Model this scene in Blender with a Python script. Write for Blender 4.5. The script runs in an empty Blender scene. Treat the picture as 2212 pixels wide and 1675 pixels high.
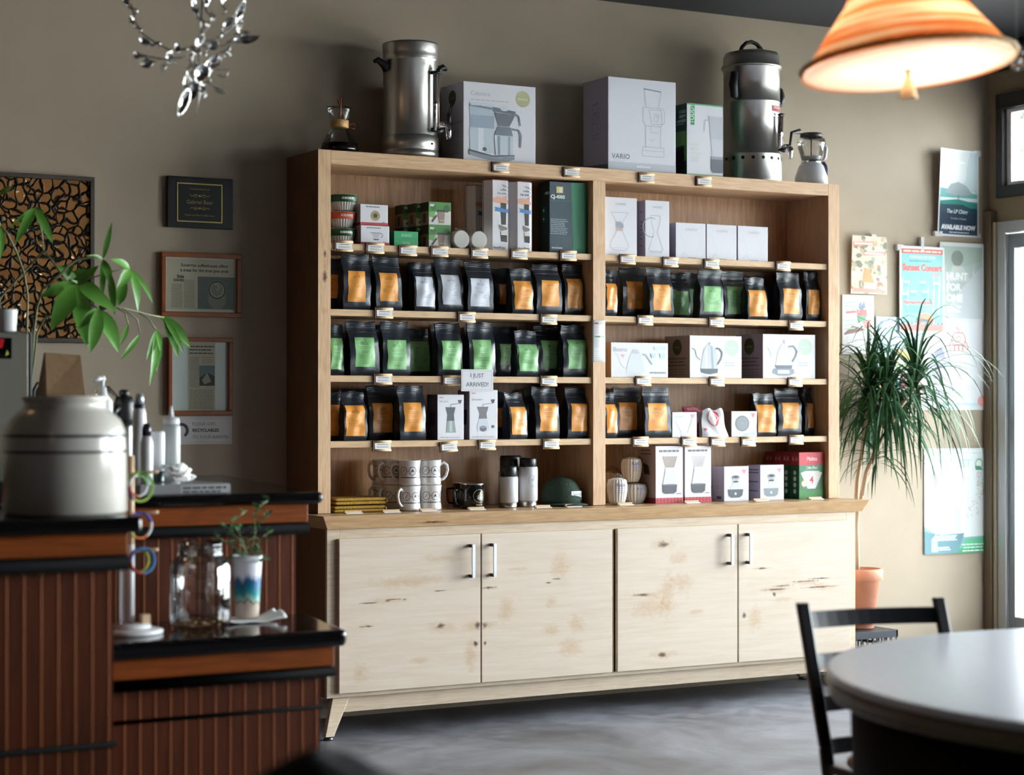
import bpy, math, random
from mathutils import Vector, Matrix
random.seed(7)
SC = bpy.context.scene
COL = SC.collection

# ------------------------------------------------------------------ camera
FPX, YAW, PITCH = 4253.0, 0.5103, 0.00723
CAM = Vector((-3.261, -7.459, 1.363))
FW = Vector((math.sin(YAW) * math.cos(PITCH), math.cos(YAW) * math.cos(PITCH), math.sin(PITCH)))
RT = Vector((math.cos(YAW), -math.sin(YAW), 0.0))
UP = RT.cross(FW)
cd = bpy.data.cameras.new('camera')
cam = bpy.data.objects.new('camera', cd)
COL.objects.link(cam)
cam.matrix_world = Matrix(((RT.x, UP.x, -FW.x, CAM.x), (RT.y, UP.y, -FW.y, CAM.y), (RT.z, UP.z, -FW.z, CAM.z), (0, 0, 0, 1)))
cd.sensor_fit = 'HORIZONTAL'
cd.sensor_width = 36
cd.lens = FPX / 2212 * 36
cd.clip_end = 200
cd.dof.use_dof = True
cd.dof.focus_distance = 8.2
cd.dof.aperture_fstop = 2.4
SC.camera = cam

# ------------------------------------------------------------------ view, world, daylight
vs = SC.view_settings
vs.view_transform = 'Standard'
vs.look = 'None'
vs.gamma = 1
vs.use_curve_mapping = False
vs.exposure = 0.0
w = bpy.data.worlds.new('world')
SC.world = w
w.use_nodes = True
wb = w.node_tree.nodes['Background']
wb.inputs[0].default_value = (0.97, 0.96, 1.0, 1)
wb.inputs[1].default_value = 41


def portal(name, loc, sx, sy, rot):
    l = bpy.data.lights.new(name, 'AREA')
    l.shape = 'RECTANGLE'
    l.size, l.size_y = sx, sy
    l.cycles.is_portal = True
    o = bpy.data.objects.new(name, l)
    o.location = loc
    o.rotation_euler = rot
    COL.objects.link(o)


WX = 3.98
portal('daylight', (WX + .1, -1.72, 1.5), 2.9, 3.75, (0, math.radians(90), 0))
portal('daylight', (WX + .1, -5.6, 1.65), 2.4, 2.6, (0, math.radians(90), 0))



def lamp_light(name, loc, power, color, size=.05):
    l = bpy.data.lights.new(name, 'POINT')
    l.energy = power
    l.color = color
    l.shadow_soft_size = size
    o = bpy.data.objects.new(name, l)
    o.location = loc
    COL.objects.link(o)
    return o


lamp_light('bar_lamp_light', (-2.3, -1.3, 2.55), 3.5, (1, .62, .32), .08)
lamp_light('room_lamp_light', (-4.4, -5.4, 2.5), 7, (1, .75, .5), .12)

# ------------------------------------------------------------------ unprojection on real planes


def ray(px, py):
    return FW + RT * ((px - 1106) / FPX) + UP * ((837.5 - py) / FPX)


def PY(px, py, y):
    d = ray(px, py)
    return CAM + d * ((y - CAM.y) / d.y)


def PZ(px, py, z):
    d = ray(px, py)
    return CAM + d * ((z - CAM.z) / d.z)


def PD(px, py, depth):
    return CAM + ray(px, py) * depth


def X(px, y):
    return PY(px, 860, y).x


def Zz(px, py, y):
    return PY(px, py, y).z


def DEP(p):
    return (Vector(p) - CAM).dot(FW)


def MPP(px, y):
    return DEP(PY(px, 860, y)) / FPX


# ------------------------------------------------------------------ materials
MATS = {}


def lin(h):
    h = h.lstrip('#')
    c = [int(h[i:i + 2], 16) / 255 for i in (0, 2, 4)]
    return tuple((x / 12.92 if x <= .04045 else ((x + .055) / 1.055) ** 2.4) for x in c) + (1,)


def mat(name, color='#808080', rough=.6, metal=0, spec=.5, bump=0, bscale=60, var=0, vscale=8, coat=0, stretch=None, **kw):
    if name in MATS:
        return MATS[name]
    m = bpy.data.materials.new(name)
    m.use_nodes = True
    nt = m.node_tree
    b = nt.nodes['Principled BSDF']
    c = lin(color)
    b.inputs['Base Color'].default_value = c
    b.inputs['Roughness'].default_value = rough
    b.inputs['Metallic'].default_value = metal
    b.inputs['Specular IOR Level'].default_value = spec
    b.inputs['Coat Weight'].default_value = coat
    b.inputs['Coat Roughness'].default_value = .12
    if var or bump:
        tc = nt.nodes.new('ShaderNodeTexCoord')
        mp = nt.nodes.new('ShaderNodeMapping')
        nt.links.new(tc.outputs['Object'], mp.inputs[0])
        if stretch:
            mp.inputs['Scale'].default_value = stretch
        if var:
            n = nt.nodes.new('ShaderNodeTexNoise')
            n.inputs['Scale'].default_value = vscale
            n.inputs['Detail'].default_value = 6
            nt.links.new(mp.outputs[0], n.inputs['Vector'])
            r = nt.nodes.new('ShaderNodeValToRGB')
            r.color_ramp.elements[0].position = .3
            r.color_ramp.elements[1].position = .7
            r.color_ramp.elements[0].color = tuple(x * (1 - var) for x in c[:3]) + (1,)
            r.color_ramp.elements[1].color = tuple(min(1, x * (1 + var)) for x in c[:3]) + (1,)
            nt.links.new(n.outputs[0], r.inputs[0])
            nt.links.new(r.outputs[0], b.inputs['Base Color'])
        if bump:
            n = nt.nodes.new('ShaderNodeTexNoise')
            n.inputs['Scale'].default_value = bscale
            n.inputs['Detail'].default_value = 4
            nt.links.new(mp.outputs[0], n.inputs['Vector'])
            bp = nt.nodes.new('ShaderNodeBump')
            bp.inputs['Strength'].default_value = bump
            bp.inputs['Distance'].default_value = .01
            nt.links.new(n.outputs[0], bp.inputs['Height'])
            nt.links.new(bp.outputs[0], b.inputs['Normal'])
    for k, v in kw.items():
        b.inputs[k].default_value = v
    MATS[name] = m
    return m


def C(h, rough=.55):
    return mat('paint ' + h + ('' if rough == .55 else ' %g' % rough), h, rough)


def wood(name, light, dark, axis='x', knots=(), rough=.42, scale=1.0, contrast=1.0, spots=()):
    """Pale ply / solid wood: long grain along axis, faint figure, knots as (u, v, rx, rz) in object x, z."""
    m = bpy.data.materials.new(name)
    m.use_nodes = True
    nt = m.node_tree
    N, L = nt.nodes, nt.links
    b = N['Principled BSDF']
    b.inputs['Roughness'].default_value = rough
    tc = N.new('ShaderNodeTexCoord')

    def noise(sc, det, scale3, dist=0.0):
        mp = N.new('ShaderNodeMapping')
        mp.inputs['Scale'].default_value = scale3
        L.new(tc.outputs['Object'], mp.inputs[0])
        n = N.new('ShaderNodeTexNoise')
        n.inputs['Scale'].default_value = sc
        n.inputs['Detail'].default_value = det
        n.inputs['Distortion'].default_value = dist
        L.new(mp.outputs[0], n.inputs['Vector'])
        return n.outputs[0]

    st = {'x': (1, 14, 14), 'y': (14, 1, 14), 'z': (14, 14, 1)}[axis]
    st2 = {'x': (1.2, 3, 3), 'y': (3, 1.2, 3), 'z': (3, 3, 1.2)}[axis]
    fine = noise(9 * scale, 8, st, .6)
    big = noise(3.2 * scale, 4, st2, 1.4)

    def ramp(fac, p0, p1, c0, c1):
        r = N.new('ShaderNodeValToRGB')
        r.color_ramp.elements[0].position, r.color_ramp.elements[1].position = p0, p1
        r.color_ramp.elements[0].color, r.color_ramp.elements[1].color = c0, c1
        L.new(fac, r.inputs[0])
        return r.outputs[0]

    def mix(fac, a, c):
        x = N.new('ShaderNodeMix')
        x.data_type = 'RGBA'
        if isinstance(fac, float):
            x.inputs[0].default_value = fac
        else:
            L.new(fac, x.inputs[0])
        for s, q in ((6, a), (7, c)):
            if isinstance(q, tuple):
                x.inputs[s].default_value = q
            else:
                L.new(q, x.inputs[s])
        return x.outputs[2]

    lc, dc = lin(light), lin(dark)
    base = mix(ramp(fine, .35, .7, (0, 0, 0, 1), (contrast * .55,) * 3 + (1,)), lc, dc)
    base = mix(ramp(big, .55, .75, (0, 0, 0, 1), (contrast * .42,) * 3 + (1,)), base, dc)
    if knots or spots:
        sep = N.new('ShaderNodeSeparateXYZ')
        L.new(tc.outputs['Object'], sep.inputs[0])
        wob = noise(22, 4, (1, 1, 1.6), 1.0)

        def mth(op, a, b_=None):
            q = N.new('ShaderNodeMath')
            q.operation = op
            for i, v in enumerate((a, b_)):
                if v is None:
                    continue
                if isinstance(v, (int, float)):
                    q.inputs[i].default_value = v
                else:
                    L.new(v, q.inputs[i])
            return q.outputs[0]
        for lst, colr, deep in ((spots, lin('#a9824e'), .42), (knots, lin('#4a2c18'), .95)):
            for (u, v, rx, rz) in lst:
                dx = mth('DIVIDE', mth('SUBTRACT', sep.outputs[0], u), rx * (1.5 if lst is knots else 1.1))
                dz = mth('DIVIDE', mth('SUBTRACT', sep.outputs[2], v), rz * (1.6 if lst is knots else 1.0))
                d = mth('SQRT', mth('ADD', mth('MULTIPLY', dx, dx), mth('MULTIPLY', dz, dz)))
                d = mth('ADD', d, mth('MULTIPLY', mth('SUBTRACT', wob, .5), 1.7))
                f = ramp(d, .25, 1.0, (deep,) * 3 + (1,), (0, 0, 0, 1))
                base = mix(f, base, colr)
    L.new(base, b.inputs['Base Color'])
    MATS[name] = m
    return m


def thin_glass(name, tint=(.9, .95, .95, 1), refl=.12):
    if name in MATS:
        return MATS[name]
    m = bpy.data.materials.new(name)
    m.use_nodes = True
    nt = m.node_tree
    N, L = nt.nodes, nt.links
    N.remove(N['Principled BSDF'])
    t = N.new('ShaderNodeBsdfTransparent')
    t.inputs[0].default_value = tint
    g = N.new('ShaderNodeBsdfGlossy')
    g.inputs['Roughness'].default_value = .03
    lw = N.new('ShaderNodeLayerWeight')
    lw.inputs[0].default_value = .25 if 'cello' in name else .35
    mm = N.new('ShaderNodeMath')
    mm.operation = 'MULTIPLY_ADD'
    mm.inputs[1].default_value = .6 if 'jar' in name else (.3 if 'cello' in name else (.2 if 'picture' in name else .75))
    mm.inputs[2].default_value = refl * .3
    L.new(lw.outputs['Fresnel'], mm.inputs[0])
    x = N.new('ShaderNodeMixShader')
    L.new(mm.outputs[0], x.inputs[0])
    L.new(t.outputs[0], x.inputs[1])
    L.new(g.outputs[0], x.inputs[2])
    L.new(x.outputs[0], N['Material Output'].inputs[0])
    MATS[name] = m
    return m


# ------------------------------------------------------------------ geometry builder
class G:
    def __init__(s, *mats):
        s.v, s.f, s.mi, s.sm, s.mats = [], [], [], [], []
        s.cur = 0
        s.T = None
        for m in mats:
            s.use(m)
        if mats:
            s.cur = 0

    def use(s, m):
        if m not in s.mats:
            s.mats.append(m)
        s.cur = s.mats.index(m)
        return s

    def add(s, vs_, fs, smooth=False):
        b = len(s.v)
        for p in vs_:
            p = Vector(p)
            s.v.append(tuple(s.T @ p) if s.T else tuple(p))
        for f in fs:
            s.f.append(tuple(b + i for i in f))
            s.mi.append(s.cur)
            s.sm.append(smooth)
        return s

    def box(s, x0, x1, y0, y1, z0, z1):
        vs_ = [(x, y, z) for z in (z0, z1) for y in (y0, y1) for x in (x0, x1)]
        return s.add(vs_, [(0, 2, 3, 1), (4, 5, 7, 6), (0, 1, 5, 4), (2, 6, 7, 3), (0, 4, 6, 2), (1, 3, 7, 5)])

    def prism(s, poly, z0, z1):
        n = len(poly)
        vs_ = [(p[0], p[1], z0) for p in poly] + [(p[0], p[1], z1) for p in poly]
        fs = [tuple(reversed(range(n))), tuple(range(n, 2 * n))]
        fs += [(i, (i + 1) % n, n + (i + 1) % n, n + i) for i in range(n)]
        return s.add(vs_, fs)

    def extrude(s, poly, y0, y1):
        """poly in (x, z), extruded along y"""
        n = len(poly)
        vs_ = [(p[0], y0, p[1]) for p in poly] + [(p[0], y1, p[1]) for p in poly]
        fs = [tuple(range(n)), tuple(reversed(range(n, 2 * n)))]
        fs += [((i + 1) % n, i, n + i, n + (i + 1) % n) for i in range(n)]
        return s.add(vs_, fs)

    def lathe(s, prof, n=36, c=(0, 0, 0), smooth=True, a0=0, squash=1.0, caps=True):
        vs_, fs = [], []
        for (r, z) in prof:
            for k in range(n):
                a = a0 + 2 * math.pi * k / n
                vs_.append((c[0] + r * math.cos(a), c[1] + r * math.sin(a) * squash, c[2] + z))
        for i in range(len(prof) - 1):
            for k in range(n):
                k2 = (k + 1) % n
                fs.append((i * n + k, i * n + k2, (i + 1) * n + k2, (i + 1) * n + k))
        if caps and prof[0][0] > 1e-5:
            fs.append(tuple(reversed(range(n))))
        if caps and prof[-1][0] > 1e-5:
            fs.append(tuple((len(prof) - 1) * n + k for k in range(n)))
        return s.add(vs_, fs, smooth)

    def tube(s, pts, r, n=10, closed=False, flat=1.0, smooth=True):
        pts = [Vector(p) for p in pts]
        m = len(pts)
        rs = r if isinstance(r, (list, tuple)) else [r] * m
        vs_, fs = [], []
        prev = None
        for i, p in enumerate(pts):
            if closed:
                t = pts[(i + 1) % m] - pts[i - 1]
            else:
                t = pts[min(i + 1, m - 1)] - pts[max(i - 1, 0)]
            t.normalize()
            if prev is None:
                a = Vector((0, 0, 1)) if abs(t.z) < .9 else Vector((0, 1, 0))
                u = t.cross(a).normalized()
            else:
                u = (prev - t * prev.dot(t))
                u = u.normalized() if u.length > 1e-6 else t.orthogonal().normalized()
            prev = u
            w_ = t.cross(u)
            for k in range(n):
                a = 2 * math.pi * k / n
                vs_.append(p + (u * math.cos(a) + w_ * math.sin(a) * flat) * rs[i])
        for i in range(m if closed else m - 1):
            j = (i + 1) % m
            for k in range(n):
                k2 = (k + 1) % n
                fs.append((i * n + k, i * n + k2, j * n + k2, j * n + k))
        if not closed:
            fs.append(tuple(reversed(range(n))))
            fs.append(tuple((m - 1) * n + k for k in range(n)))
        return s.add(vs_, fs, smooth)

    def ball(s, c, r, n=16, m=10, smooth=True):
        rx, ry, rz = (r, r, r) if isinstance(r, (int, float)) else r
        vs_, fs = [], []
        for i in range(m + 1):
            p = math.pi * i / m
            for k in range(n):
                a = 2 * math.pi * k / n
                q = max(math.sin(p), 1e-4)
                vs_.append((c[0] + rx * q * math.cos(a), c[1] + ry * q * math.sin(a), c[2] - rz * math.cos(p)))
        for i in range(m):
            for k in range(n):
                k2 = (k + 1) % n
                fs.append((i * n + k, i * n + k2, (i + 1) * n + k2, (i + 1) * n + k))
        return s.add(vs_, fs, smooth)

    def grid(s, fn, nu, nv, smooth=True, flip=False):
        vs_ = [fn(i / nu, j / nv) for j in range(nv + 1) for i in range(nu + 1)]
        fs = []
        for j in range(nv):
            for i in range(nu):
                a = j * (nu + 1) + i
                q = (a, a + 1, a + nu + 2, a + nu + 1)
                fs.append(tuple(reversed(q)) if flip else q)
        return s.add(vs_, fs, smooth)

    def build(s, name, parent=None, loc=(0, 0, 0), rot=None, bevel=0, solid=0, **tags):
        me = bpy.data.meshes.new(name)
        me.from_pydata(s.v, [], s.f)
        for m in s.mats:
            me.materials.append(m)
        me.polygons.foreach_set('material_index', s.mi)
        me.polygons.foreach_set('use_smooth', s.sm)
        me.update()
        o = bpy.data.objects.new(name, me)
        COL.objects.link(o)
        o.location = loc
        if rot:
            o.rotation_euler = rot
        if parent:
            o.parent = parent
        if solid:
            md = o.modifiers.new('solid', 'SOLIDIFY')
            md.thickness = solid
            md.offset = 0
        if bevel:
            md = o.modifiers.new('bevel', 'BEVEL')
            md.width = bevel
            md.segments = 2
            md.limit_method = 'ANGLE'
            md.angle_limit = math.radians(40)
        for k, v in tags.items():
            o[k] = v
        return o


def tag(o, label, cat, group=None):
    o['label'] = label
    o['category'] = cat
    if group:
        o['group'] = group
    return o


def thing(name, label, cat, loc=(0, 0, 0), rz=0, group=None):
    o = bpy.data.objects.new(name, None)
    o.empty_display_size = .05
    COL.objects.link(o)
    o.location = loc
    o.rotation_euler = (0, 0, rz)
    return tag(o, label, cat, group)


def struct(g, name, **kw):
    return g.build(name, kind='structure', **kw)


# ------------------------------------------------------------------ lettering as flat meshes
TXT = {}


def text_mesh(s_, bold=0.0, spacing=1.0):
    key = (s_, bold, spacing)
    if key in TXT:
        return TXT[key]
    cu = bpy.data.curves.new('t', 'FONT')
    cu.body = s_
    cu.size = 1
    cu.offset = bold
    cu.space_character = spacing
    cu.resolution_u = 3
    o = bpy.data.objects.new('t', cu)
    COL.objects.link(o)
    dg = bpy.context.evaluated_depsgraph_get()
    me = bpy.data.meshes.new_from_object(o.evaluated_get(dg))
    vv = [(v.co.x, v.co.y) for v in me.vertices]
    ff = [tuple(p.vertices) for p in me.polygons]
    bpy.data.objects.remove(o)
    bpy.data.curves.remove(cu)
    bpy.data.meshes.remove(me)
    if vv:
        x0, x1 = min(p[0] for p in vv), max(p[0] for p in vv)
        y0, y1 = min(p[1] for p in vv), max(p[1] for p in vv)
    else:
        x0 = y0 = 0
        x1 = y1 = 1
    vv = [(p[0] - x0, p[1] - y0) for p in vv]
    TXT[key] = (vv, ff, x1 - x0, y1 - y0)
    return TXT[key]


class Art:
    """Flat artwork in normalised (u, v) on a rectangle W x H; fn(u_m, v_m, off) -> point."""

    def __init__(s, g, W, H, fn):
        s.g, s.W, s.H, s.fn, s.n = g, W, H, fn, 1

    def P(s, pts, col, rough=.5):
        s.g.use(C(col, rough) if isinstance(col, str) else col)
        off = .0004 + .00012 * s.n
        s.n += 1
        s.g.add([s.fn(u * s.W, v * s.H, off) for u, v in pts], [tuple(range(len(pts)))])

    def rect(s, u0, v0, u1, v1, col):
        s.P([(u0, v0), (u1, v0), (u1, v1), (u0, v1)], col)

    def ell(s, u, v, r, col, ry=None, n=28, a0=0, a1=360):
        """r in fractions of H"""
        ry = ry or r
        k = s.H / s.W
        A = [math.radians(a0 + (a1 - a0) * i / n) for i in range(n + (0 if a1 - a0 == 360 else 1))]
        s.P([(u + r * k * math.cos(a), v + ry * math.sin(a)) for a in A], col)

    def line(s, pts, wd, col, closed=False):
        """wd in fractions of H"""
        k = s.H / s.W
        s.g.use(C(col) if isinstance(col, str) else col)
        off = .0004 + .00012 * s.n
        s.n += 1
        q = [(p[0] / k, p[1]) for p in pts]
        if closed:
            q.append(q[0])
        for a, b in zip(q[:-1], q[1:]):
            dx, dy = b[0] - a[0], b[1] - a[1]
            L_ = math.hypot(dx, dy) or 1
            nx, ny = -dy / L_ * wd / 2, dx / L_ * wd / 2
            e = [(a[0] - nx, a[1] - ny), (b[0] - nx, b[1] - ny), (b[0] + nx, b[1] + ny), (a[0] + nx, a[1] + ny)]
            s.g.add([s.fn(x * k * s.W, y * s.H, off) for x, y in e], [(0, 1, 2, 3)])

    def arc(s, u, v, r, wd, col, a0=0, a1=360, ry=None, n=24):
        ry = ry or r
        k = s.H / s.W
        s.line([(u + r * k * math.cos(math.radians(a0 + (a1 - a0) * i / n)), v + ry * math.sin(math.radians(a0 + (a1 - a0) * i / n))) for i in range(n + 1)], wd, col)

    def text(s, t, u, v, h, col, align='c', wmax=None, bold=0.0, vert=False, slant=0, spacing=1.0):
        """h: letter height in fractions of H; v is the baseline"""
        vv, ff, tw, th = text_mesh(t, bold, spacing)
        sc = h * s.H / .72
        wd = tw * sc
        sx = sc
        if wmax and wd > wmax * (s.H if vert else s.W):
            sx = sc * wmax * (s.H if vert else s.W) / wd
            wd = tw * sx
        s.g.use(C(col) if isinstance(col, str) else col)
        off = .0004 + .00012 * s.n
        s.n += 1
        ox = {'c': -wd / 2, 'l': 0, 'r': -wd}[align]
        out = []
        for x, y in vv:
            a, b = ox + x * sx + slant * y * sc, y * sc
            if vert:
                a, b = -b, a
            out.append(s.fn(u * s.W + a, v * s.H + b, off))
        s.g.add(out, ff)

    def lines(s, u0, u1, v0, v1, n, col, wd=.006, seed=0, ragged=.25, align='l'):
        rnd = random.Random(seed + n)
        for i in range(n):
            v = v1 - (v1 - v0) * i / max(1, n - 1)
            L_ = (u1 - u0) * (1 - ragged * rnd.random())
            if align == 'c':
                a = (u0 + u1) / 2 - L_ / 2
            else:
                a = u0
            x = a
            while x < a + L_:
                e = min(a + L_, x + (u1 - u0) * rnd.uniform(.08, .22))
                s.line([(x, v), (e, v)], wd, col)
                s.n -= 1
                x = e + (u1 - u0) * .025
        s.n += 1


def face_fn(o, ux, uy, nrm):
    o, ux, uy, nrm = Vector(o), Vector(ux), Vector(uy), Vector(nrm)
    return lambda a, b, off: o + ux * a + uy * b + nrm * off


ORD = ['leftmost', 'second from left', 'third from left', 'fourth from left', 'fifth from left', 'sixth from left',
       'seventh from left', 'eighth from left', 'rightmost']
#MARK-SETTING

# ================================================================== SETTING
WY = .34          # back wall plane
CZ = 3.235        # ceiling
M_wall = mat('wall paint', '#a39582', .75, bump=.08, bscale=180, var=.05, vscale=2.2)
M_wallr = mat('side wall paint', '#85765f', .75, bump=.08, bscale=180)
M_ceil = mat('ceiling paint', '#28282c', .8)
M_black = mat('black lacquer', '#0b0b0d', .22)
M_blackm = mat('black matte plastic', '#101114', .45)
M_dark = mat('dark frame paint', '#1d1a1c', .5)
M_alu = mat('brushed aluminium', '#c9cdd2', .35, metal=.8)
M_steel = mat('stainless steel', '#d6d2cc', .33, metal=1.0, bump=.02, bscale=40, stretch=(1, 1, 30))
M_steeld = mat('dark steel', '#6b6a6a', .3, metal=1.0)
M_chrome = mat('chrome', '#e6e6e8', .08, metal=1.0)
M_pane = thin_glass('window glass')
M_paper = mat('white paper', '#e6e4e2', .6)
M_card = mat('white carton', '#dcdbe0', .5)


def floor_mat():
    m = bpy.data.materials.new('stained concrete')
    m.use_nodes = True
    nt = m.node_tree
    N, L = nt.nodes, nt.links
    b = N['Principled BSDF']
    tc = N.new('ShaderNodeTexCoord')
    n1 = N.new('ShaderNodeTexNoise')
    n1.inputs['Scale'].default_value = 1.3
    n1.inputs['Detail'].default_value = 9
    n1.inputs['Roughness'].default_value = .62
    n1.inputs['Distortion'].default_value = .8
    n2 = N.new('ShaderNodeTexNoise')
    n2.inputs['Scale'].default_value = 14
    n2.inputs['Detail'].default_value = 8
    for n in (n1, n2):
        L.new(tc.outputs['Object'], n.inputs['Vector'])
    r = N.new('ShaderNodeValToRGB')
    e = r.color_ramp.elements
    e[0].position, e[0].color = .36, lin('#4d4a50')
    e[1].position, e[1].color = .62, lin('#7c7e86')
    q = e.new(.5)
    q.color = lin('#686a70')
    L.new(n1.outputs[0], r.inputs[0])
    mx = N.new('ShaderNodeMix')
    mx.data_type = 'RGBA'
    mx.blend_type = 'OVERLAY'
    mx.inputs[0].default_value = .5
    L.new(r.outputs[0], mx.inputs[6])
    L.new(n2.outputs[0], mx.inputs[7])
    L.new(mx.outputs[2], b.inputs['Base Color'])
    rr = N.new('ShaderNodeMapRange')
    rr.inputs['To Min'].default_value = .28
    rr.inputs['To Max'].default_value = .5
    L.new(n2.outputs[0], rr.inputs['Value'])
    L.new(rr.outputs[0], b.inputs['Roughness'])
    bp = N.new('ShaderNodeBump')
    bp.inputs['Strength'].default_value = .1
    bp.inputs['Distance'].default_value = .01
    L.new(n2.outputs[0], bp.inputs['Height'])
    L.new(bp.outputs[0], b.inputs['Normal'])
    return m


XL, YB = -6.2, -10.0
struct(G(floor_mat()).box(XL, WX + .15, YB, WY + .12, -.1, 0), 'floor')
struct(G(M_ceil).box(XL, WX + .15, YB, WY + .12, CZ, CZ + .1), 'ceiling')
struct(G(M_wall).box(XL, WX, WY, WY + .12, 0, CZ), 'wall_back')
M_far = mat('far wall paint', '#2c2620', .8)
struct(G(M_far).box(XL - .1, XL, YB, WY, 0, CZ), 'wall_left')
struct(G(M_far).box(XL, WX + .15, YB - .1, YB, 0, CZ), 'wall_front')
# right wall: storefront with transoms, built as piers, header and sill
T = .14
g = G(M_wallr)
YW0, YW1, YW2, YW3 = .262, -3.62, -4.3, -6.95
g.box(WX, WX + T, YW0, WY + .12, 0, CZ)
g.box(WX, WX + T, YW1, YW0, 2.965, CZ)
g.box(WX, WX + T, YW1, YW0, 2.30, 2.425)
g.box(WX, WX + T, YW2, YW1, 0, CZ)
g.box(WX, WX + T, YB, YW3, 0, CZ)
g.box(WX, WX + T, YW3, YW2, 2.9, CZ)
g.box(WX, WX + T, YW3, YW2, 0, .35)
struct(g, 'wall_right')
struct(G(mat('brown trim', '#6d5f4c', .5)).box(WX - .045, WX + .01, .285, WY - .002, 0, 2.36), 'trim_1', bevel=.004)
struct(G(mat('beige trim', '#b3a892', .5)).box(WX - .03, WX - .001, .262, .283, 0, 2.3), 'trim_2', bevel=.002)
struct(G(M_dark).box(WX - .04, WX - .001, YW1, WY - .004, 3.09, CZ - .002), 'trim_3')
# transom windows
M_frw = mat('white window frame', '#c9cdd6', .4)
ys = [.262, -.92, -2.27, -3.62]
for i in range(3):
    y1, y0 = ys[i], ys[i + 1]
    g = G(M_dark)
    a, b_ = 2.425, 2.965
    fx0, fx1 = WX - .03, WX + .06
    g.box(fx0, fx1, y0, y1, a, a + .06).box(fx0, fx1, y0, y1, b_ - .08, b_)
    g.box(fx0, fx1, y0, y0 + .05, a + .06, b_ - .08).box(fx0, fx1, y1 - .05, y1, a + .06, b_ - .08)
    o = struct(g, 'window_%d' % (i + 1), bevel=.003)
    q = G(M_frw)
    q.box(WX, WX + .05, y1 - .085, y1 - .052, a + .062, b_ - .082).box(WX, WX + .05, y0 + .052, y0 + .07, a + .062, b_ - .082)
    q.box(WX, WX + .05, y0 + .07, y1 - .085, a + .062, a + .08).box(WX, WX + .05, y0 + .07, y1 - .085, b_ - .1, b_ - .082)
    q.build('sash', o)
    G(M_pane).box(WX + .02, WX + .026, y0 + .07, y1 - .085, a + .08, b_ - .1).build('glass_pane', o)
# door and storefront lights below
M_drf = mat('door frame grey', '#b9bcc0', .35, metal=.3)
for i in range(3):
    y1, y0 = ys[i], ys[i + 1]
    g = G(M_drf)
    g.box(WX - .02, WX + .07, y1 - .06, y1, 0, 2.30).box(WX - .02, WX + .07, y0, y0 + .03, 0, 2.30)
    g.box(WX - .02, WX + .07, y0 + .03, y1 - .06, 2.24, 2.30)
    g.box(WX - .02, WX + .07, y0 + .03, y1 - .06, 0, .08)
    o = struct(g, 'door_1' if i == 0 else 'window_%d' % (i + 3), bevel=.004)
    q = G(mat('door leaf metal', '#8f979f', .35, metal=.4))
    q.box(WX, WX + .045, y1 - .105, y1 - .064, .085, 2.235).box(WX, WX + .045, y0 + .034, y0 + .09, .085, 2.235)
    q.box(WX, WX + .045, y0 + .09, y1 - .105, .085, .25).box(WX, WX + .045, y0 + .09, y1 - .105, 2.16, 2.235)
    l = q.build('door_leaf' if i == 0 else 'sash', o, bevel=.002)
    G(M_pane).box(WX + .02, WX + .026, y0 + .09, y1 - .105, .25, 2.16).build('glass_pane', o)
g = G(M_dark)
for (y0, y1, z0, z1) in ((YW3, YW2, .35, .41), (YW3, YW2, 2.84, 2.9), (YW3, YW3 + .06, .41, 2.84), (YW2 - .06, YW2, .41, 2.84), (-5.66, -5.6, .41, 2.84)):
    g.box(WX - .01, WX + .07, y0, y1, z0, z1)
o = struct(g, 'window_6')
G(M_pane).box(WX + .02, WX + .026, YW3 + .06, YW2 - .06, .41, 2.84).build('glass_pane', o)
# street outside
struct(G(mat('pavement', '#c9c6c0', .9, var=.1)).box(WX + .15, 40, -30, 30, -.15, -.05), 'ground')

# ------------------------------------------------------------------ the maple shelving
W_face = wood('maple face', '#d4b08a', '#a87c50', 'z', rough=.45,
              knots=[(.03, 1.975, .006, .012), (.03, 1.88, .008, .02)], spots=[(.03, 1.92, .012, .05), (.028, 1.74, .02, .02), (.03, 1.5, .02, .03)])
W_rail = wood('maple rail', '#d4b08a', '#a87c50', 'x', rough=.45)
W_back = wood('maple back ply', '#c79a6c', '#8a5a30', 'z', rough=.38, scale=.7, contrast=1.1,
              knots=[(2.43, 2.14, .012, .04), (2.50, 2.2, .01, .02)], spots=[(2.46, 2.15, .05, .16), (2.13, 2.23, .05, .05)])
W_side_shaded = wood('maple side shaded', '#7d5a3a', '#4f351f', 'z', rough=.42)  # darker maple: shade on the left sides put into the colour
W_shelf = wood('maple shelf', '#d2b28a', '#a87c50', 'x', rough=.4)
HT = 2.404
t = thing('shelving_hutch', 'tall two-bay maple shelving hutch standing on the low cabinet by the back wall', 'shelves', (1.355, .17, .9))


def part(g, name, t_, **kw):
    loc = -Vector(t_.location)
    return g.build(name, t_, loc=loc, **kw)


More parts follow.
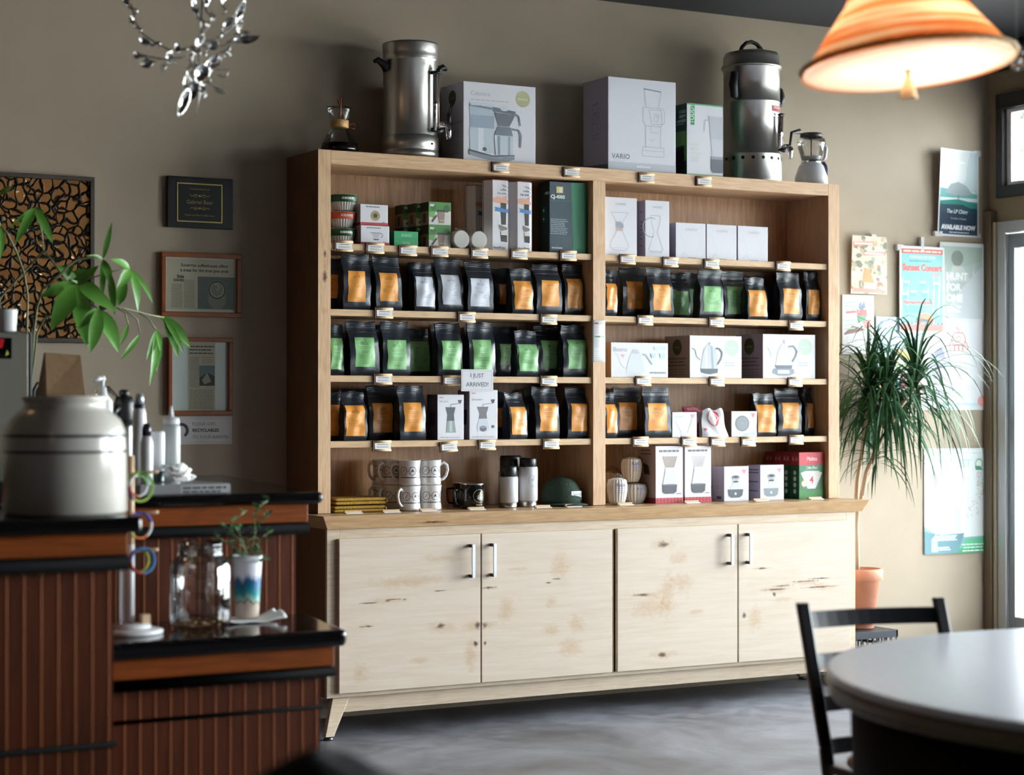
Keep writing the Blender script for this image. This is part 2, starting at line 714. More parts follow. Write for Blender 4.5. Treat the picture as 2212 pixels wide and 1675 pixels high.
sp = part(G(W_side_shaded).box(0, .056, .004, .334, .902, HT), 'side_panel', t)
G(W_face).box(0, .056, 0, .004, .902, HT).build('face_edging', sp)
part(G(W_face).box(2.645, 2.71, 0, .334, .902, HT), 'side_panel', t, bevel=.0015)
part(G(W_rail).box(.0562, 2.6448, 0, .334, 2.347, HT), 'top_panel', t, bevel=.0015)
part(G(W_face).box(1.327, 1.392, .0, .321, .902, 2.3468), 'divider', t, bevel=.0015)
part(G(W_back).box(.0562, 1.3268, .322, .334, .902, 2.3468), 'back_panel', t)
part(G(W_back).box(1.3922, 2.6448, .322, .334, .902, 2.3468), 'back_panel', t)
SH = [2.021, 1.747, 1.472, 1.199]
for z in SH:
    part(G(W_shelf).box(.0565, 1.3265, .010, .3215, z - .027, z), 'shelf', t, bevel=.0015)
    part(G(W_shelf).box(1.3925, 2.6445, .010, .3215, z - .027, z), 'shelf', t, bevel=.0015)
CT = .9
W_ctop = wood('maple counter', '#c8a57c', '#9c744a', 'x', rough=.3, knots=[(.45, .862, .07, .004)], spots=[(.45, .86, .12, .012), (1.58, .868, .05, .012)])
W_box = wood('birch carcass', '#c9b7a0', '#aa9070', 'x', rough=.45)
t = thing('base_cabinet', 'low wide birch ply cabinet with four doors and splayed legs', 'cabinet', (1.355, .1, 0))
# counter with under-bevelled edge
g = G(W_ctop)
ax0, ax1, ay0 = -.05, 2.76, -.165
bx0, bx1, by0 = -.022, 2.732, -.143
vs_ = [(ax0, ay0, CT), (ax1, ay0, CT), (ax1, .334, CT), (ax0, .334, CT), (bx0, by0, CT - .055), (bx1, by0, CT - .055), (bx1, .334, CT - .055), (bx0, .334, CT - .055)]
g.add(vs_, [(0, 1, 2, 3), (7, 6, 5, 4), (0, 4, 5, 1), (1, 5, 6, 2), (2, 6, 7, 3), (3, 7, 4, 0)])
part(g, 'countertop', t, bevel=.002)
FY = -.13
g = G(W_box)
g.box(2.683, 2.70, FY + .018, .334, .16, .8448)
part(G(W_side_shaded).box(-.018, -.0002, FY + .0182, .334, .16, .8448), 'end_panel', t)
g.box(-.018, .04, FY, FY + .018, .16, .8448).box(2.645, 2.70, FY, FY + .018, .16, .8448)
g.box(.04, 2.645, FY, .32, .16, .178).box(.04, 2.645, FY, -.11, .8, .8448)
g.box(.0, 2.683, .32, .334, .178, .8).box(1.338, 1.356, FY + .002, .32, .178, .8)
part(g, 'carcass', t, bevel=.0015)
part(G(W_box).box(.045, 2.635, -.10, -.08, .095, .1595), 'apron', t)
part(G(W_box).box(.045, 2.635, .26, .28, .095, .1595), 'apron', t)
dk = {0: dict(knots=[(.245, .545, .012, .004), (.16, .54, .03, .0025), (.32, .547, .006, .003), (.275, .55, .04, .002), (.15, .445, .025, .0025), (.49, .428, .018, .009), (.665, .42, .011, .012), (.655, .345, .008, .009), (.49, .575, .02, .002)],
             spots=[(.245, .545, .1, .014), (.15, .445, .04, .01), (.49, .425, .07, .03), (.64, .42, .05, .03), (.4, .29, .05, .02), (.12, .26, .04, .05), (.33, .62, .2, .03), (.5, .71, .1, .02), (.63, .3, .03, .08)]),
      1: dict(knots=[(.72, .578, .03, .004), (.696, .42, .01, .011), (.70, .345, .006, .008), (1.01, .585, .012, .003), (1.05, .6, .02, .002)],
              spots=[(.72, .575, .05, .01), (.72, .42, .05, .02), (1.02, .5, .03, .03), (1.07, .65, .05, .07), (1.15, .4, .04, .05), (1.02, .38, .05, .03), (1.12, .3, .06, .05), (.8, .48, .04, .06), (.85, .65, .06, .01)]),
      2: dict(knots=[(1.60, .728, .022, .011), (1.595, .238, .018, .010), (1.485, .51, .03, .004)],
              spots=[(1.60, .73, .08, .03), (1.60, .24, .08, .025), (1.5, .51, .1, .012), (1.7, .55, .06, .06), (1.62, .5, .05, .12), (1.78, .42, .05, .015), (1.68, .66, .06, .03), (1.55, .45, .12, .05)]),
      3: dict(knots=[(2.22, .50, .05, .003), (2.40, .53, .06, .003), (2.14, .60, .02, .003), (2.25, .515, .05, .003), (2.46, .50, .07, .0025), (2.21, .478, .008, .008), (2.47, .54, .05, .003), (2.04, .39, .01, .01)],
              spots=[(2.23, .5, .1, .02), (2.4, .525, .1, .018), (2.14, .6, .06, .006), (2.1, .37, .04, .07), (2.26, .45, .08, .012), (2.48, .5, .08, .02)])}
doors = [(.028, .6775, 'R'), (.6845, 1.333, 'L'), (1.3605, 2.0025, 'R'), (2.010, 2.655, 'L')]
dlab = []
for i, (x0, x1, side) in enumerate(doors):
    wd = wood('birch door ply %d' % i, '#ccbcaa', '#b29a7e', 'x', rough=.42, scale=.45, contrast=.6, **dk[i])
    d = part(G(wd).box(x0, x1, -.151, FY - .0005, .179, .806), 'door', t, bevel=.0012)
    hx = x1 - .05 if side == 'R' else x0 + .045
    if i == 2:
        hx = x1 - .05
    h = G(mat('satin handle', '#c7cbd4', .3, metal=.9))
    h.box(hx - .0065, hx + .0065, -.187, -.179, .625, .765)
    h.use(M_steeld)
    h.box(hx - .0065, hx + .0065, -.179, -.1515, .752, .765).box(hx - .0065, hx + .0065, -.179, -.1515, .625, .638)
    h.build('handle', d)
# splayed legs
for (sx, sy) in ((0, 0), (1, 0), (0, 1), (1, 1)):
    xt = .055 if sx == 0 else 2.625
    dx = -.085 if sx == 0 else .085
    yt = -.1 if sy == 0 else .26
    dy = -.075 if sy == 0 else .03
    g = G(W_box)
    a, b_ = .038, .019
    top = [(xt - a, yt - .012, .159), (xt + a, yt - .012, .159), (xt + a, yt + .018, .159), (xt - a, yt + .018, .159)]
    bot = [(xt + dx - b_, yt + dy - .012, .014), (xt + dx + b_, yt + dy - .012, .014), (xt + dx + b_, yt + dy + .018, .014), (xt + dx - b_, yt + dy + .018, .014)]
    g.add(top + bot, [(0, 1, 2, 3), (7, 6, 5, 4), (0, 4, 5, 1), (1, 5, 6, 2), (2, 6, 7, 3), (3, 7, 4, 0)])
    l = part(g, 'leg', t, bevel=.002)
    f = G(M_steeld).lathe([(.004, 0), (.018, .001), (.02, .006), (.014, .0138)], 20, (xt + dx, yt + dy, 0))
    f.build('foot_glide', l)
#MARK-A

# ================================================================== COFFEE BAGS
M_bag = mat('black foil pouch', '#18212b', .36, spec=.55, bump=.25, bscale=26)
M_bag.node_tree.nodes['Principled BSDF'].inputs['Coat Weight'].default_value = .25
LABC = {'orange': ('#e39a45', '#a8651f'), 'green': ('#83ba7a', '#3c7040'), 'white': ('#d4d8e2', '#8c92a2')}
for k_, (a_, b_) in LABC.items():
    mat('label ' + k_, a_, .33, bump=.0)


def make_bag(wd, h, dep, colour, seed, lean=0.0, lab=(.16, .84, .24, .66), tilt=0.0, twist=0.0, crease=1.0):
    """Side-gusset pouch: origin at bottom centre of the FRONT face; front faces -y."""
    rnd = random.Random(seed)
    ph = [rnd.uniform(0, 6.28) for _ in range(8)]
    am = rnd.uniform(.6, 1.2) * crease
    sway = rnd.uniform(-1, 1) * .006
    flop = rnd.uniform(-.6, 1.0)

    def thick(v):
        if v < .08:
            return dep * (.86 + .14 * (v / .08))
        if v < .62:
            return dep * (1 - .10 * ((v - .08) / .54))
        if v < .86:
            q = (v - .62) / .24
            return dep * (.9 * (1 - q) ** 1.3 + .02) + .003
        return .0035

    def front(u, v):
        """u in -1..1, v 0..1"""
        t_ = thick(v)
        wl = wd * (1 - .03 * math.sin(v * 3.14)) * (1.0 if v > .06 else .97)
        belly = .35 * dep * .25 * (1 - u * u) * math.sin(min(1, v / .7) * 3.14)
        yc = dep / 2 + lean * h * v * v + flop * .018 * max(0, v - .7) / .3
        wr = am * .0022 * (math.sin(u * 3.1 + v * 11 + ph[0]) * math.sin(v * 9 + ph[1]) + .8 * math.sin(u * 6 - v * 7 + ph[2])) * min(1, v * 6)
        y = yc - t_ / 2 - belly + wr
        if v < .1:
            y += .004 * (1 - v / .1)
        x = u * wl / 2 + sway * v + tilt * h * v + .0015 * math.sin(v * 17 + ph[3])
        z = h * v + (.003 * math.sin(u * 4 + ph[4]) if v > .97 else 0)
        return Vector((x, y, z))

    def back(u, v):
        p = front(u, v)
        t_ = thick(v)
        yc = dep / 2 + lean * h * v * v + flop * .018 * max(0, v - .7) / .3
        return Vector((p.x, yc + t_ / 2 + .1 * dep * (1 - u * u) * math.sin(min(1, v / .7) * 3.14), h * v + (p.z - h * v)))
    g = G(M_bag)
    nu, nv = 10, 20
    g.grid(lambda a, b: front(a * 2 - 1, b), nu, nv)
    g.grid(lambda a, b: back(a * 2 - 1, b), nu, nv, flip=True)

    def side(sg):
        def fn(a, b):
            p, q = front(sg, b), back(sg, b)
            m = p.lerp(q, a)
            m.x -= sg * .22 * thick(b) * (1 - abs(2 * a - 1)) * (.3 + .9 * b)
            return m
        return fn
    g.grid(side(-1), 4, nv, flip=True)
    g.grid(side(1), 4, nv)
    g.grid(lambda a, b: front(a * 2 - 1, 0).lerp(back(a * 2 - 1, 0), b), nu, 2, flip=True)
    # label and its print follow the pouch face
    gl = G(MATS['label ' + colour])
    u0, u1, v0, v1 = [q for q in lab]
    L_ = lambda a, b, off: front((u0 + (u1 - u0) * a) * 2 - 1, v0 + (v1 - v0) * b) + Vector((0, -off, 0))
    gl.grid(lambda a, b: L_(a, b, .0012), 8, 12)
    ink = LABC[colour][1]
    ar = Art(gl, 1, 1, lambda a, b, off: L_(a, b, .0012 + off))
    ar.H, ar.W = 1, 1
    m_ = C(ink, .45)
    # mark at the top: a little bridge-and-tower scribble, then lines of small type
    ar.line([(.28, .78), (.36, .85), (.42, .78), (.5, .86), (.53, .96), (.57, .86), (.68, .78)], .012, m_)
    ar.line([(.3, .76), (.7, .76)], .014, m_)
    ar.line([(.33, .80), (.38, .79), (.45, .81), (.55, .80), (.64, .81)], .012, m_)
    for v, a, b in ((.68, .18, .82), (.62, .22, .78), (.54, .3, .7), (.49, .36, .64), (.41, .14, .86), (.36, .16, .82), (.31, .2, .84), (.12, .36, .48), (.12, .54, .66)):
        ar.line([(a, v), (b, v)], .012, m_)
    for q in (.03, .97):
        ar.line([(.03, q), (.97, q)], .005, m_)
        ar.line([(q, .03), (q, .97)], .005, m_)
    # embossed seal strip
    gs = G(M_bag)
    gs.grid(lambda a, b: front(a * 1.98 - .99, .885 + .10 * b) + Vector((0, -.0012 - .0016 * abs(math.sin(b * 9.4)), 0)), nu, 9)
    gs.grid(lambda a, b: front(a * 1.98 - .99, .80 + .02 * b) + Vector((0, -.0012 - .002 * math.sin(b * 3.14), 0)), nu, 4)
    return g, gl, gs


def xc0(a, b):
    return (a + b) / 2


def place_bag(px0, px1, pt, yf, zs, colour, label, group, seed, lean=0.0, lab=(.16, .84, .22, .68), rz=0.0, tilt=0.0, wd=None, dep=.062, label_on=True):
    """px0..px1 is the front face in the photo (gusset excluded)."""
    xl, xr = X(px0, yf), X(px1, yf)
    pm = (px0 + px1) / 2
    lo, hi = (.064, 1.319) if xc0(xl, xr) < 1.36 else (1.4, 2.637)
    xl, xr = max(xl, lo), min(xr, hi)
    if wd:
        wd = min(wd, hi - lo)
    h = PY(pm, pt, yf + dep / 2).z - zs
    W_ = wd or (xr - xl)
    g, gl, gs = make_bag(W_, h, dep, colour, seed, lean, lab, tilt)
    xc = (xl + xr) / 2
    o = g.build('coffee_bag', loc=(xc, yf, zs + .0006), rot=(0, 0, rz))
    tag(o, label, 'coffee bag', group)
    gl.build('label', o, label=colour + ' printed label')
    gs.build('seal_strip', o)
    return o


def bag_row(rows, zs, bay, shelf):
    n = len(rows)
    for i, r in enumerate(rows):
        px0, px1, pt, yf, colour = r[:5]
        kw = dict(r[5]) if len(r) > 5 else {}
        where = ORD[i] if i < n - 1 else 'rightmost'
        if kw.pop('behind', 0):
            where = 'tucked behind, ' + where
        place_bag(px0, px1, pt, yf, zs, colour, 'coffee bag with %s label, %s, %s shelf, %s bay' % (colour, where, shelf, bay),
                  'coffee bags on the %s shelf of the %s bay' % (shelf, bay), seed=int(px0 * 7 + pt), **kw)


bag_row([(682, 745, 558, .10, 'orange'), (741, 801, 551, .03, 'orange', dict(lab=(.16, .80, .14, .70))), (812, 869, 555, .03, 'orange', dict(lab=(.16, .84, .17, .69))),
         (896, 941, 570, .03, 'white', dict(lab=(.08, .92, .1, .72))), (947, 1004, 559, .05, 'white', dict(lean=.08, lab=(.16, .86, .14, .69))),
         (1010, 1066, 565, .03, 'white', dict(lab=(.1, .84, .12, .66))), (1107, 1153, 582, .03, 'orange', dict(lab=(.1, .93, .1, .73))),
         (1160, 1215, 571, .03, 'orange', dict(lab=(.18, .88, .16, .67))), (1220, 1272, 573, .06, 'orange', dict(lab=(.12, .9, .14, .72)))],
        SH[1], 'left', 'second')
bag_row([(686, 744, 703, .05, 'green', dict(lab=(.2, .93, .12, .74))), (757, 821, 695, .03, 'green', dict(lab=(.17, .84, .16, .7))), (827, 887, 696, .04, 'green', dict(lab=(.15, .85, .12, .66))),
         (884, 931, 712, .14, 'green', dict(lab=(.05, .95, .10, .74))), (946, 1000, 698, .03, 'green', dict(lab=(.16, .92, .12, .66))),
         (1015, 1072, 698, .03, 'green', dict(lab=(.14, .84, .12, .68))), (1117, 1164, 715, .03, 'green', dict(lab=(.08, .94, .12, .7))),
         (1163, 1217, 703, .115, 'green', dict(lab=(.16, .92, .16, .70))), (1217, 1268, 704, .04, 'green', dict(lab=(.2, .98, .16, .72)))],
        SH[2], 'left', 'third')
bag_row([(688, 740, 848, .11, 'orange', dict(lab=(.2, .93, .1, .74))), (744, 794, 847, .03, 'orange', dict(lab=(.06, .9, .1, .72))), (797, 860, 834, .115, 'orange', dict(lab=(.12, .8, .14, .68))),
         (864, 921, 834, .03, 'orange', dict(lab=(.16, .84, .16, .69))), (1101, 1142, 850, .03, 'orange', dict(rz=.12, lab=(.08, .93, .1, .7))),
         (1158, 1210, 837, .03, 'orange', dict(lab=(.16, .90, .15, .68))), (1226, 1273, 837, .03, 'orange', dict(lab=(.16, .96, .14, .68)))],
        SH[3], 'left', 'fourth')
bag_row([(1288, 1334, 586, .03, 'orange', dict(lab=(.2, .93, .14, .72))), (1345, 1400, 579, .11, 'orange', dict(lean=.0, lab=(.16, .82, .17, .72))), (1404, 1456, 580, .03, 'orange', dict(lab=(.14, .88, .14, .66))),
         (1453, 1484, 590, .18, 'green', dict(behind=1, lab=(.05, .9, .1, .6), wd=.12)), (1512, 1563, 584, .03, 'green', dict(lab=(.14, .88, .14, .66))),
         (1566, 1613, 588, .10, 'green', dict(lab=(.12, .88, .12, .69))), (1617, 1659, 601, .03, 'orange', dict(lab=(.06, .96, .08, .7))),
         (1686, 1734, 590, .03, 'orange', dict(lean=-.02, lab=(.14, .86, .14, .66))), (1742, 1786, 590, .05, 'orange', dict(lab=(.12, .92, .14, .64)))],
        SH[1], 'right', 'second')
bag_row([(1290, 1334, 850, .03, 'orange', dict(lab=(.2, .95, .12, .75))), (1331, 1386, 838, .10, 'orange', dict(lab=(.12, .82, .15, .70))), (1393, 1450, 837, .03, 'orange', dict(lab=(.12, .84, .14, .68))),
         (1634, 1677, 851, .03, 'orange', dict(lab=(.06, .93, .1, .74))), (1681, 1732, 840, .06, 'orange', dict(lab=(.16, .86, .16, .70))),
         (1739, 1786, 839, .10, 'orange', dict(lab=(.25, .95, .16, .68)))],
        SH[3], 'right', 'fourth')
# spare bags standing in the second row of each shelf
SPARE = {('left', 'second', SH[1]): [(760, 560, 'orange'), (832, 563, 'orange'), (915, 560, 'white'), (1040, 566, 'white'), (1090, 580, 'orange'), (1180, 575, 'orange')],
         ('left', 'third', SH[2]): [(775, 697, 'green'), (850, 700, 'green'), (965, 700, 'green'), (1040, 697, 'green'), (1098, 704, 'green')],
         ('left', 'fourth', SH[3]): [(765, 842, 'orange'), (825, 832, 'orange'), (890, 834, 'orange'), (1088, 848, 'orange'), (1165, 838, 'orange')],
         ('right', 'second', SH[1]): [(1320, 577, 'orange'), (1372, 582, 'orange'), (1500, 586, 'green'), (1640, 596, 'orange'), (1700, 596, 'orange')],
         ('right', 'fourth', SH[3]): [(1355, 835, 'orange'), (1420, 836, 'orange'), (1655, 850, 'orange')]}
for (bay, shelf, zs), lst in SPARE.items():
    for i, (px, pt, colour) in enumerate(lst):
        yf = .235
        h = PY(px, pt, .25).z - zs
        g, gl, gs = make_bag(.128, min(h, .225), .055, colour, 900 + px)
        xc = X(px, yf)
        if i:
            xc = max(xc, last + .134)
        last = xc
        o = g.build('coffee_bag', loc=(xc, yf, zs + .0006))
        tag(o, 'coffee bag with %s label, back row, %s, %s shelf, %s bay' % (colour, ORD[i] if i < len(lst) - 1 else 'rightmost', shelf, bay),
            'coffee bag', 'coffee bags in the back row of the %s shelf, %s bay' % (shelf, bay))
        gl.build('label', o, label=colour + ' printed label')

# ================================================================== PRICE TAGS
M_tagw = mat('tag wood', '#cdae86', .5)
M_tagd = mat('tag clip', '#4b3023', .6)


def price_tag(px, py, yf, label, group, flat=False, tilt=0):
    t_ = thing('price_tag', label, 'price tag', tuple(PY(px, py, yf)), 0, group)
    if flat:
        t_.location = (X(px, yf), yf, CT + .0005)
        G(M_tagw).box(-.04, .04, 0, .012, 0, .012).build('holder', t_, rot=(0, 0, tilt), bevel=.003)
        G(M_paper).box(-.038, .038, -.016, -.0005, 0, .0035).build('card', t_, rot=(0, 0, tilt))
        return t_
    t_.rotation_euler = (0, tilt, 0)
    g = G(M_tagw)
    g.tube([(-.04, -.0035, .016), (.04, -.0035, .016)], .0065, 10)
    g.tube([(-.04, -.0035, -.019), (.04, -.0035, -.019)], .0055, 10)
    g.box(-.04, .04, -.004, 0, -.02, .016)
    g.build('holder', t_)
    G(M_tagd).box(-.0445, -.0402, -.009, 0, -.022, .022).build('end_clip', t_)
    c = G(M_paper).box(-.035, .037, -.0062, -.0042, -.017, .013)
    a = Art(c, .072, .03, face_fn((-.035, -.0062, -.017), (1, 0, 0), (0, 0, 1), (0, -1, 0)))
    a.lines(.15, .85, .72, .72, 1, '#5b5b66', .09, seed=int(px), ragged=.1)
    a.lines(.12, .9, .3, .42, 2, '#8a8a92', .06, seed=int(px) + 1)
    c.build('card', t_)
    return t_


TAGS = [('top rail', 'full width', [(1081, 362), (1234, 372), (1396, 384), (1520, 392)]),
        ('top shelf', 'left bay', [(742, 531), (810, 536), (881, 541), (949, 543), (1035, 547), (1121, 549), (1227, 552)]),
        ('second shelf', 'left bay', [(829, 676), (1008, 685), (1185, 690)]),
        ('third shelf', 'left bay', [(827, 819), (975, 822), (1185, 823)]),
        ('fourth shelf', 'left bay', [(825, 963), (969, 965), (1052, 961), (1190, 959)]),
        ('top shelf', 'right bay', [(1355, 560), (1448, 566), (1537, 570), (1691, 575)]),
        ('second shelf', 'right bay', [(1393, 692), (1547, 696), (1719, 703)]),
        ('third shelf', 'right bay', [(1389, 823), (1548, 824), (1717, 825)]),
        ('fourth shelf', 'right bay', [(1383, 954), (1488, 954), (1550, 954), (1616, 954), (1719, 950)])]
for sh, bay, lst in TAGS:
    for i, (px, py) in enumerate(lst):
        yy = -.0005 if sh == 'top rail' else .0095
        where = ORD[i] if i < len(lst) - 1 else 'rightmost'
        if sh == 'top rail':
            lb = 'wooden price tag with paper card on the top rail of the hutch, %s' % where
        else:
            lb = 'price tag with paper card, %s edge, %s, %s' % (sh, bay, where)
        price_tag(px, py, yy, lb, 'price tags on the shelf edges', tilt=(-.07 if px == 969 else .0))
for bay, lst in (('left', [763, 845, 925, 1029, 1172, 1238]), ('right', [1350, 1494, 1643, 1761])):
    for i, px in enumerate(lst):
        price_tag(px, 0, -.03 if bay == 'left' else -.02, 'price tag lying on the maple counter, %s bay, %s' % (bay, ORD[i] if i < len(lst) - 1 else 'rightmost'), 'price tags lying on the counter', flat=True)

# ================================================================== CARTONS


def carton(name, label, cat, group, px0, px1, ptop, zs, yf, dep, front=None, left=None, mats=None, col_front='#d9d8dd', col_side=None, col_top=None, rz=0, xs=None, h=None, bev=.0015, prints=True):
    if xs:
        x0, x1 = xs
    else:
        x0, x1 = X(px0, yf), X(px1, yf)
    H = h or (PY((px0 + px1) / 2, ptop, yf).z - zs)
    Wd = x1 - x0
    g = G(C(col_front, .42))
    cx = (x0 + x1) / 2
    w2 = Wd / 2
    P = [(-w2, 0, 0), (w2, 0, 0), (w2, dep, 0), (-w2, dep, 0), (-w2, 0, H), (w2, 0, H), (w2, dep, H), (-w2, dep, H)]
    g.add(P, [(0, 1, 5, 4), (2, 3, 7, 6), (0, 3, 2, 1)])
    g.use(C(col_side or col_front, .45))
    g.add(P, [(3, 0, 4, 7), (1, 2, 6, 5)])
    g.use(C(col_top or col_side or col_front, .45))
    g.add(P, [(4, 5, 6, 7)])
    o = g.build(name, loc=(cx, yf, zs + .0006), rot=(0, 0, rz), bevel=bev)
    # weld for the bevel
    wm = o.modifiers.new('weld', 'WELD')
    wm.merge_threshold = .0002
    if bev:
        while o.modifiers[0].name != 'weld':
            o.modifiers.move(len(o.modifiers) - 1, 0)
    tag(o, label, cat, group)
    if front:
        ga = G()
        a = Art(ga, Wd, H, face_fn((-w2, 0, 0), (1, 0, 0), (0, 0, 1), (0, -1, 0)))
        front(a)
        ga.build('front_print', o)
    if left:
        ga = G()
        a = Art(ga, dep, H, face_fn((-w2, dep, 0), (0, -1, 0), (0, 0, 1), (-1, 0, 0)))
        left(a)
        ga.build('side_print', o)
    return o


GY = '#8f98a6'
GD = '#5a626e'


def a_cafetiere(a):
    a.text('Cafetière', .10, .83, .055, '#a2a3aa', 'l')
    a.lines(.10, .62, .775, .775, 1, '#b0b1b8', .012, seed=3, ragged=0)
    a.ell(.82, .83, .105, '#a7a57a')
    a.text('bonavita', .82, .815, .03, '#e6e6dc', 'c', bold=.02)
    # brewer: reservoir, basket, carafe, base
    a.P([(.08, .70), (.43, .70), (.42, .42), (.09, .42)], '#aebac6')
    a.P([(.09, .58), (.42, .58), (.42, .42), (.09, .42)], '#8e9cab')
    a.P([(.08, .42), (.42, .42), (.40, .10), (.09, .10)], '#b9c3cc')
    a.P([(.20, .42), (.28, .42), (.28, .10), (.20, .10)], '#d5dbe1')
    a.ell(.25, .70, .03, '#dfe3e8', ry=.022)
    a.P([(.08, .72), (.44, .68), (.44, .655), (.08, .69)], '#6c7785')
    a.P([(.08, .74), (.40, .74), (.42, .71), (.10, .70)], '#c5cdd5')
    a.P([(.40, .70), (.72, .66), (.70, .62), (.40, .64)], '#5b6572')
    a.ell(.56, .685, .06, '#cdd3da', ry=.03)
    a.P([(.42, .63), (.71, .61), (.63, .46), (.48, .46)], '#59616c')
    a.P([(.47, .45), (.65, .45), (.68, .34), (.42, .34)], '#69727e')
    a.P([(.42, .34), (.68, .34), (.68, .09), (.44, .09)], '#c3ccd4')
    a.P([(.46, .33), (.50, .33), (.50, .09), (.47, .09)], '#7b8794')
    a.P([(.61, .33), (.64, .33), (.64, .09), (.61, .09)], '#8a95a2')
    a.line([(.69, .64), (.76, .60), (.78, .48)], .022, '#69737f')
    a.line([(.66, .43), (.76, .42), (.79, .36), (.78, .20)], .024, '#69737f')
    a.ell(.29, .15, .025, '#4c545f')
    a.P([(.07, .12), (.40, .05), (.70, .08), (.70, .04), (.62, .015), (.38, 0.0 + .01), (.08, .07)], '#7e8996')
    a.P([(.07, .14), (.40, .075), (.70, .10), (.70, .085), (.40, .055), (.07, .115)], '#3f4750')
    a.text('bonavita', .50, .045, .012, '#e8e8ea', 'c')


def a_cafe_side(a):
    a.ell(.5, .82, .10, '#3f4326')
    a.text('bonavita', .5, .81, .028, '#8f916e', 'c')
    a.text('Coffee Brewer', .62, .47, .05, '#6c6a74', 'c', wmax=.8)
    a.lines(.2, .9, .1, .38, 9, '#8d8b95', .012, seed=8)


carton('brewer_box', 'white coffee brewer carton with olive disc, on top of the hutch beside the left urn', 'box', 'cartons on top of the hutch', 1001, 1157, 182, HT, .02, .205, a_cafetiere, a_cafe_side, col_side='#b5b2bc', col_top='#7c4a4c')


def a_vario(a):
    a.text('VARIO', .05, .125, .055, '#454a58', 'l', spacing=1.05)
    a.P([(0, 0), (1, 0), (1, .09), (0, .09)], '#b9bdc6')
    a.lines(.42, .62, .05, .05, 1, '#e2e2e6', .016, ragged=0)
    c = '#a4a7b0'
    a.line([(.52, .90), (.78, .88)], .012, '#7b7e88')
    a.line([(.52, .90), (.56, .71)], .005, c)
    a.line([(.78, .88), (.74, .71)], .005, c)
    a.line([(.52, .70), (.80, .70), (.83, .66), (.83, .55), (.77, .50), (.55, .50), (.51, .55), (.51, .68)], .005, c, True)
    a.line([(.60, .68), (.78, .68), (.80, .53), (.64, .52)], .005, c, True)
    a.arc(.70, .58, .03, .005, c)
    a.line([(.66, .63), (.74, .63), (.74, .60)], .005, c)
    a.line([(.55, .50), (.55, .27)], .005, c)
    a.line([(.77, .50), (.77, .27)], .005, c)
    a.line([(.62, .50), (.63, .43), (.74, .43)], .004, c)
    a.line([(.50, .27), (.82, .27), (.82, .17), (.50, .17)], .005, c, True)
    a.line([(.50, .23), (.82, .23)], .004, c)
    a.line([(.60, .36), (.64, .34), (.68, .36)], .004, c)


def a_vario_side(a):
    c = '#82808c'
    a.line([(.36, .72), (.62, .74)], .012, c)
    a.line([(.38, .71), (.42, .64), (.58, .64), (.60, .71)], .006, c)
    a.line([(.36, .63), (.62, .63), (.62, .52), (.36, .52)], .007, c, True)
    a.arc(.49, .58, .035, .006, c)
    a.line([(.37, .52), (.37, .36), (.60, .36), (.60, .52)], .006, c)
    a.line([(.36, .40), (.61, .40)], .006, c)
    a.P([(0, 0), (1, 0), (1, .06), (0, .08)], '#55555f')


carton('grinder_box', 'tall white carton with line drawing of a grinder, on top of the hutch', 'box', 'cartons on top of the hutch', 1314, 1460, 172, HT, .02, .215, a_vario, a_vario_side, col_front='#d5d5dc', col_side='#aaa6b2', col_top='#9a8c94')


def a_toddy(a):
    a.P([(.10, .70), (.21, .70), (.21, 1.0), (.10, 1.0)], '#2f8a54')
    a.text('TODDY', .195, .72, .075, '#e9efe9', 'l', vert=True, wmax=.27)
    a.P([(0, 0), (1, 0), (1, .02), (0, .02)], '#7fae92')
    a.P([(0, .98), (1, .98), (1, 1), (0, 1)], '#4d9a68')
    a.P([(.60, .84), (1, .84), (1, .50), (.66, .50)], '#b9bcc4')
    a.P([(.66, .52), (1, .52), (1, .28), (.70, .28)], '#c6c8d0')
    a.line([(.58, .78), (.50, .78), (.48, .62)], .02, '#b9bcc4')
    a.P([(.66, .28), (1, .28), (1, .05), (.70, .05), (.66, .09)], '#565a64')
    a.P([(.67, .28), (1, .28), (1, .24), (.67, .24)], '#8b8f98')
    for i, s_ in enumerate(('COLD', 'BREW', 'SYSTEM')):
        a.text(s_, .10, .41 - .062 * i, .036, '#c9cbb8', 'l')
    a.lines(.1, .36, .2, .25, 3, '#c8c9c6', .01)


def a_toddy_side(a):
    for i, s_ in enumerate(('COLD', 'BREW', 'SYSTEM')):
        a.text(s_, .95, .87 - .065 * i, .042, '#dfe5df', 'r')
    a.lines(.5, .93, .72, .76, 2, '#9fb0a3', .012)
    a.P([(.35, .62), (.9, .62), (.9, .42), (.35, .40)], '#5a7f4a')
    a.P([(.3, .36), (.9, .38), (.9, .10), (.75, .06), (.3, .06)], '#0b0d10')
    a.P([(.88, .6), (1, .62), (1, .2), (.88, .2)], '#3e7a2e')


carton('cold_brew_box', 'white carton with green edges and green side panel, left of the right urn', 'box', 'cartons on top of the hutch', 1484, 1562, 226, HT, .02, .17, a_toddy, a_toddy_side, col_side='#123a2a', col_top='#3d8a55')

# ---- top shelf, left bay
z1 = SH[0]


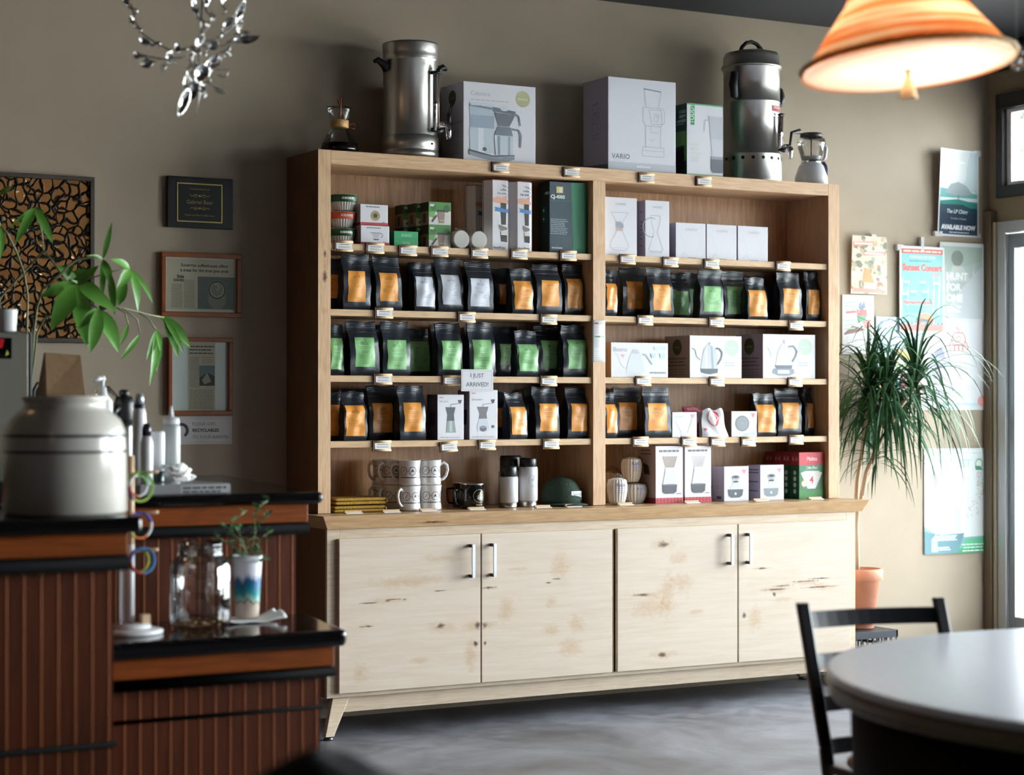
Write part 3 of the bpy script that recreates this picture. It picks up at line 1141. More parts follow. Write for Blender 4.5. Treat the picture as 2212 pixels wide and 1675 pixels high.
def a_drip(kind):
    def f(a):
        a.lines(.2, .7, .88, .88, 1, '#6a6a70', .05, ragged=0)
        if kind:
            a.ell(.54, .46, .25, '#a59a72')
            a.ell(.54, .46, .2, '#8c8257')
            a.ell(.54, .46, .1, '#2a241c')
            a.line([(.62, .4), (.72, .44)], .05, '#a59a72')
        else:
            a.P([(.38, .62), (.68, .62), (.60, .36), (.45, .36)], '#b9bcc2')
            a.line([(.34, .62), (.7, .62)], .035, '#7d8088')
            a.arc(.70, .50, .1, .035, '#7d8088', -90, 100)
            a.P([(.42, .32), (.66, .32), (.6, .25), (.46, .25)], '#55585f')
        a.lines(.78, .92, .12, .16, 2, '#7a7a80', .03)
        a.P([(0, 0), (1, 0), (1, .13), (0, .13)], '#b42a36')
        for q in range(9):
            a.line([(q / 9 + .05, 0), (q / 9 + .05, .13)], .02, '#8a1f2a')
    return f


def a_sidecup(a):
    a.arc(.5, .5, .2, .06, '#3c3c42')
    a.ell(.5, .45, .13, '#55555c')
    a.P([(0, 0), (1, 0), (1, .13), (0, .13)], '#7b1f28')


x0, x1 = X(779, .03), X(841, .03)
carton('dripper_box', 'white dripper carton with red plaid band, lower of the pair on the left top shelf', 'box', 'dripper cartons on the top shelf', 0, 0, 0, z1, .03, .13, a_drip(0), a_sidecup, xs=(x0, x1), h=PY(810, 488, .03).z - z1, col_side='#a29a98')
carton('dripper_box', 'white dripper carton with olive cup picture, stacked on the other on the top shelf', 'box', 'dripper cartons on the top shelf', 0, 0, 0, PY(810, 488, .03).z + .0015, .035, .13, a_drip(1), a_sidecup, xs=(x0, x1 - .004), h=.088, col_side='#a29a98', rz=.01)


def a_green(a):
    a.P([(0, .5), (1, .52), (1, .5), (0, .48)], '#0c6a3b')
    a.lines(.3, .8, .66, .8, 3, '#8fd0a8', .03)
    a.lines(.35, .75, .2, .28, 2, '#8fd0a8', .03)


carton('green_box', 'small bright green box with fine print, on the left top shelf', 'box', None, 851, 903, 500, z1, .04, .07, a_green, None, col_front='#16925a', col_side='#0f5c39', col_top='#1a8d57')


def a_tea(a):
    a.P([(0, .55), (1, .62), (1, 1), (0, 1)], '#3f7f35')
    a.P([(.0, .55), (.3, .58), (.22, .3), (0, .35)], '#5e9a48')
    a.ell(.2, .75, .14, '#2d6426')
    a.ell(.8, .72, .16, '#2c5f28')
    a.text('mr', .06, .8, .13, '#f0f0e8', 'l', bold=.04)
    a.P([(.4, .60), (.72, .60), (.68, .08), (.46, .08)], '#8b7466')
    a.P([(.38, .66), (.75, .66), (.75, .58), (.38, .58)], '#2a2424')
    a.line([(.36, .42), (.14, .12)], .08, '#4c3a4c')
    a.line([(.47, .2), (.67, .2)], .03, '#c9b9aa')


def a_teaside(a):
    a.P([(0, .6), (1, .6), (1, 1), (0, 1)], '#2c3326')
    a.P([(.3, .5), (.7, .5), (.65, .1), (.35, .1)], '#4a4038')


teax0, teax1 = X(926, .04), X(974, .04)
ht = PY(950, 487, .04).z - z1
for r in range(3):
    for lv in range(2):
        if r == 2 and lv == 0:
            pass
        carton('infuser_box', 'leafy green infuser carton, %s layer, %s from the front, left top shelf' % (('lower', 'upper')[lv], ('nearest', 'second', 'third')[r]), 'box', 'infuser cartons on the top shelf',
               0, 0, 0, z1 + lv * (ht + .001), .04 + r * .083, .08, a_tea, a_teaside, xs=(teax0 - .02 * r, teax1 - .02 * r), h=ht, col_side='#8d7f6c', col_front='#d2d0c8')

# three cellophane filter packs on the far left
M_cello = thin_glass('cellophane', (.96, .96, .96, 1), .02)


def filter_pack(name, label, loc, r, h, band, n=26, tint='#dcd9d4', topcol=None):
    t_ = thing(name, label, 'paper filters', loc, 0, 'packs of paper filters')
    g = G(C(tint, .8))
    vs_, fs = [], []
    for j in range(7):
        z = h * j / 6
        for k in range(n * 2):
            a = math.pi * k / n
            rr = (r * (.68 + .32 * (j / 6) ** .7)) * (1 + (.05 if k % 2 else -.05))
            vs_.append((rr * math.cos(a), rr * math.sin(a) * .8, z))
    m_ = n * 2
    for j in range(6):
        for k in range(m_):
            fs.append((j * m_ + k, j * m_ + (k + 1) % m_, (j + 1) * m_ + (k + 1) % m_, (j + 1) * m_ + k))
    fs.append(tuple(6 * m_ + k for k in range(m_)))
    fs.append(tuple(reversed(range(m_))))
    g.add(vs_, fs)
    g.build('filter_stack', t_)
    if band:
        b = G(C(band, .4))
        b.lathe([(r * .97, h * .52), (r * 1.04, h * .54), (r * 1.07, h * .9), (r * 1.0, h * .97)], 32, squash=.82)
        a = Art(b, r * 1.6, h * .4, lambda u, v, off: Vector((r * 1.07 * math.sin((u / (r * 1.6) - .5) * 1.6) * (1 + off), -r * .82 * 1.07 * math.cos((u / (r * 1.6) - .5) * 1.6) * 1.0 - off - .001, h * .54 + v)))
        a.lines(.2, .8, .5, .5, 1, '#e8e4d8', .35, ragged=0)
        b.build('paper_band', t_)
    g = G(M_cello)
    g.lathe([(r * .8, 0.0), (r * .95, h * .1), (r * 1.12, h * .55), (r * 1.14, h * .95), (r * .9, h * 1.04)], 28, squash=.85)
    g.build('wrapper', t_)
    return t_


px_ = X(741, .09)
hh = (PY(741, 418, .09).z - z1) / 3
for i, (bc, lb) in enumerate((('#1f5c34', 'lowest'), ('#d2552a', 'middle'), ('#1f5c34', 'uppermost'))):
    filter_pack('filter_pack', 'round %s-banded filter pack, %s of three stacked on the top shelf' % (('green', 'orange', 'green')[i], lb),
                (px_ + .004 * i - .006, .09 + .003 * (i % 2), z1 + .001 + i * (hh * .99)), .056, hh * .92, bc)

# two rolls of round filters in clear bags
for i, (px, lb) in enumerate(((989, 'left'), (1027, 'right'))):
    r = 19.5 * MPP(px, .05)
    t_ = thing('round_filter_pack', 'clear bag of round white filters, %s of the two on the top shelf' % lb, 'paper filters', (X(px, .05), .05, z1 + .001 + r), 0, 'bags of round filters')
    o = G(C('#dddad4', .8)).lathe([(r * .96, -.035), (r, -.03), (r, .03), (r * .96, .035)], 36, smooth=False).build('filter_stack', t_, rot=(math.radians(90), 0, 0), bevel=.002)
    g = G(M_cello)
    g.tube([(-r, -.04, -r * .98), (r, -.04, -r * .98), (r * 1.05, -.042, r * 1.0), (-r * .95, -.042, r * 1.15)], .0015, 6, closed=True)
    g.add([(-r * 1.0, -.04, -r), (r, -.04, -r), (r * 1.05, -.042, r), (-r * .95, -.042, r * 1.15), (0, -.037, 0)], [(0, 1, 4), (1, 2, 4), (2, 3, 4), (3, 0, 4)])
    g.build('wrapper', t_)

# chamfer-fronted press boxes


def press_box(label, pxl, pxa, pxb, pxr, ptop, yf, seed):
    xa, xb = X(pxa, yf), X(pxb, yf)
    H = PY(pxa, ptop, yf).z - z1
    wd = xb - xa
    c = .026
    poly = [(-wd / 2 - c, c * 1.2), (-wd / 2, 0), (wd / 2, 0), (wd / 2 + c, c * 1.0), (wd / 2 + c * .8, c * 2.2), (-wd / 2 - c * .8, c * 2.2)]
    o = G(C('#d8d6da', .4)).prism(poly, 0, H).build('press_box', loc=((xa + xb) / 2, yf, z1 + .0006), bevel=.001)
    tag(o, label, 'box', 'tall press cartons on the top shelf')
    G(C('#8c2f44', .5)).prism([(p[0] * 1.005, p[1] * 1.0 - .0003) for p in poly], H + .0002, H + .003).build('lid_edge', o)
    ga = G()
    a = Art(ga, wd, H, face_fn((-wd / 2, 0, 0), (1, 0, 0), (0, 0, 1), (0, -1, 0)))
    for i, s_ in enumerate(('"The', 'coffee', "I've ever")):
        a.text(s_, .97, .905 - .052 * i, .032, '#4c4c5a', 'r', wmax=.95, slant=.2, bold=.015)
    a.P([(0, .74), (.3, .76), (.7, .75), (1, .79), (1, .69), (.5, .67), (0, .69)], '#cf9a80')
    a.P([(.55, .68), (.95, .68), (.92, .37), (.62, .37)], '#2b2522')
    a.P([(.12, .62), (1, .59), (1, .54), (.14, .56), (.24, .59)], '#3f78b0')
    a.P([(.42, .37), (1, .33), (1, .30), (.6, .28), (.44, .32)], '#6b6460')
    a.P([(.55, .27), (1, .27), (1, .12), (.6, .13)], '#23201f')
    a.P([(.58, .27), (1, .27), (1, .22), (.58, .22)], '#d2cdc0')
    a.text('AeroPress', .04, .025, .032, '#3a3f55', 'l', wmax=.95, bold=.02)
    ga.build('front_print', o)
    ga = G()
    dr = Vector((c, c * 1.0, 0))
    L_ = dr.length
    a = Art(ga, L_, H, face_fn((wd / 2, 0, 0), dr / L_, (0, 0, 1), Vector((c, -c, 0)).normalized()))
    a.lines(.1, .6, .8, .9, 3, '#8f94a8', .02)
    a.P([(0, .72), (.5, .72), (.6, .68), (0, .66)], '#c98a80')
    a.P([(0, .60), (.7, .60), (.45, .57), (.7, .54), (0, .54)], '#4f82b8')
    a.lines(.3, .8, .3, .5, 6, '#b4b8c6', .008)
    ga.build('side_print', o)
    return o


press_box('white press carton with blue ribbon, half hidden behind the front two', 0, 1027, 1056, 0, 401, .16, 1)
press_box('tall white press carton with blue ribbon, left of the front two on the top shelf', 0, 1064, 1095, 0, 389, .04, 2)
press_box('tall white press carton with blue ribbon, right of the front two', 0, 1118, 1144, 0, 393, .03, 3)


def a_cj(a):
    a.P([(.62, 0), (1, 0), (1, 1), (.58, 1)], '#1f7a55')
    for q in range(12):
        a.line([(.03 + q * .055, 0), (.03 + q * .055, .7)], .004, '#3f6472')
    a.P([(.18, .84), (.36, .84), (.36, .93), (.18, .93)], '#d6c98c')
    a.P([(.26, .85), (.33, .85), (.33, .92), (.26, .92)], '#ece6c8')
    a.text('CJ-4000', .03, .745, .05, '#e4e8ea', 'l', wmax=.55, bold=.04)
    a.line([(.03, .73), (.55, .73)], .004, '#3a9a78')
    a.lines(.02, .5, .27, .47, 9, '#aab8c0', .009)
    a.lines(.05, .35, .07, .07, 1, '#c0d0d0', .02)


def a_cjs(a):
    a.text('-4000', .95, .82, .04, '#c8d4d0', 'r', wmax=.8)
    for v in (.6, .48):
        a.line([(.3, v - .04), (.7, v - .04), (.7, v + .04), (.3, v + .04)], .006, '#2f7a5c', True)
        a.ell(.5, v, .022, '#a8bcb8')


carton('grinder_carton', 'dark teal and green grinder carton with white lettering, far right of the left top shelf', 'box', None, 1187, 1258, 389, z1, .04, .10, a_cj, a_cjs, col_front='#1d3a46', col_side='#0f2320', xs=(X(1187, .04), 1.318), h=.316)

# ---- top shelf, right bay


def a_chem(kind):
    def f(a):
        a.text('CHEMEX', .5, .865, .038, '#94959f', 'c', spacing=1.1)
        c = '#a7b2bd'
        if kind == 0:
            a.line([(.20, .74), (.36, .58), (.38, .42), (.18, .22), (.16, .14), (.28, .09), (.62, .09), (.74, .14), (.72, .22), (.54, .42), (.56, .58), (.72, .74)], .008, c, True)
            a.P([(.34, .55), (.58, .55), (.56, .42), (.36, .42)], '#c2a093')
            a.P([(.34, .58), (.5, .58), (.6, .5), (.5, .46), (.36, .5)], '#8a97a2')
            a.line([(.18, .13), (.72, .13)], .01, '#c3ccd4')
        else:
            a.line([(.22, .73), (.62, .73), (.60, .60), (.48, .44), (.74, .14), (.68, .08), (.2, .08), (.14, .14), (.36, .44), (.26, .60)], .01, c, True)
            a.arc(.24, .52, .17, .012, '#7d90a0', 60, 290, ry=.17)
            a.P([(.16, .11), (.72, .11), (.66, .07), (.22, .07)], '#b4c2d2')
    return f


def a_chside(a):
    for v in (.8, .62, .55, .48, .4, .32, .2):
        a.line([(.75, v), (.85, v)], .014, '#5a3f6a')


carton('carafe_box', 'tall white carton with wooden-collar carafe picture, far left of right top shelf', 'box', 'white carafe cartons', 1306, 1376, 427, z1, .03, .14, a_chem(0), None, col_top='#a02a48', col_side='#b5aeb8')
carton('carafe_box', 'tall white carafe carton with handled carafe picture and purple lid edge', 'box', 'white carafe cartons', 1394, 1446, 434, z1, .03, .16, a_chem(1), a_chside, col_top='#4d3350', col_side='#b0a8ba')


def a_chf(a):
    a.text('CHEMEX', .52, .78, .07, '#a9a9b4', 'c', spacing=1.1)
    c = '#c6c9d0'
    a.line([(.14, .72), (.40, .05)], .006, c)
    a.line([(.92, .66), (.66, .05)], .006, c)
    a.line([(.18, .05), (.28, .16), (.36, .05)], .008, '#aeb4bc')
    a.P([(.38, .0), (.68, 0), (.66, .03), (.40, .03)], '#a5adb6')


xx = [X(1460, .03), X(1524.5, .03), X(1526.5, .03), X(1591.5, .03), X(1594, .03), X(1659, .03)]
for i in range(3):
    carton('filter_box', 'white square carton with faint cone drawing, %s of three, right top shelf' % ('leftmost', 'middle', 'rightmost')[i], 'box', 'square white filter cartons',
           0, 0, 0, z1, .03, .15, a_chf, None, xs=(xx[2 * i], xx[2 * i + 1]), h=PY(1560, 486, .03).z - z1 + .0, col_side='#a9a3b0' if i < 1 else '#8d7aa0', col_top='#b9b2b0')

# ---- third shelf, right bay: kettle cartons
z3 = SH[2]


def a_buono(a):
    a.text('Buono', .04, .74, .13, '#9aa3ad', 'l', wmax=.32)
    a.P([(.16, .66), (.24, .66), (.20, .55)], '#e3a9ad')
    c = '#c2c9cd'
    a.P([(.33, .66), (.52, .66), (.60, .20), (.56, .10), (.29, .10), (.26, .20)], '#ccd2d4')
    a.P([(.38, .8), (.46, .8), (.50, .68), (.35, .68)], '#b5bdc4')
    a.line([(.07, .70), (.12, .62), (.16, .40), (.22, .28), (.28, .26)], .02, c)
    a.line([(.54, .66), (.60, .66), (.66, .52), (.72, .38)], .045, '#9fa9b2')
    a.P([(.74, .9), (.96, .9), (.96, .79), (.76, .8)], '#c6d3da')
    for u in (.74, .90):
        a.P([(u - .05, .7), (u + .05, .7), (u + .035, .56), (u - .035, .56)], '#b9cfd6')
    a.lines(.68, .96, .14, .14, 1, '#8d939c', .04, ragged=0)
    a.lines(.04, .2, .1, .3, 5, '#cccfd4', .01)


carton('kettle_box', 'wide white kettle carton with brown end, left on its shelf', 'box', 'kettle cartons', 1320, 1443, 741, z3, .03, .13, a_buono, None, col_front='#d8d9dc', col_side='#9b7a5c', col_top='#6b6468')


def a_kettle(dark):
    def f(a):
        c = '#7f8b98' if dark else '#98a4b2'
        b = '#bfc6cd'
        a.ell(.81, .72, .19, '#b9cdbb')
        a.text('bonavita', .81, .70, .05, '#dfe8df', 'c')
        a.lines(.66, .92, .3, .36, 2, '#bcc0cc', .03)
        if dark:
            a.line([(.04, .70), (.10, .66), (.13, .5), (.20, .42)], .025, c)
            a.P([(.24, .5), (.27, .68), (.34, .78), (.42, .78), (.49, .68), (.52, .5), (.53, .22), (.21, .22)], b)
            a.P([(.30, .72), (.33, .76), (.33, .22), (.29, .22)], '#e2e6ea')
            a.P([(.40, .76), (.43, .75), (.46, .22), (.42, .22)], '#99a3ad')
            a.P([(.20, .22), (.54, .22), (.53, .12), (.38, .09), (.22, .13)], '#4a525c')
            a.line([(.375, .78), (.375, .84)], .03, c)
            a.line([(.49, .70), (.56, .70), (.62, .60), (.60, .46), (.53, .32)], .04, '#66707c')
        else:
            a.line([(.08, .72), (.12, .66), (.16, .48), (.24, .44)], .02, '#ccd0d8')
            a.P([(.24, .3), (.28, .62), (.36, .78), (.44, .78), (.52, .62), (.55, .3)], '#ccd0d8')
            a.P([(.22, .30), (.56, .30), (.54, .22), (.25, .22)], '#5c6672')
            a.P([(.20, .22), (.58, .22), (.60, .12), (.50, .07), (.28, .07), (.18, .12)], '#7e8998')
            a.P([(.28, .19), (.50, .19), (.50, .11), (.28, .11)], '#dcdfe4')
            a.line([(.40, .78), (.40, .87)], .03, c)
            a.line([(.48, .72), (.58, .74), (.65, .62), (.62, .5), (.56, .38)], .04, '#7d8998')
    return f


def a_kside(a):
    a.ell(.5, .73, .19, '#40492a')
    a.text('bonavita', .5, .71, .045, '#9a9d80', 'c')
    for i in range(3):
        a.lines(.12, .88, .46 - .08 * i, .46 - .08 * i, 1, '#5d5560', .035, seed=i, align='c')
    a.lines(.12, .88, .08, .2, 3, '#6f6672', .02, align='c')


carton('kettle_box', 'white gooseneck kettle carton with grey end, in the middle of the third shelf', 'box', 'kettle cartons', 1490, 1602, 726, z3, .03, .205, a_kettle(True), a_kside, col_side='#9a8f94', col_top='#7a6c70', col_front='#dadbe0')
carton('kettle_box', 'white electric kettle carton with scale base picture, right end of the third shelf', 'box', 'kettle cartons', 1648, 1761, 723, z3, .03, .215, a_kettle(False), a_kside, col_side='#958a92', col_top='#6d5f68', col_front='#dbdce2')

# ---- fourth shelf boxes
z4 = SH[3]


def a_grind(kind):
    def f(a):
        a.text('HARIO', .08, .92, .022, '#c4566a', 'l', bold=.02)
        a.text('Mini Slim+' if kind == 0 else 'Skerton+', .08, .83 if kind == 0 else .785, .038 if kind == 0 else .05, '#8c909a', 'l', wmax=.5)
        d = '#4a5258'
        if kind == 0:
            a.P([(.30, .72), (.68, .72), (.62, .56), (.64, .42), (.36, .42), (.38, .56)], d)
            a.P([(.36, .42), (.64, .42), (.70, .16), (.33, .16)], '#8b9a98')
            a.P([(.46, .42), (.54, .42), (.56, .18), (.45, .18)], '#b4c0bc')
            a.line([(.5, .72), (.5, .78), (.8, .80)], .016, '#70787e')
            a.P([(.78, .88), (.92, .88), (.88, .80), (.83, .80)], '#4a5258')
        else:
            a.P([(.27, .66), (.67, .66), (.60, .52), (.62, .42), (.34, .42), (.36, .52)], '#6b686e')
            a.P([(.34, .41), (.62, .41), (.70, .25), (.66, .16), (.30, .16), (.26, .25)], '#c6ccd4')
            a.ell(.48, .22, .08, '#5c5e68', ry=.06)
            a.ell(.48, .25, .08, '#868a96', ry=.025)
            a.line([(.48, .66), (.48, .71), (.78, .73)], .014, '#8b9096')
            a.P([(.76, .81), (.90, .81), (.86, .73), (.81, .73)], '#3e444a')
            a.ell(.84, .26, .03, '#5a6170')
        a.lines(.12, .85, .055, .055, 1, '#b5b9c0', .025, ragged=0)
    return f


def a_grside(a):
    a.P([(.3, .6), (.8, .6), (.75, .3), (.35, .3)], '#2e2a36')
    a.ell(.5, .5, .08, '#18356b')
    a.lines(.2, .8, .7, .9, 5, '#8a8290', .02)


carton('hand_grinder_box', 'white hand grinder carton, shorter of the pair on the fourth shelf', 'box', 'hand grinder cartons', 945, 1002, 853, z4, .03, .10, a_grind(0), a_grside, col_side='#5b5160', col_top='#6d6470')
carton('hand_grinder_box', 'white hand grinder carton, taller one under the arrival sign', 'box', 'hand grinder cartons', 1014, 1075, 843, z4, .03, .11, a_grind(1), a_grside, col_side='#a6a3ae', col_top='#8b8590')


def a_v60(a):
    c = '#b4bdc6'
    a.lines(.1, .55, .8, .84, 2, '#b6c6cc', .03)
    a.line([(.1, .7), (.38, .15)], .018, c)
    a.line([(.82, .72), (.6, .15)], .018, c)
    for q in (.25, .4, .55, .68):
        a.line([(q, .66), (.42 + (q - .45) * .3, .2)], .008, '#cdd3d8')
    a.P([(.34, .12), (.64, .12), (.6, .04), (.38, .04)], '#c6cdd4')
    a.P([(.74, .92), (.94, .92), (.84, .74)], '#e39aa4')


def a_pan(a):
    a.ell(.42, .52, .34, '#6b7078', ry=.31)
    a.ell(.42, .52, .28, '#7d8289', ry=.26)
    a.ell(.42, .53, .05, '#8f8a80')
    a.P([(.76, .92), (.94, .92), (.85, .74)], '#e07a88')
    a.P([(.4, .05), (.9, .05), (.95, .2), (.6, .16)], '#b4c2d2')


carton('dripper_carton', 'small white dripper carton with faint cone picture, left of the white filter bag', 'box', None, 1452, 1505, 891, z4, .03, .12, a_v60, None, col_front='#d9dde0', col_side='#a8a2a8')
carton('pan_carton', 'small white carton with round grey dish picture, right of the white filter bag', 'box', None, 1580, 1635, 889, z4, .03, .12, a_pan, None, col_front='#dcdce0', col_side='#8d7a70')

# white filter bag with red seal and the crumpled dark red pack behind it
t = thing('filter_bag', 'white paper filter bag with round red seal, leaning on the fourth shelf', 'paper filters', (X(1541, .04), .04, z4 + .001))
mp = MPP(1541, .04)


def soft(wd, h, dep, seed, taper=.8):
    ph = [random.Random(seed + q).uniform(0, 6) for q in range(4)]

    def fr(u, v):
        w_ = wd * (1 - (1 - taper) * v) / 2
        return Vector((u * w_ + .004 * math.sin(v * 7 + ph[0]), -dep * .5 * (1 - .9 * v ** 2) * (1 - .55 * u * u) + .004 * math.sin(u * 5 + v * 6 + ph[1]) + h * .12 * v, h * v + .006 * math.sin(u * 5 + ph[2]) * v))

    def bk(u, v):
        p = fr(u, v)
        return Vector((p.x, dep * .5 * (1 - .9 * v ** 2) * (1 - .55 * u * u) + h * .12 * v, p.z))
    return fr, bk


fr, bk = soft(.150, .128, .05, 3, .72)
g = G(C('#dcdadc', .5))
g.grid(lambda a, b: fr(a * 2 - 1, b), 10, 10).grid(lambda a, b: bk(a * 2 - 1, b), 10, 10, flip=True)
g.build('pouch', t)
ga = G()
a = Art(ga, 1, 1, lambda u, v, off: fr(u * 2 - 1, v) + Vector((0, -off - .001, 0)))
a.ell(.5, .70, .27, '#c92b45', ry=.3)
a.arc(.5, .70, .25, .012, '#ecd4d8', ry=.28)
a.line([(.5, .9), (.73, .7), (.5, .5), (.27, .7)], .02, '#f0dede', True)
a.text('60', .5, .635, .13, '#f2e6e6', 'c', bold=.05)
a.P([(.06, .34), (.2, .3), (.13, .22)], '#c9566a')
ga.build('seal_print', t)
t = thing('red_filter_pack', 'crumpled dark red and black pack lying behind the white filter bag', 'paper filters', (X(1512, .14), .14, z4 + .001))
fr2, bk2 = soft(.19, .148, .06, 9, .9)
g = G(mat('dark red foil', '#8e1f38', .35))
g.grid(lambda a, b: fr2(a * 2 - 1, b) + Vector((0, 0, -.035 * a * b)), 10, 10).grid(lambda a, b: bk2(a * 2 - 1, b) + Vector((0, 0, -.035 * a * b)), 10, 10, flip=True)
g.build('pouch', t)
ga = G()
a = Art(ga, 1, 1, lambda u, v, off: fr2(u * 2 - 1, v) + Vector((0, -off - .0012, -.035 * u * v)))
a.P([(.35, .82), (.95, .86), (.95, .5), (.4, .55)], '#2a1c26')
a.arc(.62, .7, .08, .02, '#9d8d94', 0, 300)
a.arc(.82, .68, .08, .02, '#9d8d94', 40, 330)
a.lines(.1, .6, .9, .95, 2, '#d9a0aa', .02)
ga.build('foil_print', t)

# ---- counter level, right bay


def a_wave(first):
    def f(a):
        a.lines(.12, .85, .91, .91, 1, '#6c6c74', .035, ragged=0, seed=4)
        t1 = '#b5aaa2' if first else '#ccc9cb'
        a.P([(.24, .82), (.80, .82), (.68, .62), (.36, .62)], t1)
        for q in range(7):
            a.line([(.28 + q * .08, .81), (.39 + q * .045, .63)], .008, '#93897f' if first else '#bdbabc')
        a.P([(.36, .61), (.68, .61), (.74, .42), (.78, .30), (.24, .30), (.30, .42)], '#cdd1d6')
        a.P([(.24, .32), (.78, .32), (.76, .20), (.66, .165), (.34, .165), (.26, .20)], '#3f424c')
        a.ell(.51, .32, .02, '#6c707c', ry=.012)
        a.ell(.51, .32, .16, '#5b5f6a', ry=.014)
        a.lines(.76, .94, .15, .165, 1, '#8f8f98', .02)
        a.P([(0, 0), (1, 0), (1, .095), (0, .095)], '#c53a48')
        for q in range(8):
            a.line([(q / 8 + .06, 0), (q / 8 + .06, .095)], .018, '#8e2434')
        a.line([(0, .05), (1, .05)], .012, '#9c2a3a')
    return f


def a_waveside(a):
    a.lines(.2, .9, .86, .92, 2, '#4e4850', .025)
    a.P([(.3, .7), (.6, .66), (.7, .5), (.4, .5)], '#2a2a30')
    a.P([(0, 0), (1, 0), (1, .095), (0, .095)], '#7e2030')
    a.lines(.3, .6, .2, .24, 3, '#5b5560', .02)


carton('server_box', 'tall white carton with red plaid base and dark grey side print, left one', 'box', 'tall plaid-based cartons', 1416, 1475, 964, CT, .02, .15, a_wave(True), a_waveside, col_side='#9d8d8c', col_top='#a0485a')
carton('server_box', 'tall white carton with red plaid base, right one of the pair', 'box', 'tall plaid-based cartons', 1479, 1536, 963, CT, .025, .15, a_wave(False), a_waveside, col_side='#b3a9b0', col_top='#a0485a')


def a_serv(f_):
    def f(a):
        a.P([(.70, .90), (.92, .90), (.81, .76)], '#d98aa6')
        a.lines(.1, .6, .93, .93, 1, '#b8b8c4', .02)
        a.P([(.34, .62), (.60, .62), (.58, .5), (.78, .28), (.70, .12), (.20, .12), (.13, .28), (.36, .5)], '#c3ccd4')
        a.P([(.14, .34), (.78, .34), (.74, .16), (.62, .1), (.28, .1), (.18, .16)], '#454b56' if f_ else '#7e8a94')
        a.ell(.47, .70, .11, '#2c3238', ry=.05)
        a.arc(.47, .68, .13, .03, '#8f9aa2', ry=.06)
        a.ell(.47, .56, .1, '#31363c', ry=.03)
        a.P([(.42, .25), (.5, .25), (.5, .18), (.42, .18)], '#c8d0d4')
    return f


def a_servside(a):
    for v in (.86, .78, .52, .26):
        a.line([(.1, v), (.85, v)], .03, '#474e5c')
    a.lines(.1, .8, .35, .45, 3, '#a8a8b4', .015)


def a_servside0(a):
    a.lines(.1, .8, .55, .9, 10, '#a6a4b0', .012)
    a.line([(.1, .44), (.3, .36)], .015, '#50505c')
    a.line([(.1, .36), (.3, .44)], .015, '#50505c')
    a.arc(.6, .4, .04, .012, '#50505c')
    a.P([(.55, .06), (.85, .06), (.85, .14), (.55, .14)], '#4c4c58')


carton('glass_server_box', 'short white glass server carton with plain text side, left of the pair', 'box', 'short server cartons', 1564, 1617, 1008, CT, .02, .13, a_serv(True), a_servside0, col_side='#bab4c4', col_top='#7d7480')
carton('glass_server_box', 'short white glass server carton with dark side bars, right of the pair', 'box', 'short server cartons', 1642, 1693, 1005, CT, .03, .10, a_serv(False), a_servside, col_side='#a6a4b6', col_top='#7d7480')


def a_mel(a):
    a.P([(0, .72), (1, .74), (1, 1), (0, 1)], '#b82433')
    a.text('Melitta', .52, .82, .09, '#efe0e0', 'c', wmax=.42, slant=.15)
    a.text('Coffee Filters', .5, .64, .065, '#e8efe8', 'c', wmax=.46, slant=.2, bold=.02)
    a.P([(.06, .56), (.24, .60), (.76, .60), (.94, .56), (.66, .22), (.34, .22)], '#dfe0da')
    a.text('4', .5, .33, .16, '#c22a38', 'c', bold=.02)
    a.ell(.2, .33, .075, '#cbb46a')
    a.ell(.2, .33, .055, '#dedfd2')
    a.P([(.36, .16), (.66, .16), (.64, .08), (.38, .08)], '#cfd8c6')
    a.P([(0, 0), (1, 0), (1, .06), (0, .06)], '#3c7a35')
    a.P([(0, .2), (.3, .16), (1, .2), (1, .06), (0, .06)], '#2f8236')


def a_mels(a):
    a.P([(0, .74), (1, .72), (1, 1), (0, 1)], '#8e1d2a')
    for u in (.3, .7):
        a.P([(u - .12, .82), (u + .12, .82), (u + .06, .93), (u - .02, .86), (u - .08, .93)], '#b98d90')
    for v in (.56, .43, .3, .16):
        a.ell(.5, v, .05, '#b6c4b8')
    a.line([(.1, .64), (.9, .64)], .03, '#1f3f2c')


for i in range(4):
    carton('filter_carton', 'red and green cone filter carton, %s in its file on the counter' % ('frontmost', 'second back', 'third back', 'fourth back')[i], 'box', 'red and green filter cartons',
           0, 0, 0, CT, .03 + i * .066, .064, a_mel, a_mels, xs=(X(1726, .03) - .001 * i, X(1779, .03) - .001 * i), h=PY(1750, 978, .03).z - CT, col_front='#17693a', col_side='#0f4a28', col_top='#9c2030')

# netted filter packs at the left of the right bay


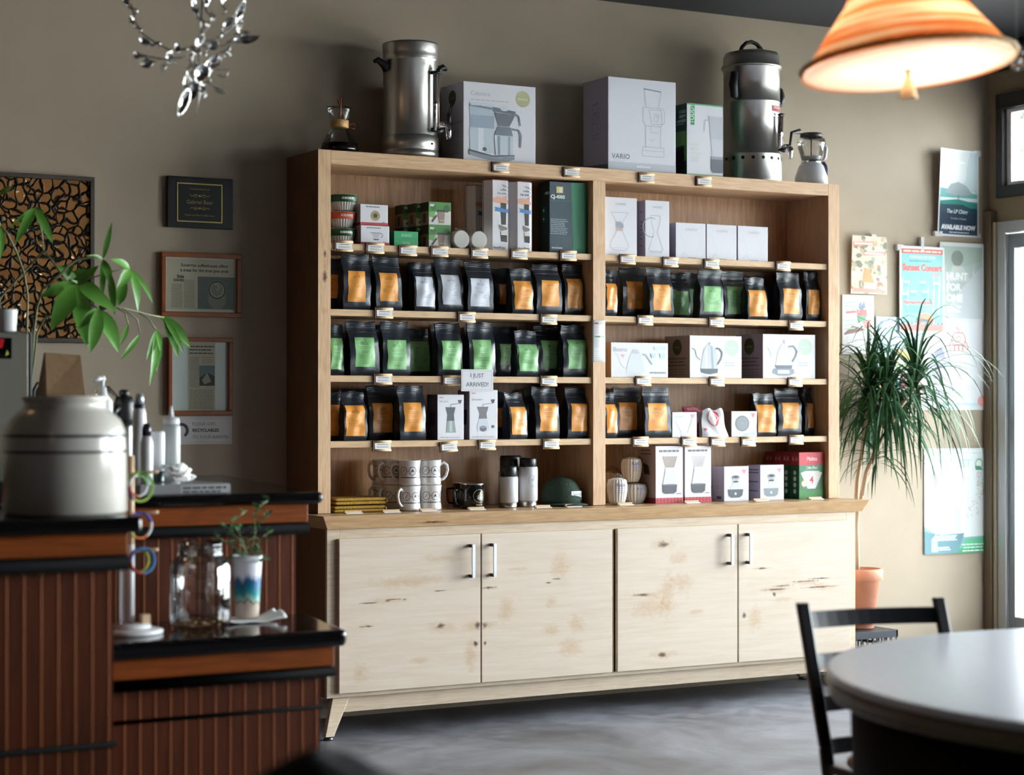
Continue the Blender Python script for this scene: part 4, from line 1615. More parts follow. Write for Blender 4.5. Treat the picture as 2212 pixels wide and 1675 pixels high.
def net_pack(label, px, y, r, h, txt=True, tint='#dcd6cc', crinkle=.006, squash=.7):
    t_ = thing('wrapped_filter_pack', label, 'paper filters', (X(px, y), y, CT + .001), 0, 'clear-wrapped wave filters')
    n = 40
    g = G(C(tint, .7))
    prof = [(r * .62, 0), (r * .8, h * .12), (r * .98, h * .42), (r, h * .62), (r * .86, h * .8), (r * .3, h * .86)]
    vs_, fs = [], []
    for j, (rr, z) in enumerate(prof):
        for k in range(n):
            a_ = 2 * math.pi * k / n
            q = rr * (1 + (.045 if k % 2 else -.045))
            vs_.append((q * math.cos(a_), q * math.sin(a_) * squash, z))
    for j in range(len(prof) - 1):
        for k in range(n):
            fs.append((j * n + k, j * n + (k + 1) % n, (j + 1) * n + (k + 1) % n, (j + 1) * n + k))
    fs += [tuple(reversed(range(n))), tuple((len(prof) - 1) * n + k for k in range(n))]
    g.add(vs_, fs)
    g.build('filter_stack', t_)
    rnd = random.Random(int(px))
    g = G(M_cello)
    g.grid(lambda a_, b: Vector(((r * (.75 + .35 * math.sin(b * 2.2)) if b < .8 else r * (1.05 - (b - .8) * 4.6)) * math.cos(a_ * 6.2832) * (1 + .05 * math.sin(a_ * 40 + b * 9)),
                                 squash * (r * (.75 + .35 * math.sin(b * 2.2)) if b < .8 else r * (1.05 - (b - .8) * 4.6)) * math.sin(a_ * 6.2832) * (1 + .05 * math.sin(a_ * 31 + b * 7)) * 1.05,
                                 h * b + .002)), 40, 16)
    g.build('wrapper', t_)
    if txt:
        ga = G()
        a = Art(ga, r * 1.2, h * .45, lambda u, v, off: Vector((u - r * .6, -squash * 1.1 * math.sqrt(max(.0001, (r * 1.06) ** 2 - (u - r * .6) ** 2)) - off, h * .35 + v)))
        a.text('Kalita', .5, .55, .26, '#3c4ba6', 'c', wmax=.9, slant=.2)
        a.lines(.3, .8, .1, .4, 3, '#5d69b4', .03)
        ga.build('wrapper_print', t_)
    return t_


net_pack('clear-wrapped pack of white wave filters, taller one beside the plaid-based cartons', 1372, .10, .058, .105)
t9 = net_pack('clear-wrapped pack of wave filters standing on top of the taller pack', 1364, .10, .05, .13, tint='#cbb9a4')
t9.location.z = CT + .098
net_pack('small clear-wrapped pack of white wave filters at the front left under the right bay', 1333, .02, .048, .14)
net_pack('wrapped pack of unbleached wave filters at the back left under the right bay', 1322, .17, .05, .17, False, '#9b7c58')
#MARK-B

# ================================================================== ON TOP OF THE HUTCH
def urn_handle(g, x, z0, z1_, sgn, w_=.02):
    g.tube([(x, 0, z1_), (x + sgn * w_ * 1.4, 0, z1_ + .004), (x + sgn * w_ * 2, 0, (z0 + z1_) / 2), (x + sgn * w_ * 1.4, 0, z0), (x, 0, z0)], .011, 10)


yu = .15
cx = X(886, yu)
mu = MPP(886, yu)
t = thing('coffee_urn', 'tall open stainless coffee urn with black side handles, left end of the hutch top', 'coffee urn', (cx, yu, HT + .001), -.10, 'coffee urns')
R = 61 * mu
H = (PY(886, 97, yu).z - HT)
g = G(M_steel)
g.lathe([(R * 1.02, 0), (R * 1.02, .03), (R * .985, .034), (R * .985, .038), (R * 1.01, .042), (R * 1.01, .095), (R * .97, .098), (R * .965, .10), (R * .965, H * .84), (R * .99, H * .845), (R * .97, H * .86), (R * .99, H * .875), (R * .97, H * .89), (R * .98, H * .92), (R * 1.0, H * .985), (R * .99, H), (R * .94, H), (R * .94, H * .9), (0, H * .9)], 56)
g.build('body', t)
dirs = Matrix.Rotation(-.55, 3, 'Z')


def on_drum(a, r, z):
    """a = angle from -y (towards the front), positive to the right"""
    return Vector((r * math.sin(a), -r * math.cos(a), z))


fa = .62          # fittings sit to the right of the front
g = G(M_chrome)
for da in (-.10,):
    p, q = on_drum(fa + da, R + .016, .115), on_drum(fa + da, R + .016, H * .72)
    g.tube([p, q], .010, 12)
g.use(mat('sight glass', '#8d6a58', .1, coat=1))
p, q = on_drum(fa + .06, R + .018, .12), on_drum(fa + .06, R + .018, H * .73)
g.tube([p, q], .004, 8)
g.build('sight_gauge', t)
g = G(M_blackm)
g.tube([on_drum(fa - .18, R, H * .73), on_drum(fa - .02, R + .03, H * .735), on_drum(fa + .12, R + .02, H * .74)], .008, 8)
g.build('gauge_bracket', t)
g = G(M_blackm)
g.tube([on_drum(fa - .2, R + .004, .12), on_drum(fa + .0, R + .03, .113), on_drum(fa + .14, R + .03, .12)], .009, 8)
g.build('gauge_elbow', t)
g = G(M_blackm)
g.ball(on_drum(fa + .04, R + .022, H * .755), .013, 12, 8)
g.build('gauge_cap', t)
g = G(M_chrome)
a_ = fa + .42
g.tube([on_drum(a_, R - .01, .15), on_drum(a_, R + .035, .15), on_drum(a_, R + .045, .14), on_drum(a_, R + .046, .085)], [.014, .014, .016, .013], 14)
s1 = g.build('tap', t)
g = G(M_blackm)
g.tube([on_drum(a_, R + .045, .155), on_drum(a_, R + .048, .20)], [.012, .010], 10)
g.tube([on_drum(a_ - .06, R + .05, .19), on_drum(a_ - .06, R + .056, .235), on_drum(a_ + .07, R + .056, .235), on_drum(a_ + .07, R + .05, .19)], .0045, 8)
g.build('tap_lever', s1)
g = G(M_blackm)
for a_, s_ in ((-1.35, -1), (1.75, 1)):
    g.tube([on_drum(a_, R - .005, H * .76), on_drum(a_, R + .012, H * .80), on_drum(a_, R + .045, H * .835), on_drum(a_, R + .062, H * .815)], [.022, .018, .013, .008], 10, flat=1.0)
    g.build('side_handle', t)
    g = G(M_blackm)
g = G(C('#c0202c', .3))
g.ball(on_drum(fa - .12, R * 1.01, .06), (.007, .007, .005), 10, 6)
g.build('pilot_light', t)
g = G()
a = Art(g, .05, .012, lambda u, v, off: on_drum(.12 + (u - .02) / R, R + off, H * .79 + v))
a.text('WARING', .5, .1, .6, '#e4e4e4', 'c')
g.build('maker_print', t)

cx = X(1624, yu)
mu = MPP(1624, yu)
R = 63 * mu
t = thing('coffee_urn', 'lidded stainless coffee urn with red plate and ring of holes, right on the hutch', 'coffee urn', (cx, yu, HT + .001), 0, 'coffee urns')
H = PY(1624, 150, yu).z - HT
g = G(M_steel)
g.lathe([(R * 1.05, 0), (R * 1.04, .004), (R * 1.02, .125), (R * 1.03, .13), (R * .97, .134), (R * .965, H * .69), (R * .985, H * .693), (R * .965, H * .70), (R * .965, H * .985), (R * 1.03, H * .99), (R * 1.03, H)], 56)
g.build('body', t)
g = G(mat('dull steel', '#c4c0bb', .42, metal=1.0))
g.lathe([(R * 1.04, H), (R * 1.035, H + .008), (R * .97, H + .014), (R * .965, H + .05), (R * .9, H + .072), (R * .6, H + .082), (0, H + .086)], 56)
l = g.build('lid', t)
g = G(M_blackm)
g.tube([(-.065, 0, H + .075), (-.055, 0, H + .10), (-.03, 0, H + .122), (0, 0, H + .13), (.03, 0, H + .122), (.055, 0, H + .10), (.065, 0, H + .075)], .010, 10)
g.build('lid_handle', l)
for a_, z0_, z1_ in ((-1.15, H * .72, H * .93), (1.55, H * .70, H * .84), (1.65, H * .47, H * .60)):
    g = G(M_blackm)
    g.tube([on_drum(a_, R - .003, z0_), on_drum(a_, R + .022, z0_ + .006), on_drum(a_, R + .032, (z0_ + z1_) / 2), on_drum(a_, R + .022, z1_ - .006), on_drum(a_, R - .003, z1_)], [.012, .02, .022, .02, .012], 10)
    g.build('side_handle', t)
g = G(mat('vent hole black', '#0a0a0c', .8))
for k in range(12):
    a_ = -1.6 + k * .34
    c_ = on_drum(a_, R * 1.027, .105)
    tz = Vector((0, 0, 1))
    tx = Vector((math.cos(a_), math.sin(a_), 0))
    nn = tx.cross(tz)
    g.add([c_ + nn * -.0006 * 0 + on_drum(a_, .0012, 0) + (tx * math.cos(q * .5236) + tz * math.sin(q * .5236)) * .0085 for q in range(12)], [tuple(range(12))])
g.build('vent_holes', t)
g = G()
a = Art(g, .075, .036, lambda u, v, off: on_drum(.18 + u / R, R * .97 + .001 + off, H * .595 + v))
a.P([(0, .1), (.5, .1), (1, .1), (1, .9), (.5, .9), (0, .9)], '#a8202c')
a.lines(.15, .85, .64, .64, 1, '#d89aa0', .2, ragged=0)
a.lines(.15, .85, .36, .36, 1, '#5c1018', .14, ragged=0)
g.build('name_plate', t)
g = G(M_chrome)
g.tube([on_drum(.42, R + .014, .15), on_drum(.42, R + .014, H * .56)], .011, 12)
g.use(mat('sight glass', '#8d6a58', .1, coat=1))
g.tube([on_drum(.58, R + .016, .15), on_drum(.58, R + .016, H * .57)], .004, 8)
g.build('sight_gauge', t)
g = G(M_blackm)
g.tube([on_drum(.4, R + .012, .15), on_drum(.5, R + .03, .143), on_drum(.72, R + .025, .155)], .011, 10)
g.build('gauge_elbow', t)
g = G(M_blackm)
g.ball(on_drum(.5, R + .016, H * .575), (.022, .012, .008), 12, 8)
g.build('gauge_cap', t)
g = G(M_chrome)
a_ = .92
g.tube([on_drum(a_, R - .01, .17), on_drum(a_, R + .034, .17), on_drum(a_, R + .044, .16), on_drum(a_, R + .044, .11)], [.012, .012, .014, .010], 14)
s1 = g.build('tap', t)
G(M_blackm).tube([on_drum(a_, R + .042, .172), on_drum(a_, R + .05, .235), on_drum(a_ + .14, R + .09, .245)], [.006, .008, .013], 10).build('tap_lever', s1)

# chemex style carafe at the left end
M_clear = thin_glass('clear glass', (.97, .98, .97, 1), .12)
yc = .13
cx = X(733, yc)
mc = MPP(733, yc)
zb = HT + .001
Hc = PY(733, 233, yc).z - HT
t = thing('hourglass_carafe', 'glass hourglass coffee carafe with wooden neck collar, left end of the hutch top', 'carafe', (cx, yc, zb), 0)
R = 42 * mc
G(M_clear).lathe([(R * .6, 0), (R * .95, .006), (R * 1.0, .02), (R * .8, Hc * .3), (R * .42, Hc * .60), (R * .40, Hc * .68), (R * .62, Hc * .93), (R * .66, Hc)], 40).build('glass_body', t)
G(mat('dark coffee', '#160c08', .15)).lathe([(R * .58, .002), (R * .92, .008), (R * .96, .02), (R * .92, .045), (0, .045)], 40).build('coffee', t)
G(mat('collar wood', '#c79c5e', .45)).lathe([(R * .44, Hc * .56), (R * .47, Hc * .57), (R * .47, Hc * .72), (R * .44, Hc * .73)], 32).build('collar', t)
G(mat('leather tie', '#7a3b22', .7)).tube([(R * .44, -.01, Hc * .64), (R * .75, -.015, Hc * .66), (R * .78, -.015, Hc * .56), (R * .46, -.01, Hc * .6)], .004, 6).build('tie', t)
G(mat('copper brush', '#9a4628', .4)).tube([(.0, 0, Hc * .7), (.004, -.004, Hc * 1.0), (-.012, -.004, Hc * 1.16)], .003, 6).tube([(.004, -.004, Hc * 1.0), (.008, 0, Hc * 1.2)], .003, 6).build('stirrer', t)

# white electric moka pot at the right end
yc = .14
cx = X(1753, yc)
mc = MPP(1753, yc)
Hc = PY(1753, 289, yc).z - HT
R = 34 * mc
t = thing('moka_brewer', 'small white electric coffee brewer with clear upper jug, right end of the hutch top', 'coffee maker', (cx, yc, zb), 0)
G(mat('white enamel', '#c9c9cc', .3)).lathe([(R * .9, 0), (R * 1.05, .01), (R * 1.03, .045), (R * .78, Hc * .38), (R * .62, Hc * .44), (0, Hc * .44)], 40).build('base', t)
G(M_chrome).lathe([(R * .63, Hc * .435), (R * .66, Hc * .44), (R * .66, Hc * .475), (R * .63, Hc * .48)], 36).build('ring', t)
g = G(thin_glass('jug plastic', (.86, .86, .85, 1), .1))
g.lathe([(R * .60, Hc * .48), (R * .70, Hc * .58), (R * .92, Hc * .80), (R * .86, Hc * .90), (R * .62, Hc * .92)], 36)
j = g.build('jug', t)
G(mat('spout tube', '#3b2a22', .4)).tube([(0, 0, Hc * .5), (0, 0, Hc * .92)], .003, 8).build('spout', j)
G(mat('white enamel', '#c9c9cc', .3)).lathe([(R * .3, Hc * .48), (R * .55, Hc * .50), (R * .66, Hc * .56), (R * .6, Hc * .561)], 36).build('jug_floor', j)
G(M_blackm).lathe([(R * .66, Hc * .92), (R * .70, Hc * .925), (R * .70, Hc * .985), (R * .66, Hc), (0, Hc)], 36).build('lid', t)
G(mat('white enamel', '#c9c9cc', .3)).tube([(R * .88, -.01, Hc * .82), (R * 1.08, -.012, Hc * .74), (R * .98, -.012, Hc * .55), (R * .80, -.012, Hc * .5)], [.006, .008, .008, .007], 10).build('handle', t)
G(mat('handle grip purple', '#3c3550', .4)).tube([(R * .72, -.02, Hc * .46), (R * 1.0, -.022, Hc * .36), (R * 1.02, -.02, Hc * .22)], [.009, .010, .008], 10).build('grip', t)

# ================================================================== COUNTER, LEFT BAY
# folded mustard towels
M_tow = mat('mustard cotton', '#a9822c', .9, bump=.5, bscale=120)
xt0, xt1 = X(727, .02), X(833, .02)


def towel(z0, h, dx, label):
    n = 5
    g = G(M_tow)
    W_ = xt1 - xt0
    for k in range(2):
        zc = h * (k + .5) / 2
        th = h * .40
        prof = [(-W_ / 2 + dx, 0), (-W_ / 2 - .004, th * .3), (-W_ / 2 - .006, th * .6), (-W_ / 2 + .002, th), (0, th * 1.05), (W_ / 2, th), (W_ / 2 + .006, th * .5), (W_ / 2, 0)]
        poly = [(p[0], zc - th / 2 + p[1]) for p in prof]
        g.extrude(poly, 0, .17)
    o = g.build('folded_towel', loc=((xt0 + xt1) / 2 + dx, .03, z0), bevel=.003)
    tag(o, label, 'towel', 'folded mustard towels')
    ox = G(M_tow).tube([(W_ / 2 + .002, .002, h * .25), (W_ / 2 + .010, .004, h * .5), (W_ / 2 + .002, .002, h * .75)], h * .17, 8).build('fold', o)
    return o


towel(CT + .001, .028, 0, 'folded mustard towel, lower of two in a pile at the counter left end')
towel(CT + .0325, .030, .004, 'folded mustard towel, upper of two in a pile at the counter left end')

M_cer = mat('white glazed stoneware', '#dcdad8', .16, coat=.4)


def mug_art(g, r, h, a0, icons):
    """circles joined by a line round the mug, with line of type below"""
    def fn(u, v, off):
        aa = a0 + u / r
        rr = r * mug_r((v + h * .0) / h) + .0006 + off
        return Vector((rr * math.sin(aa), -rr * math.cos(aa), v))
    k = C('#3a3a44', .4)
    a = Art(g, 1, h, fn)
    s = r * .36
    for i in range(icons):
        uc = i * s * 2.55
        for (rad, wd) in ((s, .012),):
            P = [(uc + rad * math.cos(q * .35), .58 + rad / h * math.sin(q * .35)) for q in range(19)]
            for p, q in zip(P[:-1], P[1:]):
                a.g.use(k)
                d = .0011
                v0 = Vector((p[0], p[1] * h, 0))
                v1 = Vector((q[0], q[1] * h, 0))
                n_ = Vector((-(v1 - v0).y, (v1 - v0).x, 0)).normalized() * d
                a.g.add([fn(w_.x, w_.y, .0002) for w_ in (v0 - n_, v1 - n_, v1 + n_, v0 + n_)], [(0, 1, 2, 3)])
        if i < icons - 1:
            a.g.add([fn(uc + s, .575 * h, .0002), fn(uc + s * 1.55, .575 * h, .0002), fn(uc + s * 1.55, .59 * h, .0002), fn(uc + s, .59 * h, .0002)], [(0, 1, 2, 3)])
        sh = [[(-.3, -.5), (.4, .4), (.3, .5), (-.4, -.4)], [(-.5, -.4), (0, .5), (.5, -.4), (0, -.1)], [(-.2, .5), (.2, .5), (.1, .0), (.45, -.5), (-.45, -.5), (-.1, .0)], [(-.6, -.2), (0, .4), (.6, -.2), (.3, -.4), (-.3, -.4)]][i % 4]
        a.g.add([fn(uc + x * s, .58 * h + y * s, .0003) for x, y in sh], [tuple(range(len(sh)))])
    x = -s
    rnd = random.Random(icons)
    while x < (icons - 1) * s * 2.55 + s:
        e = x + rnd.uniform(.004, .010)
        a.g.add([fn(x, .30 * h, .0002), fn(e, .30 * h, .0002), fn(e, .345 * h, .0002), fn(x, .345 * h, .0002)], [(0, 1, 2, 3)])
        x = e + .002


def mug_r(v):
    return 1.0 - .085 * math.sin(max(0, min(1, v)) * 3.14) + (.02 if v > .93 else 0)


mm_ = MPP(885, .07)
MR = 24.5 * mm_
MH = 54 * mm_


def mug(px, y, lvl, hdir, label, a0):
    t_ = thing('diner_mug', label, 'mug', (X(px, y), y, CT + .001 + lvl * (MH + .001)), 0, 'stacked white diner mugs')
    g = G(M_cer)
    prof = [(MR * .80, 0), (MR * .97, .002)] + [(MR * mug_r(q / 12), MH * q / 12 + .002) for q in range(1, 12)] + [(MR * 1.0, MH), (MR * .93, MH), (MR * .88, MH * .5), (MR * .8, .008), (0, .008)]
    g.lathe(prof, 40)
    b = g.build('body', t_)
    ca, sa = math.cos(hdir), math.sin(hdir)
    g = G(M_cer)
    pts = [(.92, .80), (1.25, .88), (1.55, .78), (1.62, .58), (1.48, .36), (1.2, .22), (.93, .20)]
    g.tube([(MR * p * ca, MR * p * sa, MH * q) for p, q in pts], [.007, .007, .0065, .006, .006, .0065, .007], 10)
    g.build('handle', t_)
    g = G()
    mug_art(g, MR, MH, a0, 3)
    g.build('icon_print', b)
    return t_


L = 'white diner mug with black icons, '
mug(884.5, .04, 0, math.radians(205), L + 'lower one at the front of the stack', -.75)
mug(884.5, .04, 1, math.radians(150), L + 'upper one at the front of the stack', -1.05)
mug(930, .05 + .012, 0, math.radians(60), L + 'lower one at the right of the stack', -.9)
mug(929, .05 + .012, 1, math.radians(-12), L + 'upper one at the right with handle out', -.9)
mug(850, .135, 0, math.radians(195), L + 'lower one behind the front mug', -.9)
mug(850, .135, 1, math.radians(190), L + 'upper one behind the front mug', -1.1)
mug(828, .225, 0, math.radians(195), L + 'lower one at the far left back', -.9)
mug(828, .225, 1, math.radians(190), L + 'upper one at the far left back', -1.1)

# black enamel mugs
M_ebl = mat('black enamel', '#0d0f12', .2, coat=.5)


def camp_mug(px, y, label, logo):
    m_ = MPP(px, y)
    r, h = 26 * m_, 54 * m_
    t_ = thing('enamel_mug', label, 'mug', (X(px, y), y, CT + .001), 0, 'black enamel mugs')
    g = G(M_ebl)
    b = g.lathe([(r * .9, 0), (r, .004), (r, h - .003), (r * .95, h - .003), (r * .95, .006), (0, .006)], 40).build('body', t_)
    G(M_chrome).lathe([(r * 1.0, h - .003), (r * 1.04, h), (r * .98, h + .002)], 40).build('rim', t_)
    G(M_ebl).tube([(-r * .98, 0, h * .78), (-r * 1.65, -.005, h * .76), (-r * 1.7, -.005, h * .68), (-r * 1.6, -.005, h * .3), (-r * 1.5, -.004, h * .2), (-r * .98, 0, h * .18)], .0042, 8).build('handle', t_)
    if logo:
        g = G()
        a = Art(g, .06, h, lambda u, v, off: on_drum(.15 + (u - .03) / r, r + .0004 + off, v))
        gold = C('#a8924a', .35)
        a.arc(.5, .52, .26, .014, gold)
        a.line([(.36, .46), (.44, .56), (.5, .48), (.56, .66), (.6, .48), (.68, .5)], .016, gold)
        a.line([(.36, .42), (.66, .42)], .014, gold)
        a.lines(.22, .78, .17, .17, 1, '#a8924a', .03, ragged=0)
        g.build('gold_print', b)


camp_mug(1003, .16, 'black enamel mug behind the gold-printed one', False)
camp_mug(1020, .05, 'black enamel mug with gold round print', True)

# tumblers


def tumbler(px, y, pt, w_px, label, cap_f, body_col, foot=True, logo=False, group='insulated tumblers'):
    m_ = MPP(px, y)
    r = w_px / 2 * m_
    h = PY(px, pt, y).z - CT
    t_ = thing('tumbler', label, 'tumbler', (X(px, y), y, CT + .001), 0, group)
    bz0 = h * .12 if foot else 0
    bz1 = h * (1 - cap_f)
    if foot:
        G(M_steel).lathe([(r * .86, 0), (r * .88, .003), (r * .9, bz0)], 36).build('steel_foot', t_)
    b = G(mat('tumbler ' + body_col, body_col, .35)).lathe([(r * .9, bz0), (r, bz0 + .004), (r, bz1 - .006), (r * .92, bz1)], 36).build('body', t_)
    G(mat('cap black', '#15181c', .35)).lathe([(r * .86, bz1), (r * .9, bz1 + .002), (r * .9, h - .006), (r * .84, h), (0, h)], 36).build('cap', t_)
    if logo:
        g = G()
        a = Art(g, .06, h, lambda u, v, off: on_drum(.05 + (u - .03) / r, r + .0004 + off, v))
        a.arc(.5, .55, .1, .006, '#9aa0a8')
        a.line([(.34, .52), (.44, .58), (.5, .53), (.56, .64), (.66, .54)], .008, '#868c94')
        a.lines(.25, .75, .42, .42, 1, '#a4a8b0', .012, ragged=0)
        g.build('print', b)
    return t_, r, h


tumbler(1099, .05, 1008, 40, 'white tumbler with black cap and steel foot, shorter one at the front', .25, '#d3d4d9', logo=False)
tumbler(1141, .07, 990, 41, 'white tumbler with black cap and steel foot, taller one with grey print', .18, '#d3d4d9', logo=True)
t_, r, h = tumbler(1103, .17, 985, 52, 'large dark-capped tumbler with orange hang tag, behind the white pair', .3, '#c9b8ae', foot=False)
g = G(C('#cfc6bc')).add([(-r * .95, -r * 1.02, h * .70), (-r * .25, -r * 1.05, h * .70), (-r * .28, -r * 1.05, h * .52), (-r * .98, -r * 1.02, h * .52)], [(3, 2, 1, 0)])
g.use(C('#d98a34')).add([(-r * .98, -r * 1.02, h * .519), (-r * .28, -r * 1.05, h * .519), (-r * .28, -r * 1.05, h * .36), (-r * .98, -r * 1.02, h * .36)], [(3, 2, 1, 0)])
a = Art(g, r * .7, h * .1, face_fn((-r * .95, -r * 1.06, h * .56), (1, 0, 0), (0, 0, 1), (0, -1, 0)))
a.lines(.1, .9, .2, .8, 3, '#4d4540', .12)
g.build('hang_tag', t_, solid=.001)

# green cap
yc = .10
mc = MPP(1207, yc)
cx = X(1212, yc)
t = thing('baseball_cap', 'dark green cap with white front tag at the right of the left bay counter', 'hat', (cx, yc, CT + .001), 0)
M_hat = mat('green felt', '#2c3f31', .9, bump=.4, bscale=160)
Rh, Hh = 44 * mc, 62 * mc
g = G(M_hat)
g.lathe([(Rh * 1.0, .012), (Rh * 1.02, .03)] + [(Rh * math.cos(q) ** .8, .03 + (Hh - .03) * math.sin(q)) for q in [i * math.pi / 2 / 9 for i in range(1, 9)]] + [(0, Hh)], 36, squash=1.05)
cr = g.build('crown', t)
g = G(M_hat)
g.grid(lambda a_, b: Vector((Rh * (1.0 + .25 * b) * math.sin((a_ - .5) * 2.3) - .0, -Rh * (1.0 + .62 * b * math.cos((a_ - .5) * 2.0)) * math.cos((a_ - .5) * 2.3), .014 - .006 * b - .008 * abs(a_ - .5))), 16, 6)
g.build('brim', t, solid=.004)
g = G(C('#c6cad2'))
a = Art(g, .075, .03, lambda u, v, off: on_drum(.38 + (u - .037) / Rh, Rh * 1.035 + off, .03 + v))
a.g.grid(lambda u, v: on_drum(.38 + (u * .075 - .037) / Rh, Rh * 1.035, .036 + v * .03), 6, 2)
a.fn = lambda u, v, off: on_drum(.38 + (u - .037) / Rh, Rh * 1.035 + off, .036 + v)
a.text('Sunergos', .5, .3, .35, '#7d8694', 'c')
g.build('front_tag', t)

# small sign and stile flyer
o = G(C('#cfd0d3', .4)).box(-.078, .078, -.004, 0, -.047, .047).build('arrival_sign', loc=tuple(PY(1030, 822, -.012)), bevel=.001)
tag(o, 'small white sign reading I just arrived, clipped to the third shelf edge', 'sign')
g = G()
a = Art(g, .156, .094, face_fn((-.078, -.004, -.047), (1, 0, 0), (0, 0, 1), (0, -1, 0)))
a.line([(.04, .07), (.96, .07), (.96, .93), (.04, .93)], .012, '#a3a6ab', True)
a.text('I JUST', .5, .56, .2, '#5d6168', 'c')
a.text('ARRIVED!', .5, .22, .2, '#5d6168', 'c')
g.build('lettering', o)
zf0, zf1 = Zz(1296, 782, -.001), Zz(1296, 692, -.001)
g = G(M_paper)
g.grid(lambda u, v: Vector((1.322 + .066 * u, -.002 - .006 * math.sin(u * 3.1) * (.4 + v * .4), zf0 + (zf1 - zf0) * v)), 8, 6)
o = g.build('flyer_strip', solid=.0005)
tag(o, 'narrow white leaflet with red and green marks taped to the middle upright', 'leaflet')
g = G()
a = Art(g, .066, zf1 - zf0, lambda u, v, off: Vector((1.322 + u, -.0045 - .006 * math.sin(u / .066 * 3.1) * .9 - off, zf0 + v)))
a.P([(.14, .90), (.4, .90), (.4, .94), (.14, .94)], '#c8584a')
a.P([(.6, .91), (.85, .91), (.85, .93), (.6, .93)], '#d08a80')
a.lines(.14, .5, .68, .86, 7, '#b4b7bf', .008)
a.P([(.14, .585), (.55, .585), (.55, .62), (.14, .62)], '#5f9a68')
a.P([(.65, .59), (.9, .59), (.9, .615), (.65, .615)], '#6aa372')
a.lines(.14, .5, .36, .54, 7, '#b4b7bf', .008)
a.lines(.14, .6, .1, .25, 4, '#c4c6cc', .008)
g.build('print', o)
#MARK-C

# ================================================================== ON THE BACK WALL
def wallp(px, py, off=0):
    return PY(px, py, WY - off)


def wall_panel(x0, x1, z0, z1, th, m, y=None):
    return G(m).box(x0, x1, WY - .001 - th, WY - .001, z0, z1)


def swirl_mat():
    m = bpy.data.materials.new('bronze swirl relief')
    m.use_nodes = True
    nt = m.node_tree
    N, L_ = nt.nodes, nt.links
    b = N['Principled BSDF']
    tc = N.new('ShaderNodeTexCoord')
    no = N.new('ShaderNodeTexNoise')
    no.inputs['Scale'].default_value = 9
    no.inputs['Detail'].default_value = 2
    L_.new(tc.outputs['Object'], no.inputs['Vector'])
    add = N.new('ShaderNodeVectorMath')
    add.operation = 'MULTIPLY_ADD'
    add.inputs[1].default_value = (.11, .11, .11)
    L_.new(no.outputs['Color'], add.inputs[0])
    L_.new(tc.outputs['Object'], add.inputs[2])
    v = N.new('ShaderNodeTexVoronoi')
    v.feature = 'DISTANCE_TO_EDGE'
    v.inputs['Scale'].default_value = 27
    L_.new(add.outputs[0], v.inputs['Vector'])
    v2 = N.new('ShaderNodeTexVoronoi')
    v2.feature = 'F1'
    v2.inputs['Scale'].default_value = 27
    L_.new(add.outputs[0], v2.inputs['Vector'])
    r = N.new('ShaderNodeValToRGB')
    e = r.color_ramp.elements
    e[0].position, e[0].color = .055, lin('#332f29')
    e[1].position, e[1].color = .125, lin('#ad7a44')
    q = e.new(.09)
    q.color = lin('#6d5c48')
    L_.new(v.outputs[0], r.inputs[0])
    mx = N.new('ShaderNodeMix')
    mx.data_type = 'RGBA'
    mx.blend_type = 'MULTIPLY'
    mx.inputs[0].default_value = .5
    L_.new(r.outputs[0], mx.inputs[6])
    r2 = N.new('ShaderNodeValToRGB')
    r2.color_ramp.elements[0].color = (.35, .32, .3, 1)
    L_.new(v2.outputs['Color'], r2.inputs[0])
    L_.new(r2.outputs[0], mx.inputs[7])
    L_.new(mx.outputs[2], b.inputs['Base Color'])
    b.inputs['Roughness'].default_value = .28
    b.inputs['Metallic'].default_value = .35
    mr = N.new('ShaderNodeMapRange')
    mr.inputs['From Min'].default_value = .0
    mr.inputs['From Max'].default_value = .16
    mr.inputs['To Min'].default_value = 1
    mr.inputs['To Max'].default_value = 0
    L_.new(v.outputs[0], mr.inputs['Value'])
    bp = N.new('ShaderNodeBump')
    bp.inputs['Strength'].default_value = 1
    bp.inputs['Distance'].default_value = .012
    L_.new(mr.outputs[0], bp.inputs['Height'])
    L_.new(bp.outputs[0], b.inputs['Normal'])
    return m


def frame_ring(g, x0, x1, z0, z1, w_, y0, y1):
    g.box(x0, x1, y0, y1, z1 - w_, z1).box(x0, x1, y0, y1, z0, z0 + w_)
    g.box(x0, x0 + w_, y0, y1, z0 + w_, z1 - w_).box(x1 - w_, x1, y0, y1, z0 + w_, z1 - w_)
    return g


t = thing('relief_panel', 'large dark-framed bronze panel covered in swirling dark relief, far left on the back wall', 'artwork', (-1.2, WY, 1.6))
x0, x1, zz0, zz1 = -1.62, -.846, 1.60, 2.272
part(frame_ring(G(mat('umber frame', '#3c3329', .5)), x0, x1, zz0, zz1, .018, WY - .03, WY - .001), 'frame', t, bevel=.002)
part(G(swirl_mat()).box(x0 + .018, x1 - .018, WY - .022, WY - .002, zz0 + .018, zz1 - .018), 'relief', t)

